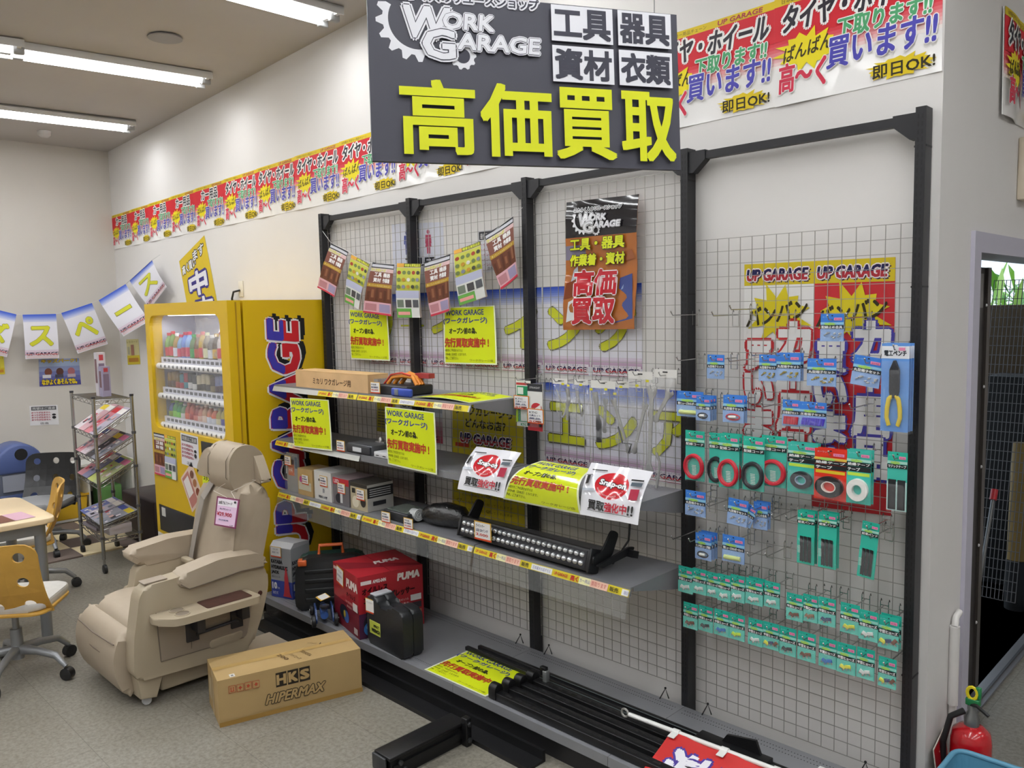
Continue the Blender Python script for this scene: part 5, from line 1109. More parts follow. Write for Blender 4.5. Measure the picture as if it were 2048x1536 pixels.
for k, (lo, hi) in enumerate(lev):
    zl, zh = at(*lo, Y=-.86).z, at(*hi, Y=-.6).z; a, b, c_, d = tray(zl, zh, 'slanted_tray')
    n = ((b-a).cross(d-a)).normalized(); 
    for i in range(4):
        t0, t1 = .03+.24*i, .03+.24*i+.225; e = .006+.004*(i % 2); A_, B_, C2, D_ = a.lerp(b, t0), a.lerp(b, t1), d.lerp(c_, t1), d.lerp(c_, t0)
        w_, h_ = (B_-A_).length, (D_-A_).length; mb = MB(); c = Card(mb, w_, h_, quad_map(D_+n*e, C2+n*e, B_+n*e, A_+n*e, w_, h_)); c.base(MAGC[k][i], .004)
        rr = random.Random(k*7+i); c.rect(w_*.05, h_*.75, w_*.95, h_*.93, rr.choice(['c8323a', 'e8e4e0', '3a4a9a', 'd8c02a', 'c86a8a']))
        for q in range(7): x, y = rr.uniform(.05, .6), rr.uniform(.05, .6); c.rect(w_*x, h_*y, w_*(x+rr.uniform(.1, .35)), h_*(y+rr.uniform(.05, .15)), rr.choice(['e8e4e0', 'b83a4a', '3a3a44', 'd0a8a0', '6a7a8a', 'e0d8e0']))
        mb.build('magazine', label='magazine on the %s slanted tray, %s from the far end' % (['highest', 'second', 'third', 'lowest'][k], words[i]), cat='magazine', group='magazines on the slanted trays')
tray(.25, .25, 'bottom_shelf')
for i in range(5):
    mb = MB(); z = .256+.022*i; mb.box((-5.8+.05*(i % 2), -.84+.01*i, z), (-5.5+.03*i, -.62, z+.02), mat(['8a8088', '5a4a50', 'a8a0a4', '9a9098', 'b8b4ba'][i], .4), T(0, 0, 0)); mb.build('magazine', label='magazine in the stack on the bottom shelf, %s from the bottom' % words[i], cat='magazine', group='magazine stack on the bottom shelf')
mb = MB(); mb.box((-5.42, -.82, .256), (-5.28, -.66, .33), mat('c8c0c4', .4), bev=.004); mb.build('catalogue', label='thick pale catalogue on the bottom shelf of the wire rack', cat='book')
for (x0, y0, x1, y1), cl, lab in (((195, 705, 209, 786), 'c9c4cc', 'tall white printed box standing on the wire rack'), ((204, 733, 217, 787), '9a94b0', 'shorter lilac printed box standing on the wire rack')):
    p, q = at(x0, y1, Y=-.72), at(x1, y0, Y=-.72); x = -5.55 if cl[0] == 'c' else -5.47; hgt = (at(x0, y0, X=x).z-1.27)
    mb = MB(); mb.box((x-.03, -.75, 1.27), (x+.03, -.69, 1.27+hgt), mat(cl, .4)); mb.box((x-.02, -.751, 1.27+hgt*.3), (x+.02, -.75, 1.27+hgt*.85), mat('6a4a50', .5)); mb.box((x+.03, -.74, 1.27+hgt*.2), (x+.031, -.7, 1.27+hgt*.75), mat('7a6a80', .5)); mb.box((x+.0305, -.735, 1.27+hgt*.82), (x+.0312, -.705, 1.27+hgt*.95), mat('b03a44', .5)); mb.build('printed_box', label=lab, cat='box')
# ottoman, bin, low shelf, mats
mb = MB(); mb.box((-6.15, -.42, .02), (-5.47, .02, .41), mat('2c2022', .5, noise=.05), bev=.02); o = mb.build('ottoman', label='dark brown cube stool between the wire rack and the vending machine', cat='stool')
bn = empty('waste_bin', (-7.0, -.98, 0), label='blue domed recycling bin in the far corner', cat='bin')
F = frame((0, 1, 0), (0, 0, 1), (1, 0, 0), (-7.15, 0, 0)); BL = mat('33436f', .4)
dome = [(-1.17, .55)]+[(-.98+.19*math.cos(t), .6+.2*math.sin(t)) for t in [math.pi-math.pi*i/14 for i in range(15)]]+[(-.79, .55)]
mb = MB(); mb.prism(dome, 0, .3, mat('4a5a8c', .4), F, bev=.02); P(mb, 'dome_lid', bn)
mb = MB(); mb.lathe([(.05, 0), (.05, .002)], mat('0c0c0e', .6), 18, frame((0, 1, 0), (0, 0, 1), (1, 0, 0), (-6.849, -.97, .71))); P(mb, 'throw_hole', bn)
mb = MB(); mb.box((-7.14, -1.15, .0), (-6.86, -.81, .37), BL, bev=.01); mb.box((-6.86, -1.12, .4), (-6.855, -.84, .54), mat('8f93a0', .4)); mb.box((-7.14, -1.16, .37), (-6.87, -.8, .55), mat('6d7488', .3, alpha=.75)); P(mb, 'bin_body', bn)
mb = MB(); c = Card(mb, .3, .14, flat((-6.855, -1.13, .22), (0, 1, 0), (0, 0, 1))); c.nx = c.ny = 1; c.text('SUNTORY', .0, .06, .055, '3ab0d8', w=.3, bold=.06); c.text('RECYCLE BOX', .04, .02, .02, '3a90b8', w=.22); P(mb, 'bin_lettering', bn)
lsx = empty('toy_shelf', (-7.15, -.35, 0), label='low white shelf of toys against the corner, behind the wire rack', cat='shelf'); WS = mat('d3d2cc', .5)
for b in (((-7.31, -.8, .5), (-7.0, .0, .52)), ((-7.31, -.8, .02), (-7.0, -.78, .5)), ((-7.31, -.02, .02), (-7.0, .0, .5)), ((-7.31, -.41, .02), (-7.0, -.395, .5)), ((-7.31, -.8, .02), (-7.0, 0, .04))): mb = MB(); mb.box(*b, WS); P(mb, 'board', lsx)
mb = MB(); mb.prism([(-.15, 0), (.15, 0), (.17, .2), (-.17, .2)], -.14, .14, mat('d8b02c', .45), frame((0, 1, 0), (0, 0, 1), (1, 0, 0), (-7.14, -.59, .04)), bev=.01); mb.box((-7.0, -.77, .24), (-6.99, -.41, .26), mat('c89c20', .45)); mb.build('toy_box', label='yellow plastic toy box on the low white shelf', cat='box')
mb = MB(); mb.box((-7.25, -.3, .045), (-7.05, -.1, .28), mat('5a8a4a', .5), bev=.01); mb.build('toy', label='green toy in the right compartment of the low white shelf', cat='toy')
mb = MB(); mb.ball((.06, .05), mat('d8d040', .5), T(-6.97+.0, -.2, .57)); mb.build('ball', label='small yellow ball on top of the low white shelf', cat='ball')
for i in range(6):
    for j in range(4):
        x0, y0 = -7.3+.3*i, -1.15+.3*j
        if x0 > -5.9 or (i > 3 and j > 2): continue
        k = (i+j) % 2; mb = MB(); mb.box((x0, y0, 0), (x0+.297, y0+.297, .012), mat('e0cfa8' if k else '6e6058', .8)); mb.build('foam_mat_tile', label='%s foam floor tile, %s from the left wall and %s from the back' % ('cream' if k else 'brown', words[i], words[3-j]), cat='floor tile', group='foam tiles in the play corner')
# ---------------------------------------------------------------- papers and bunting on the left walls
XW = XL+.002
def d_kids(c, w, h):
    c.grad(0, 0, w, h*.9, '4a4a94', '9aaac8', 5); c.text('キッズパーク！', w*.06, h*.86, h*.13, 'd8b82c', w=w*.88, bold=.05, out='4a3a20', ow=.1)
    for i in range(3): c.disc(w*(.22+.28*i), h*.52, w*.09, h*.14, ('7a4a3a', '5a3a34', 'a86a70')[i]); c.rect(w*(.08+.3*i), h*.3, w*(.28+.3*i), h*.42, ('d8d8dc', '4a4a5a', 'b8a8b0')[i])
    c.text('なかよくあそんでね。', w*.06, h*.05, h*.2, 'e0c82c', w=w*.84, bold=.05, out='4a3420', ow=.1)
wallsheet('kids_poster', crop([(395, 812), (808, 800), (830, 1068), (405, 1092)], 0, 560, 5.12), '8a94b8', d_kids, 'blue kids corner poster on the left wall under the bunting', plane=dict(X=XW))
wallsheet('notice_sheet', crop([(300, 1290), (590, 1278), (606, 1480), (310, 1492)], 0, 560, 5.12), 'dcdbde', d_warn, 'white notice with pink text on the left wall', 'notice', plane=dict(X=XW))
def d_dr(c, w, h): c.rect(0, h*.05, w, h*.3, 'c89a2a'); c.rect(0, 0, w, h*.36, 'c8b42a'); c.rect(w*.1, h*.1, w*.9, h*.26, 'b07a2a'); c.rect(w*.35, h*.36, w*.6, h*.78, '9a6a5a'); c.rect(w*.08, h*.4, w*.25, h*.7, 'a8a48a'); c.text('レモネード', w*.05, h*.85, h*.1, '8a7a3a', w=w*.9)
wallsheet('drink_leaflet', crop([(1292, 608), (1416, 604), (1438, 862), (1310, 868)], 0, 560, 5.12), 'd0c890', d_dr, 'small yellow drink leaflet on the back wall beside the vending machine', 'leaflet')
wallsheet('drink_leaflet', [(-14, 714), (7, 712), (10, 748), (-12, 750)], 'd8cc40', d_dr, 'yellow leaflet on the left wall, cut by the picture edge', 'leaflet', plane=dict(X=XW))
def bunt(corners, plane, ch, label):
    mb = MB(); w, h, fn = sheet_px(corners, plane, lambda a, b: .01*math.sin(b*3)); c = Card(mb, w, h, fn); c.base('e4e3ec', .001, 8, 8)
    c.grad(0, h*.8, w, h, 'e4e3ec', '3a58c0', 7); c.grad(0, h*.08, w, h*.24, 'c8a0b8', 'e4e3ec', 4); c.rect(w*.03, h*.015, w*.97, h*.07, 'dcc8cc')
    if ch == 'ー': c.rect(w*.2, h*.44, w*.8, h*.54, '8a8644'); c.rect(w*.215, h*.45, w*.785, h*.53, 'd0d038')
    else: c.text(ch, w*.5, h*.3, h*.42, 'd0d038', w=w*.66, align='C', bold=.04, out='8a8450', ow=.06)
    up_logo(c, w*.04, h*.085, w*.92, h*.06); return mb.build('bunting_sheet', label=label, cat='bunting', group='letter sheets strung across the corner')
K = lambda *p: crop(p, 0, 560, 5.12)
bl_ = [([(-150, 275), (168, 352), (70, 790), (-230, 720)], [dict(X=-7.2)]*4, 'ズ', 'letter sheet on the string, cut by the left picture edge'),
       ([(230, 355), (572, 347), (605, 800), (260, 810)], [dict(X=-7.2)]*4, 'ス', 'letter sheet hanging straight above the kids poster'),
       ([(626, 338), (940, 235), (1105, 655), (796, 755)], [dict(X=-7.15)]*4, 'ペ', 'tilted letter sheet above the wire rack'),
       ([(1012, 208), (1288, 42), (1530, 420), (1265, 577)], [dict(X=-7.1), dict(Y=-.03), dict(Y=-.05), dict(Y=-.12)], 'ー', 'letter sheet with one yellow bar across the corner'),
       ([(1328, 5), (1558, -205), (1705, 70), (1540, 290)], [dict(Y=-.02)]*4, 'ス', 'steepest letter sheet, next to the tilted yellow poster')]
for a in bl_: bunt(K(*a[0]), *a[1:])
pts = [at(*q, **(dict(X=X) if X else dict(Y=-.025))) for q, X in zip(K((-300, 240), (-150, 275), (168, 352), (230, 355), (572, 347), (626, 338), (940, 235), (1012, 208), (1288, 42), (1328, 5), (1558, -205), (1640, -260)), (-7.2, -7.2, -7.2, -7.2, -7.2, -7.15, -7.15, -7.1, 0, 0, 0, 0))]
mb = MB(); mb.tube(pts, .0015, mat('d8d8d8', .5), 5); mb.build('bunting_string', label='string of the letter sheets spanning the corner', cat='string')
def d_tilt(c, w, h):
    c.text('高く買い', w*.05, h*.74, h*.13, 'e8e8ea', w=w*.5, bold=.04, out='2a2a30', ow=.14, shear=.1); c.text('ます', w*.5, h*.82, h*.12, 'e8e8ea', w=w*.4, bold=.04, out='2a2a30', ow=.14, shear=.1)
    c.text('中', w*.2, h*.36, h*.3, 'e8e8ee', w=w*.6, bold=.07, out='3a3480', ow=.17, shear=.1); c.text('古', w*.3, h*.0, h*.3, 'e8e8ee', w=w*.55, bold=.07, out='3a3480', ow=.17, shear=.1)
wallsheet('yellow_poster', crop([(1048, 300), (1195, 148), (1290, 640), (1110, 640)], 0, 420, 2.926), 'd4b81a', d_tilt, 'torn tilted yellow poster on the wall above the vending machine', Y=YW-.003)
mb = MB(); p = at(483, 578, Y=YW); mb.box((p.x-.035, YW-.008, p.z-.06), (p.x+.035, YW, p.z+.06), mat('d9d4c8', .5), bev=.003); so = mb.build('wall_socket', label='small beige wall socket above the vending machine', cat='socket')
mb = MB(); mb.tube([(p.x-.005, YW-.012, p.z-.01), (p.x-.06, YW-.035, p.z-.02), (p.x-.1, YW-.03, p.z-.07), (p.x-.1, YW-.025, 1.9)], .008, DKB, 8); mb.build('power_cord', label='black power cord dropping from the socket behind the vending machine', cat='cord')
# ================================================================ goods on the shelves
Z1, Z2, Z3, Z0 = ZS[1]+.001, ZS[2]+.001, ZS[3]+.001, .141
def tagpart(par, x, y, z, s=1.0, rot=0, lines=(('中古品', '3a3a44'), ('動作確認済', '5a5a78'), ('¥3,000', 'c0392b')), tilt=0, w=.075, h=.06):
    mb = MB(); w *= s; h *= s; cx, sx = math.cos(rot), math.sin(rot); ct, st_ = math.cos(tilt), math.sin(tilt)
    c = Card(mb, w, h, flat((x, y, z), (cx, sx, 0), (sx*st_, -cx*st_, ct) if 0 else (-sx*st_*-1, cx*st_, ct))); c.nx = c.ny = 1
    c.base('d9a92c', .0008); c.rect(w*.0, 0, w, h*.1, 'cf4a26'); c.rect(w*.05, h*.1, w*.95, h*.95, 'eceae8')
    for i, (t, q) in enumerate(lines): c.text(t, w*.12, h*(.7-.24*i), h*.15, q, w=w*(.5 if i == 0 else .7), bold=.03)
    return P(mb, 'price_tag', par)
def goods(name, lab, cat, loc, group=None): return empty(name, loc, 0, lab, cat, group)
def boxface(mb, x0, x1, y, z0, z1, base=None):
    """card on the front (-y) face of a box."""
    c = Card(mb, x1-x0, z1-z0, flat((x0, y-.0003, z0), (1, 0, 0), (0, 0, 1))); c.nx = c.ny = 1; return c
def sideface(mb, x, y0, y1, z0, z1):
    c = Card(mb, y1-y0, z1-z0, flat((x+.0003, y0, z0), (0, 1, 0), (0, 0, 1))); c.nx = c.ny = 1; return c
g = goods('wooden_box', 'long pale wooden box with handwriting on the top shelf', 'box', (-2.95, -.3, Z1)); WD = mat('d3ae80', .55, noise=.1, scale=7)
mb = MB(); mb.box((-3.33, -.37, Z1), (-2.6, -.355, Z1+.092), WD); mb.box((-3.33, -.25, Z1), (-2.6, -.235, Z1+.092), WD); mb.box((-3.33, -.355, Z1), (-2.6, -.25, Z1+.012), WD); mb.box((-2.615, -.355, Z1+.012), (-2.6, -.25, Z1+.092), WD); mb.box((-3.33, -.355, Z1+.012), (-3.315, -.25, Z1+.092), WD)
c = boxface(mb, -3.33, -2.6, -.37, Z1, Z1+.092); c.text('ミカリ ワクガレージ用', .19, .026, .036, '4a3322', w=.38, bold=.02); P(mb, 'body', g)
mb = MB(); mb.box((-3.33, -.37, Z1+.092), (-2.6, -.235, Z1+.1), mat('cfa97a', .55, noise=.1, scale=7)); P(mb, 'lid', g)
g = goods('tow_strap_set', 'black tray with orange strap loops and red strap on the top shelf', 'strap', (-2.4, -.25, Z1))
mb = MB(); mb.box((-2.56, -.345, Z1), (-2.3, -.17, Z1+.05), mat('1f2024', .4), bev=.008); P(mb, 'tray', g)
mb = MB()
for k in range(3): mb.tube([(-2.53+.03*k, -.29+.02*k, Z1+.05), (-2.5+.03*k, -.28+.02*k, Z1+.085), (-2.42, -.27+.02*k, Z1+.095+.006*k), (-2.34, -.27+.02*k, Z1+.09), (-2.31, -.27+.02*k, Z1+.05)], .011, mat('d8862a', .5), 8)
P(mb, 'orange_strap', g)
mb = MB(); mb.tube([(-2.55, -.3, Z1+.05), (-2.5, -.29, Z1+.1), (-2.42, -.28, Z1+.112), (-2.35, -.28, Z1+.1)], .005, mat('c23a2a', .4), 6); mb.box((-2.36, -.24, Z1+.085), (-2.25, -.2, Z1+.11), mat('9c3436', .5), T(0, 0, 0)); P(mb, 'red_strap', g)
mb = MB(); mb.box((-2.6, -.33, Z1+.0), (-2.565, -.22, Z1+.075), mat('d5d8da', .15, alpha=.6)); P(mb, 'clear_wrap', g)
tagpart(g, -2.575, -.372, Z1+.005, 1.0, .1)
g = goods('blue_case', 'small bright blue plastic case at the top shelf edge', 'case', (-2.33, -.36, Z1))
mb = MB(); mb.box((-2.4, -.372, Z1), (-2.24, -.35, Z1+.042), mat('2f49a8', .4), bev=.008); P(mb, 'body', g); mb = MB(); mb.box((-2.365, -.376, Z1+.006), (-2.335, -.371, Z1+.038), mat('6f747c', .4), bev=.002); P(mb, 'latch', g)
# middle shelf
g = goods('car_stereo', 'grey flat car stereo with price card on the middle shelf', 'stereo', (-2.75, -.27, Z2))
mb = MB(); mb.box((-2.83, -.36, Z2), (-2.6, -.18, Z2+.05), mat('6e7074', .35, .6), bev=.003); P(mb, 'chassis', g)
mb = MB(); mb.box((-2.825, -.372, Z2+.004), (-2.605, -.36, Z2+.046), mat('3a3b40', .35), bev=.003); mb.box((-2.76, -.374, Z2+.012), (-2.68, -.372, Z2+.036), mat('d6d8dc', .4)); P(mb, 'front_panel', g)
mb = MB(); mb.lathe([(.014, 0), (.014, .02), (.006, .03)], STEEL, 10, T(-2.68, -.24, Z2+.05)); mb.box((-2.72, -.25, Z2+.05), (-2.64, -.22, Z2+.056), STEEL); P(mb, 'bracket', g)
tagpart(g, -2.9, -.385, Z2+.0, 1.0, .05)
g = goods('white_adapter', 'flat white device with slots on the middle shelf behind a yellow notice', 'device', (-2.5, -.32, Z2))
mb = MB(); mb.box((-2.57, -.37, Z2), (-2.38, -.27, Z2+.03), mat('d4d5d8', .4), bev=.004); P(mb, 'body', g)
for i in range(3): mb = MB(); mb.box((-2.55+.06*i, -.3716, Z2+.01), (-2.525+.06*i, -.3695, Z2+.014), DKB); P(mb, 'slot', g)
# lower shelf
g = goods('hanging_pack', 'tall narrow clear pack with orange card at the end of the lower shelf', 'pack', (-3.5, -.33, Z3))
mb = MB(); mb.box((-3.545, -.335, Z3), (-3.41, -.325, Z3+.24), mat('8d8e92', .4)); c = boxface(mb, -3.545, -3.41, -.335, Z3, Z3+.24); c.rect(.02, .1, .09, .17, 'd0643a'); c.rect(.02, .17, .09, .2, '5a3034'); c.rect(.1, .15, .13, .22, '4a5a6a'); c.text('H4', .03, .12, .03, 'e8d8c8', w=.04); P(mb, 'card', g)
mb = MB(); mb.box((-3.55, -.352, Z3), (-3.405, -.336, Z3+.245), FILM, bev=.005); P(mb, 'clear_case', g); tagpart(g, -3.53, -.356, Z3+.165, 1.0, 0)
def carton(x0, x1, y0, y1, z0, z1, col, lab, draw, side=None, tagp=None, name='carton', top=None, m=None):
    g = goods(name, lab, 'box', ((x0+x1)/2, (y0+y1)/2, z0)); mb = MB(); mb.box((x0, y0, z0), (x1, y1, z1), m or mat(col, .5, noise=.04)); 
    draw(boxface(mb, x0, x1, y0, z0, z1), x1-x0, z1-z0)
    if side: side(sideface(mb, x1, y0, y1, z0, z1), y1-y0, z1-z0)
    P(mb, 'body', g)
    mb = MB(); mb.box((x0, y0, z1), (x1, (y0+y1)/2-.001, z1+.002), mat(top or col, .5)); mb.box((x0, (y0+y1)/2+.001, z1), (x1, y1, z1+.002), mat(top or col, .5)); P(mb, 'lid_flap', g)
    if tagp: tagpart(g, x0+tagp[0], y0-.003, z0+tagp[1], tagp[2] if len(tagp) > 2 else 1)
    return g
carton(-3.4, -3.235, -.345, -.2, Z3, Z3+.16, 'b99b6a', 'brown carton with pink sticker on the lower shelf', lambda c, w, h: (c.rect(w*.05, h*.2, w*.9, h*.52, 'c9c4b0'), c.disc(w*.22, h*.6, w*.1, h*.12, 'b04a8a')), None, (.05, .07))
carton(-3.215, -3.035, -.345, -.17, Z3, Z3+.17, 'dad8d4', 'white carton beside the brown one on the lower shelf', lambda c, w, h: (c.rect(w*.25, h*.66, w*.75, h*.74, '6a6a6e'), c.text('HEAD LAMP', w*.25, h*.08, h*.08, '5a5a66', w=w*.5, bold=.05), c.rect(w*.5, h*.28, w*.6, h*.42, '9a9a9e')), None, (.065, .085, 1.05))
carton(-3.015, -2.855, -.345, -.17, Z3, Z3+.155, '6f6b6e', 'red topped grey carton in the middle of the lower shelf', lambda c, w, h: (c.rect(0, h*.76, w, h, 'b8303a'), c.text('LED', w*.08, h*.82, h*.12, 'e8d8d8', w=w*.3, bold=.05), c.disc(w*.35, h*.25, w*.2, h*.18, '2f2f36'), c.rect(w*.45, h*.1, w*.6, h*.45, 'd8d8d8')), None, (.05, .07), top='9c8a8c')
carton(-2.84, -2.68, -.345, -.17, Z3, Z3+.15, 'b5a98c', 'black and cream carton, rightmost of the carton row', lambda c, w, h: (c.rect(0, h*.86, w, h, '37332f'), c.disc(w*.3, h*.3, w*.2, h*.22, 'd8d0ba'), c.disc(w*.75, h*.35, w*.16, h*.2, '3a3632'), c.rect(w*.1, h*.62, w*.3, h*.8, '2e2c2a')),
       lambda c, w, h: (c.rect(0, 0, w, h, 'b9b7b2'), c.rect(0, h*.5, w, h*.9, '2c2b2d'), [c.rect(w*.08, h*(.56+.08*i), w*.9, h*(.59+.08*i), 'c8c8c8') for i in range(4)], c.rect(w*.2, h*.2, w*.7, h*.36, '333337')), (.06, .06, 1.05), top='45413b')
g = goods('black_device', 'flat black device with foil strip on the lower shelf', 'device', (-2.42, -.3, Z3))
mb = MB(); mb.box((-2.52, -.36, Z3), (-2.31, -.2, Z3+.05), mat('2c2d31', .4), bev=.006); P(mb, 'body', g)
mb = MB(); mb.box((-2.5, -.345, Z3+.05), (-2.33, -.22, Z3+.056), mat('8f9a92', .25, .6, noise=.3, scale=50)); P(mb, 'foil', g); tagpart(g, -2.5, -.385, Z3-.01, .95, .05)
g = goods('bagged_bundle', 'black plastic bundle with white roll end on the lower shelf', 'bag', (-2.13, -.25, Z3))
rnd = random.Random(9); mb = MB()
mb.tube([(-2.26, -.27, Z3+.045), (-2.2, -.265, Z3+.056), (-2.12, -.25, Z3+.064), (-2.04, -.23, Z3+.058), (-1.98, -.21, Z3+.03)], [.04, .056, .064, .056, .022], mat('1b1a1b', .25, bump=.6, scale=40, spec=.8), 14); P(mb, 'black_bag', g)
mb = MB()
for a in range(3): mb.tube([(-2.29, -.3+(.03-.009*a)*math.cos(t), Z3+.042+(.03-.009*a)*math.sin(t)) for t in [i*2*math.pi/16 for i in range(16)]], .0035, mat('c9cbcb', .3), 6, closed=True)
mb.tube([(-2.34, -.3, Z3+.042), (-2.29, -.3, Z3+.042)], .03, mat('b9bbbb', .35), 14); P(mb, 'roll_end', g); tagpart(g, -2.31, -.385, Z3-.012, .95, .05)
# light bar
a, b = Vector((-1.93, -.31, Z3+.052)), Vector((-1.1, -.335, Z3+.052)); d = (b-a).normalized(); L = (b-a).length; up = Vector((0, .3, .954)); up = (up-d*up.dot(d)).normalized(); F = frame(d, up.cross(d), up, a)
lb = goods('light_bar', 'long black light bar with two rows of round lenses on the lower shelf', 'lamp', (-1.5, -.3, Z3)); BKM = mat('1a1a1c', .4)
mb = MB(); mb.box((0, -.03, -.045), (L, .03, .045), BKM, F, bev=.004); 
for i in range(10):
    mb.box((0.02, .03, -.04+.009*i), (L-.02, .045, -.037+.009*i), BKM, F)
P(mb, 'housing', lb)
mb = MB(); mb.box((.02, -.032, -.036), (L-.02, -.03, .036), mat('3b3b3f', .3, .5), F); P(mb, 'lens_plate', lb)
for r_ in (-.017, .017):
    for i in range(25):
        mb = MB(); x = .04+(L-.08)*i/24; mb.ball((.0135, .012), mat('d9dcdf', .12, .75), F @ T(x, -.034, r_), 8); P(mb, 'lens', lb)
for s_, x in ((0, -.004), (1, L-.008)):
    mb = MB(); mb.box((x, -.034, -.05), (x+.012, .034, .05), BKM, F, bev=.003); P(mb, 'end_cap', lb)
    mb = MB(); x2 = x+(.013 if s_ else -.012); mb.prism(rnd_poly([(-.02, -.02), (.09, .03), (.11, .13), (.06, .14), (.02, .04), (-.03, .02)], .02), x2, x2+.01, BKM, F @ frame((0, 1, 0), (0, 0, 1), (1, 0, 0))); P(mb, 'mounting_arm', lb)
mb = MB(); mb.prism(rnd_poly([(-.02, -.015), (.02, -.02), (.2, .055), (.21, .085), (.17, .08)], .01), L+.024, L+.034, BKM, F @ frame((0, 1, 0), (0, 0, 1), (1, 0, 0))); mb.box((L+.0, .17, .04), (L+.06, .21, .07), BKM, F); P(mb, 'mounting_arm', lb)
mb = MB(); q = F @ Vector((L*.9, .05, 0)); mb.tube([q, q+Vector((.07, .09, -.03)), q+Vector((.1, .16, .06)), q+Vector((.09, .19, .16)), q+Vector((.12, .21, .24))], .0045, BKM, 8); P(mb, 'cable', lb)
p = at(950, 1077, Y=-.385); tagpart(lb, p.x, -.388, p.z, 1.35, .05, (('ライトバー', '3a3a44'), ('LED 20インチ', '5a5a78'), ('3,000', 'c0392b')), w=.08, h=.065)
# ================================================================ goods on the bottom deck
def rotbox(name, cx, cy, rz, lab, cat): r = empty(name, (cx, cy, Z0), 0, lab, cat); return r
# jack carton (grey and blue, red jack printed)
g = empty('jack_carton', (-3.44, -.4, Z0), 0, 'grey and blue hydraulic jack carton at the left end of the deck', 'box'); w_, h_, d_ = .17, .31, .16
mb = MB(); mb.box((-w_/2, -d_/2, 0), (w_/2, d_/2, h_), mat('9fa1a4', .5)); 
for c in (Card(mb, w_, h_, flat((-w_/2, -d_/2-.0003, 0), (1, 0, 0), (0, 0, 1))), Card(mb, d_, h_, flat((w_/2+.0003, -d_/2, 0), (0, 1, 0), (0, 0, 1)))):
    c.nx = c.ny = 1; c.rect(0, 0, c.w, h_*.34, '3c4aa0')
    for t, y in (('KAYABA', .68), ('HYDRAULIC', .57), ('JACK', .46)): c.text(t, .008, h_*y, h_*.07, '232328', w={'KAYABA': .09, 'HYDRAULIC': .13, 'JACK': .06}[t], bold=.08)
    c.text('油圧ジャッキ', .008, h_*.39, h_*.04, '3a3a40', w=.07); c.text('10', .012, h_*.17, h_*.12, 'e6e6ea', w=.035, bold=.08); c.text('TON', .05, h_*.17, h_*.04, 'e6e6ea', w=.02); c.text('油圧式', .012, h_*.06, h_*.06, 'e6e6ea', w=.045)
    c.poly([(w_*x, h_*y) for x, y in ((.58, .04), (.98, .04), (.9, .12), (.86, .32), (.84, .42), (.8, .52), (.78, .62), (.72, .62), (.7, .52), (.66, .42), (.66, .32), (.62, .12))], 'c23a44')
mb.build('carton_body', g, (0, 0, 0)); mb = MB(); mb.prism([(-.08, 0), (.08, 0), (.07, .02), (-.05, .03)], -w_/2, w_/2, mat('b4b5b8', .5), frame((0, 1, 0), (0, 0, 1), (1, 0, 0), (0, 0, h_))); mb.build('lid_flap', g, (0, 0, 0))
tg = MB(); c = Card(tg, .085, .065, flat((-.075, -d_/2-.004, h_-.06), (1, 0, 0), (0, 0, 1))); c.base('d9a92c', .0008); c.rect(0, 0, .085, .007, 'cf4a26'); c.rect(.003, .007, .082, .062, 'eceae8'); c.text('ジャッキ', .02, .042, .012, '3a3a44', w=.04); c.text('油圧 10t', .012, .025, .01, '6a6a88', w=.055); tg.build('price_tag', g, (0, 0, 0)); g.rotation_euler.z = .28
# black tool case standing, green back half, orange handle
g = empty('tool_case', (-3.09, -.33, Z0), 0, 'black and green plastic tool case with orange handle on the deck', 'case'); w_, h_ = .4, .3
CB = mat('1e2022', .45); CG = mat('1d3a33', .45)
prof = rnd_poly([(-.2, 0), (.2, 0), (.21, .06), (.2, .27), (.16, .31), (-.15, .31), (-.2, .27), (-.21, .06)], .035)
Fx = frame((1, 0, 0), (0, 0, 1), (0, -1, 0))
mb = MB(); mb.prism(prof, .004, .075, CB, Fx, bev=.016); 
for k in range(4): mb.box((-.15, -.081, .05+.055*k), (.15, -.074, .075+.055*k), CB, bev=.004)
mb.build('front_half', g, (0, 0, 0)); mb = MB(); mb.prism(prof, -.07, 0, CG, Fx, bev=.016); mb.build('back_half', g, (0, 0, 0))
OR = mat('d0602a', .45); mb = MB(); mb.tube([(-.07, 0, .3), (-.065, 0, .36), (.065, 0, .36), (.07, 0, .3)], .011, OR, 8); mb.build('handle', g, (0, 0, 0)); mb = MB(); mb.box((-.185, -.085, .265), (-.135, -.03, .3), OR, RY(-.0), bev=.006); mb.build('latch', g, (0, 0, 0)); g.rotation_euler.z = .95
# red compressor carton
g = empty('compressor_carton', (-2.53, -.53, Z0), 0, 'big red air compressor carton on the deck', 'box')
ang = math.atan2(.369, .08)-math.pi/2; LX, LY, h_ = .355, .378, .335; RDm = mat('a3202a', .42)
mb = MB(); mb.box((-LX, 0, 0), (0, LY, h_), RDm)
cl = Card(mb, LX, h_, flat((-LX, -.0003, 0), (1, 0, 0), (0, 0, 1))); cr_ = Card(mb, LY, h_, flat((.0003, 0, 0), (0, 1, 0), (0, 0, 1))); ct_ = Card(mb, LX, LY, flat((-LX, 0, h_+.0003), (1, 0, 0), (0, 1, 0)))
for c in (cl, cr_, ct_): c.nx = c.ny = 1
ct_.poly([(LX*.1, 0), (LX*.9, LY), (LX, LY), (LX*.5, 0)], '7e1c26'); ct_.text('PUMA', LX*.55, LY*.45, LX*.13, 'e8dcd8', w=LX*.4, bold=.08, rot=math.pi/2, shear=.2)
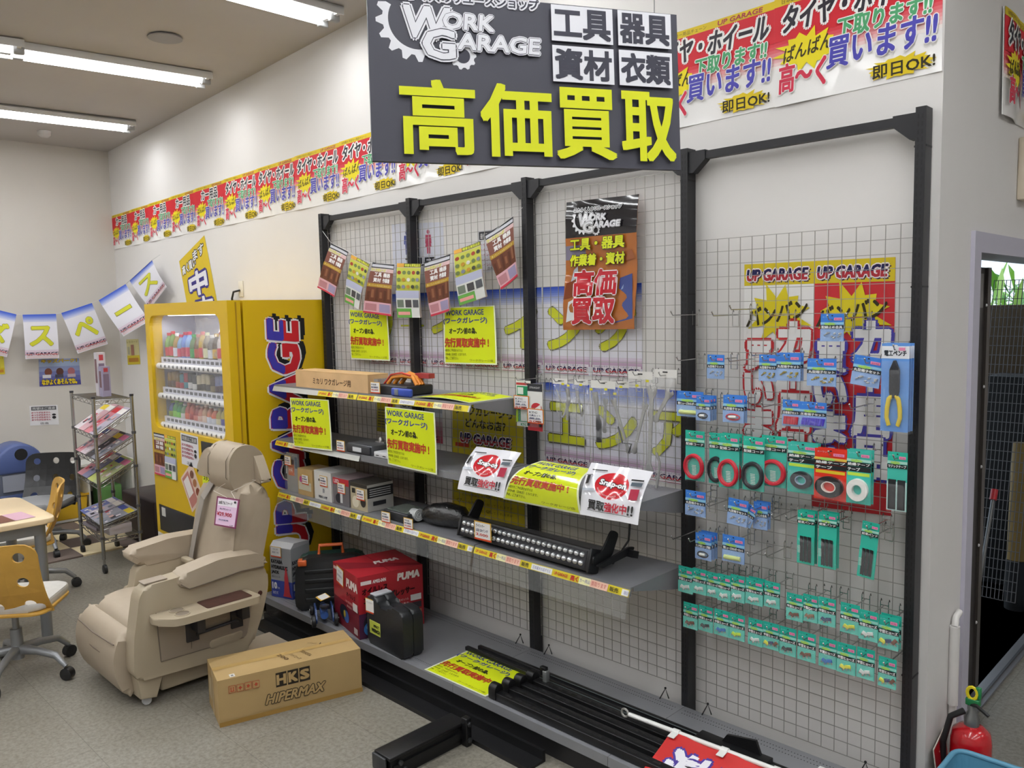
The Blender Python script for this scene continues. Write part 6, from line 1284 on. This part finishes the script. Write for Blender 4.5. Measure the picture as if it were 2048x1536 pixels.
cl.rect(0, 0, LX, h_*.45, '6e1a28'); cl.text('PUMA', LX*.55, h_*.74, h_*.13, 'e6dcd6', w=LX*.42, bold=.09, shear=.12); cl.rect(LX*.03, h_*.9, LX*.4, h_*.95, 'd8c8c0'); cl.text('オイルレス', LX*.55, h_*.58, h_*.07, '3a1418', w=LX*.34, bold=.03); cl.text('100V 家庭用電源', LX*.5, h_*.47, h_*.04, 'e0b8b0', w=LX*.3); cl.text('静音設計', LX*.55, h_*.4, h_*.04, 'e0b8b0', w=LX*.2)
cl.disc(LX*.42, h_*.26, LX*.17, h_*.13, '1d222c'); cl.disc(LX*.52, h_*.22, LX*.1, h_*.1, '3a5a9a'); cl.disc(LX*.45, h_*.25, LX*.04, h_*.06, 'b8a030'); cl.rect(LX*.8, h_*.42, LX*.98, h_*.55, 'd8d4d0'); cl.rect(LX*.82, h_*.05, LX*.96, h_*.15, 'c8b8b4')
cr_.rect(0, 0, LY*.55, h_*.4, '4a2440'); cr_.text('PUMA', LY*.6, h_*.82, h_*.11, 'ece4de', w=LY*.34, bold=.09, shear=.12); cr_.rect(LY*.04, h_*.86, LY*.2, h_*.92, 'e6dcd8'); cr_.text('AM02-04N', LY*.22, h_*.86, h_*.055, 'e6dcd8', w=LY*.2, bold=.05)
cr_.text('オイルレス', LY*.06, h_*.7, h_*.1, '1c0c10', w=LY*.38, bold=.04, per=.04); cr_.text('エアーコンプレッサー', LY*.08, h_*.55, h_*.11, '1c0c10', w=LY*.78, bold=.04, per=.04)
for i, t in enumerate(('タンク容量 4リットル', '0.2馬力', '最高圧力0.8MPa', '空気吐出量', '12リットル')): cr_.text(t, LY*.76, h_*(.47-.07*i), h_*.042, 'ecdcd8', w=LY*(.26 if i in (0, 2) else .14), align='R')
for i, q in enumerate(('d8d8d6', '3a3238', '9a6a5a', 'b8a8a4')): cr_.rect(LY*.79, h_*(.44-.13*i), LY*.96, h_*(.54-.13*i), q)
cr_.disc(LY*.26, h_*.24, LY*.2, h_*.18, '22242c'); cr_.rect(LY*.1, h_*.36, LY*.45, h_*.42, '26222a'); cr_.disc(LY*.2, h_*.15, LY*.14, h_*.13, '3a78b8'); cr_.disc(LY*.17, h_*.18, LY*.07, h_*.06, '9ac4e0'); cr_.disc(LY*.29, h_*.2, LY*.04, h_*.05, 'b8b83a')
mb.build('carton_body', g, (0, 0, 0)); mb = MB(); mb.box((-LX, LY*.5-.001, h_), (0, LY*.5+.001, h_+.0012), mat('6e1820', .5)); mb.build('lid_seam', g, (0, 0, 0))
tg = MB(); tF = T(-.3, -.004, h_-.1) @ RY(.12); c = Card(tg, .1, .1, lambda u, v, q: tF @ Vector((u, -q, v))); c.base('d9a92c', .0008); c.rect(0, 0, .1, .01, 'cf4a26'); c.rect(.004, .01, .096, .096, 'eceae8'); c.text('コンプレッサー', .02, .07, .014, '3a3a44', w=.06); c.text('動作確認済み', .015, .045, .012, '6a6a88', w=.07); c.text('5,000', .015, .016, .014, 'c0392b', w=.03); tg.build('price_tag', g, (0, 0, 0)); g.rotation_euler.z = ang
# small blue trolley jack
g = goods('trolley_jack', 'small blue trolley jack with black wheels in front of the red carton', 'jack', (-2.92, -.5, Z0)); g.location.y = -.5
def jk(name, fn): mb = MB(); fn(mb); mb.build(name, g, (0, 0, 0))
BJ = mat('2c4478', .35)
for s_ in (-1, 1): jk('side_plate', lambda mb: mb.prism(rnd_poly([(-.11, .02), (.11, .02), (.12, .05), (.05, .09), (-.08, .075), (-.13, .05)], .01), s_*.045-.004, s_*.045+.004, BJ, frame((1, 0, 0), (0, 0, 1), (0, -1, 0))))
jk('lift_arm', lambda mb: mb.tube([(-.08, 0, .06), (0, 0, .08), (.09, 0, .1)], [.016, .014, .02], BJ, 8)); jk('pump', lambda mb: mb.tube([(-.05, 0, .045), (.07, 0, .05)], .022, mat('3f64a8', .3), 10)); jk('saddle', lambda mb: mb.lathe([(.022, .1), (.026, .108), (.026, .115)], DKB, 12, T(.09, 0, 0)))
for x, r_ in ((-.1, .026), (.1, .034)):
    for y in (-.06, .06): jk('wheel', lambda mb: (mb.lathe([(r_*.8, -.012), (r_, -.008), (r_, .008), (r_*.8, .012)], mat('17171a', .5), 16, frame((1, 0, 0), (0, 0, 1), (0, -1, 0), (x, y, r_))), mb.lathe([(r_*.35, -.014), (r_*.35, .014)], STEEL, 10, frame((1, 0, 0), (0, 0, 1), (0, -1, 0), (x, y, r_)))))
jk('price_tag', lambda mb: (lambda c: (c.base('d9a92c', .0008), c.rect(.004, .008, .076, .056, 'eceae8')))(Card(mb, .08, .06, flat((-.05, -.04, .118), (.94, .3, 0), (-.3, .93, .2))))); g.rotation_euler.z = -.5
# black wrench case
g = goods('wrench_case', 'black impact wrench case with yellow green label, in front of the red carton', 'case', (-2.31, -.465, Z0))
prof = rnd_poly([(-.165, 0), (.165, 0), (.168, .2), (.155, .235), (.06, .245), (.045, .215), (-.055, .215), (-.07, .255), (-.14, .262), (-.165, .235)], .022)
mb = MB(); mb.prism(prof, .0, .06, mat('232427', .45), Fx, bev=.012); mb.build('front_half', g, (0, 0, 0)); mb = MB(); mb.prism(prof, -.06, -.003, mat('1d1e21', .45), Fx, bev=.012); mb.build('back_half', g, (0, 0, 0))
mb = MB(); c = Card(mb, .1, .07, flat((-.14, -.0605, .06), (1, 0, 0), (0, 0, 1))); c.base('1c1d1f', .0006); c.rect(0, 0, .1, .07, 'cfd66a'); c.rect(.003, .003, .097, .067, 'b9c24a'); c.text('IMPACT', .04, .038, .014, '22241a', w=.05, bold=.06); c.text('WRENCH', .02, .012, .018, '22241a', w=.075, bold=.08); mb.build('label_plate', g, (0, 0, 0))
mb = MB(); mb.box((-.145, -.05, .256), (-.09, .05, .265), mat('a9abb0', .4), bev=.002); mb.build('top_sticker', g, (0, 0, 0)); tagpart(g, 0, 0, 0) if 0 else None
tg = MB(); c = Card(tg, .075, .075, flat((-.165, -.066, .165), (1, .1, 0), (0, 0, 1))); c.base('d9a92c', .0008); c.rect(0, 0, .075, .008, 'cf4a26'); c.rect(.003, .008, .072, .072, 'eceae8'); c.text('インパクト', .01, .05, .01, '4a4a60', w=.05); tg.build('price_tag', g, (0, 0, 0)); g.rotation_euler.z = -.06
# ---------------------------------------------------------------- black steel bars lying on the deck
BARM = mat('19191b', .4, .3)
for i, (y, z, lab) in enumerate(((-.495, 0, 'front'), (-.425, 0, 'second'), (-.36, 0, 'third'), (-.295, 0, 'rearmost'))):
    g = goods('steel_bar', 'black slotted steel bar with end hook lying on the deck, %s of four' % lab, 'bar', (-1.0, y, Z0), 'black steel bars on the deck'); x0 = -1.55+.012*i; x1 = -.42+.03*i
    mb = MB(); mb.box((x0, y-.02, Z0), (x1, y+.02, Z0+.035), BARM, bev=.003); 
    for k in range(18): mb.box((x0+.08+.055*k, y-.006, Z0+.0345), (x0+.11+.055*k, y+.006, Z0+.0355), BK2)
    P(mb, 'bar', g)
    mb = MB(); mb.prism(rnd_poly([(-.024, 0), (.024, 0), (.026, .055), (.015, .068), (-.012, .068), (-.024, .05)], .008), x0-.012, x0+.03, BARM, frame((0, 1, 0), (0, 0, 1), (1, 0, 0), (0, y, Z0)), bev=.003); mb.lathe([(.006, 0), (.004, .004)], mat('cfc86a', .4), 8, frame((0, 1, 0), (0, 0, 1), (-1, 0, 0), (x0-.012, y-.012, Z0+.02))); P(mb, 'end_hook', g)
for y, x0, x1, lab in ((-.235, -2.02, -.33, 'front'), (-.185, -1.98, -.25, 'rear')):
    mb = MB(); mb.box((x0, y-.011, Z0), (x1, y+.011, Z0+.02), BARM, bev=.003); mb.tube([(x0+.5, y-.013, Z0+.02), (x1-.1, y-.013, Z0+.02)], .002, mat('8f9a9a', .3, .7), 5); mb.build('steel_rail', label='long thin black steel rail lying on the deck, %s of two' % lab, cat='rail', group='long steel rails')
p = at(1092, 1352, Z=.2); mb = MB(); mb.box((p.x-.012, p.y-.012, Z0+.021), (p.x+.012, p.y+.012, Z0+.085), mat('9fa3a3', .35, .7), bev=.003); mb.box((p.x-.03, p.y-.01, Z0+.06), (p.x+.004, p.y+.012, Z0+.1), BARM, bev=.004); mb.build('steel_bracket', label='small silver and black bracket standing among the steel bars', cat='bracket')
p, q = at(1398, 1500, Z=.17), at(1500, 1505, Z=.17); mb = MB(); mb.box((-.68, -.265, Z0+.022), (-.38, -.19, Z0+.045), BARM, bev=.003); mb.prism([(-.08, 0), (.08, 0), (.06, .05), (-.06, .03)], 0, .012, BARM, frame((1, 0, 0), (0, 0, 1), (0, -1, 0), (-.5, -.2, Z0+.046))); mb.build('steel_plate', label='folded black steel plate lying across the bars', cat='plate')
# white banner pole with red flag
a, b = Vector((-.93, -.335, Z0+.075)), Vector((.12, -.3, Z0+.085)); fp = goods('banner_pole', 'white banner pole with red flag lying on the steel bars', 'banner', (-.4, -.32, Z0+.07)); WHT = mat('e9e9e6', .35)
mb = MB(); mb.tube([a, b], .009, WHT, 10); P(mb, 'pole', fp)
mb = MB(); mb.tube([a+Vector((-.02+.016*math.cos(t), .0, .016*math.sin(t))) for t in [i*2*math.pi/14 for i in range(14)]], .005, mat('a9a6a0', .3, .3, alpha=.8), 6, closed=True); P(mb, 'pole_ring', fp)
dd = (b-a).normalized(); nrm = Vector((.05, -.86, -.28)); 
def fl(u, v, q): s_ = u; return a.lerp(b, .19)+dd*u+Vector((.04, -.9, -.12)).normalized()*(.3-v)+Vector((0, 0, -.045*math.sin((.3-v)/.3*1.5)+.006*math.sin(u*30)))+Vector((0, 0, 1))*q
mb = MB(); c = Card(mb, .7, .3, fl); c.base('c02a28', .001, 20, 8); c.text('激安', .05, .03, .2, 'e6e4ea', w=.34, bold=.05, out='4a3a90', ow=.1, shear=.1); P(mb, 'red_flag', fp)
for k in range(4):
    x = .19+.195*k; q = a.lerp(b, x+.02); mb = MB(); mb.tube([q-dd*.014, q+dd*.014], .0125, WHT, 10); v_ = Vector((.04, -.9, -.12)).normalized(); mb.box((-.014, -.045, -.0012), (.014, 0, .0012), WHT, frame(dd, -v_, dd.cross(-v_), q+Vector((0, 0, .004)))); P(mb, 'sleeve', fp)
p = at(1640, 1532, Z=.16); mb = MB(); mb.box((p.x, p.y-.16, Z0), (p.x+.014, p.y, Z0+.02), WHT); mb.box((p.x+.014, p.y-.014, Z0), (p.x+.16, p.y, Z0+.02), WHT); mb.build('sign_holder', label='corner of a white frame lying on the deck near the right upright', cat='sign holder')
# ---------------------------------------------------------------- on the floor
g = goods('steel_beam', 'long black steel beam lying on the floor along the rack', 'beam', (-2.3, -.61, 0)); mb = MB(); mb.box((-3.5, -.655, 0), (-1.2, -.545, .012), BARM); mb.box((-3.5, -.56, .012), (-1.2, -.545, .05), BARM); mb.box((-3.5, -.655, .012), (-1.2, -.648, .02), BARM); P(mb, 'beam', g)
g = goods('base_bracket', 'black steel base foot sticking out across the floor from the rack', 'bracket', (-1.6, -.85, 0)); x0, x1, y0, y1 = -1.65, -1.545, -1.075, -.665
mb = MB(); mb.box((x0, y0, .085), (x1, y1, .1), BARM, bev=.003); mb.box((x0+.005, y0+.004, .0), (x0+.03, y1, .085), BARM); mb.box((x1-.025, y0+.01, .0), (x1-.01, y1, .085), BARM); mb.box((x1-.01, y0+.02, .03), (x1, y1, .06), BARM); P(mb, 'channel', g)
mb = MB(); mb.box((x0+.0, y0-.012, .03), (x1-.02, y0, .095), mat('3f4042', .4, .4), bev=.004); mb.box((x0+.03, y0-.006, .0), (x1-.03, y0, .03), BARM); P(mb, 'end_plate', g)
mb = MB(); mb.box((x1-.005, y1-.03, .0), (x1+.03, y1, .125), BARM, bev=.004); P(mb, 'hook_plate', g)
for y, z in ((y0+.05, .065), (y0+.07, .03), (y1-.015, .1), (y1-.015, .03)): mb = MB(); mb.lathe([(.011, 0), (.011, .008), (.006, .01)], mat('4a4b4d', .3, .7), 8, frame((0, 1, 0), (0, 0, 1), (1, 0, 0), (x1+(.03 if y > -.7 else 0), y, z))); P(mb, 'bolt', g)
# big brown carton
c0, c1, c2 = Vector((-2.475, -1.335, 0)), Vector((-2.29, -.69, 0)), Vector((-2.76, -1.285, 0)); u = (c1-c0).normalized(); LN = (c1-c0).length; v = Vector((-u.y, u.x, 0)); DP = .275; hh = .215
g = empty('brown_carton', (c0+u*LN/2+v*DP/2), 0, 'long brown carton with black printed logo lying on the floor by the car seat', 'box'); CBM = mat('ae9262', .6, noise=.05, scale=5)
F = frame(u, v, (0, 0, 1), c0); mb = MB(); mb.box((0, 0, 0), (LN, DP, hh), CBM, F)
c = Card(mb, LN, hh, flat(c0-v*.0003, u, (0, 0, 1))); c.nx = c.ny = 1; IK = '2c251c'
for i, t in enumerate('HKS'): x = LN*.385+.055*i; c.rect(x, hh*.56, x+.05, hh*.88, IK); c.text(t, x+.006, hh*.62, hh*.2, 'ae9262', w=.038, bold=.09)
c.text('HIPERMAX', LN*.31, hh*.24, hh*.2, 'ae9262', w=.27, bold=.05, out=IK, ow=.13, shear=.3)
for i in range(4): x = LN*.07+.035*i; c.rect(x, hh*.68, x+.03, hh*.84, 'b04a30'); c.rect(x+.002, hh*.69, x+.028, hh*.83, 'ae9262'); [c.rect(x+.006, hh*.71, x+.024, hh*.73, 'b04a30'), c.rect(x+.008, hh*.73, x+.012, hh*.81, 'b04a30'), c.rect(x+.018, hh*.73, x+.022, hh*.81, 'b04a30')] if i == 0 else c.star(x+.015, hh*.76, .01, .012, 'b04a30', 3+i, .5)
c.rect(0, 0, LN, hh*.1, '9c7a3e'); P(mb, 'body', g)
mb = MB(); c = Card(mb, LN, DP, flat(c0+Vector((0, 0, hh+.0004)), u, v)); c.nx = c.ny = 1; c.rect(0, DP*.49, LN, DP*.5, '8a6c3c'); c.rect(0, DP*.44, LN, DP*.56, mat('b8985e', .3))
for t, x, y in (('TOYOTA', .6, .45), ('ハイエース', .52, .4), ('200', .44, .5)): c.text(t, LN*x, DP*y, .02, '43301c', w=.085, rot=-1.25)
c.text('〜1', LN*.68, DP*.7, .02, '43301c', w=.07, rot=-.6); c.rect(LN*.085, DP*.02, LN*.12, DP*.14, 'd6d3cc'); c.rect(LN*.095, DP*.05, LN*.11, DP*.1, '6a6a70'); P(mb, 'top_flap', g)
mb = MB(); c = Card(mb, DP, hh, flat(c0+v*DP-u*.0006, -v, (0, 0, 1))); c.nx = c.ny = 1; c.rect(DP*.44, hh*.0, DP*.56, hh, mat('bfa880', .3)); c.rect(DP*.1, hh*.25, DP*.4, hh*.75, 'b9a684'); P(mb, 'end_flap', g)
# fire extinguisher, its board, basket and pipe
ex = goods('fire_extinguisher', 'red fire extinguisher standing by the doorway', 'extinguisher', (.17, .2, 0)); ex.location = (.17, .2, 0)
def xp(name, fn): mb = MB(); fn(mb); return mb.build(name, ex, (0, 0, 0))
xp('cylinder', lambda mb: mb.lathe([(.06, 0), (.066, .01), (.066, .3), (.06, .335), (.04, .352), (.02, .358)], mat('b3121c', .22, coat=.5), 24)); xp('valve', lambda mb: mb.lathe([(.024, .355), (.026, .385), (.014, .41), (.012, .43)], mat('8b8d8e', .3, .8), 14))
xp('hose', lambda mb: mb.tube([(-.02, -.02, .41), (-.06, -.03, .38), (-.082, -.03, .28), (-.08, -.03, .12)], .011, mat('1b1b1c', .5), 8)); xp('lever', lambda mb: mb.tube([(-.01, 0, .43), (.02, -.02, .44), (.06, -.03, .42)], .007, mat('1d1d1e', .4), 6))
xp('safety_pin', lambda mb: (mb.tube([(.0+.016*math.cos(t), -.005, .475+.022*math.sin(t)) for t in [i*2*math.pi/12 for i in range(12)]], .006, mat('d9c81e', .4), 6, closed=True), mb.box((-.02, -.012, .43), (.025, .012, .455), mat('1f7a44', .4), bev=.003), mb.box((.01, -.008, .46), (.028, .006, .5), mat('1f7a44', .4), bev=.003)))
xp('instruction_label', lambda mb: mb.lathe([(.0664, .08), (.0664, .2)], mat('d8d4d0', .4), 24)); xp('label_band', lambda mb: mb.lathe([(.0666, .2), (.0666, .225)], mat('3a4aa0', .4), 24))
P_ = [Vector((.085, .22, .3)), Vector((.1, .1, .26)), Vector((.14, .08, .02)), Vector((.12, .3, .02))]; mb = MB(); w_, h_ = .15, .28; c = Card(mb, w_, h_, quad_map(Vector((.078, .1, .27)), Vector((.072, .24, .3)), Vector((.1, .27, .005)), Vector((.115, .1, .005)), w_, h_)); c.base('d8cfc4', .003); c.rect(.004, .004, .146, .276, 'a8141c'); 
for i, t in enumerate('消火器'): c.text(t, .05, .19-.075*i, .055, 'd8b0a8', w=.05, bold=.03)
mb.build('extinguisher_sign', label='red board with white characters leaning beside the extinguisher', cat='sign')
bk = goods('basket', 'light blue plastic basket in the bottom right corner', 'basket', (.3, .02, 0)); TB = mat('5a93ae', .4)
bx0, bx1, by0, by1 = .15, .5, -.14, .105
mb = MB(); outer = rnd_poly([(bx0, by0), (bx1, by0), (bx1, by1), (bx0, by1)], .05, 6); n = len(outer); cxx, cyy = (bx0+bx1)/2, (by0+by1)/2; vs = []
for k, z in ((.82, .002), (1, .3), (.97, .3), (.8, .008)): vs += [(cxx+(x-cxx)*k, cyy+(y-cyy)*k, z) for x, y in outer]
fs = [(a*n+i, a*n+(i+1) % n, (a+1)*n+(i+1) % n, (a+1)*n+i) for a in range(3) for i in range(n)]+[tuple(range(n-1, -1, -1)), tuple(3*n+i for i in range(n))]
mb.add(vs, fs, TB); P(mb, 'body', bk); mb = MB(); mb.tube([(x, y, .3) for x, y in outer], .009, TB, 8, closed=True); P(mb, 'rim', bk)
p = at(1894, 1195, X=XR+.02); mb = MB(); y = .31; mb.tube([(XR+.014, y, .02), (XR+.014, y, .36)], .012, mat('d2cfcb', .4), 10); mb.tube([(XR+.016, y, .36), (XR+.016, y, .66)], .018, mat('d8d5d2', .4), 10); mb.tube([(XR+.016, y, .66), (XR+.016, y+.01, .69), (XR+.016, y+.05, .7)], .012, mat('d8d5d2', .4), 10)
for z in (.38, .63): mb.box((XR, y+.01, z), (XR+.02, y+.045, z+.012), mat('c9c6c3', .4))
mb.build('conduit_pipe', label='white plastic conduit pipe on the wall beside the doorway', cat='pipe')
p, q = at(2037, 275, X=XR), at(2049, 405, X=XR); mb = MB(); mb.box((XR, p.y, q.z), (XR+.04, p.y+.25, p.z), mat('d3c7b2', .5), bev=.005); mb.build('wall_box', label='beige box on the doorway wall at the right picture edge', cat='box')
# ================================================================ yard seen through the doorway
def yd(name, x0, y0, x1, y1, Y, m, lab, cat, dep=.04, z0=None):
    p, q = at(x0, y1, Y=Y), at(x1, y0, Y=Y); mb = MB(); mb.box((p.x, Y, 0.0 if z0 is None else p.z), (q.x, Y+dep, q.z), m, bev=.006); return mb.build(name, label=lab, cat=cat)
yd('plywood_board', 1955, 608, 2120, 760, 3.45, mat('4a3a24', .7, noise=.15, scale=6), 'dark brown board standing in the yard below the plants', 'board', .03)
yd('yard_dark_block', 1955, 757, 2120, 1300, 3.0, mat('101012', .6), 'black box standing in the yard below the brown board', 'box', .3)  # dark block added to paint the darkness low in the yard
a, b = at(2020, 1178, Y=2.6), at(2035, 880, Y=2.75); g = goods('tan_tube', 'tan cardboard tube standing on a black stand behind the doorway', 'tube', (a.x, 2.6, 0))
mb = MB(); z0 = at(2025, 1152, Y=2.6).z; mb.tube([(a.x+.03, 2.6, max(.3, z0)), (b.x+.05, 2.66, b.z)], .055, mat('8a7038', .6), 16); P(mb, 'tube', g); mb = MB(); mb.tube([(a.x+.03, 2.6, 0), (a.x+.03, 2.6, max(.3, z0))], .058, mat('121214', .6), 16); P(mb, 'stand', g)
g = goods('wire_panel', 'grey wire panel leaning in the yard behind the doorway', 'panel', (-.3, 2.3, 0)); A_, B_ = at(1952, 1190, Y=2.1), at(2028, 560, Y=2.5); A_.x -= .05; B_.x -= .1; C2 = Vector((-.13, 2.5, B_.z)); D_ = Vector((-.13, 2.1, A_.z)); A_.z = max(A_.z, .01); D_.z = A_.z
mb = MB()
for i in range(13): t = i/12; mb.tube([A_.lerp(D_, t), B_.lerp(C2, t)], .0025, mat('77777a', .4, .6), 4)
for i in range(34): t = i/33; mb.tube([A_.lerp(B_, t), D_.lerp(C2, t)], .0025, mat('77777a', .4, .6), 4)
P(mb, 'wire_grid', g)
a, b = at(1958, 1170, Y=1.9), at(1986, 1000, Y=2.1); g = goods('long_tool', 'grey stick with red end leaning in the yard', 'tool', (a.x, 1.9, 0)); mb = MB(); mb.tube([(a.x, 1.9, max(a.z, .01)), b], .01, mat('6f7070', .4, .5), 8); P(mb, 'shaft', g); mb = MB(); mb.tube([b, b+(b-Vector((a.x, 1.9, a.z))).normalized()*.06], .018, mat('b01a24', .4), 8); P(mb, 'red_grip', g)
rnd = random.Random(2)
for k, (px, py) in enumerate(((1998, 575), (2045, 560))):
    r_ = at(px, py+20, Y=5.0+1.2*k); g = goods('palm_plant', 'leafy green plant in daylight beyond the yard, %s from the door frame' % words[k], 'plant', (r_.x, r_.y, 0), 'plants beyond the yard')
    mb = MB(); mb.tube([(r_.x, r_.y, 0), (r_.x+.03, r_.y, r_.z-.3)], .03, mat('5a4a30', .8), 8); P(mb, 'stem', g)
    mb = MB(); gm = [mat(q, .45, spec=.6) for q in ('6fa83a', '8fc04a', '4f8a2e', 'a8cc66')]
    for i in range(46):
        t, e = rnd.uniform(0, 6.28), rnd.uniform(-.3, 1.3); L = rnd.uniform(.4, .75); d = Vector((math.cos(t)*math.cos(e), math.sin(t)*math.cos(e), math.sin(e))); s_ = d.cross(Vector((0, 0, 1))).normalized()*rnd.uniform(.02, .04); o_ = Vector((r_.x+rnd.uniform(-.2, .2), r_.y+rnd.uniform(-.2, .2), r_.z-.25+rnd.uniform(-.2, .2)))
        m_ = o_+d*L*.55; tp = o_+d*L+Vector((0, 0, -.12)); mb.add([o_, m_+s_, tp, m_-s_, m_+Vector((0, 0, -.008))], [(0, 4, 1), (1, 4, 2), (2, 4, 3), (3, 4, 0)], rnd.choice(gm))
    P(mb, 'foliage', g)
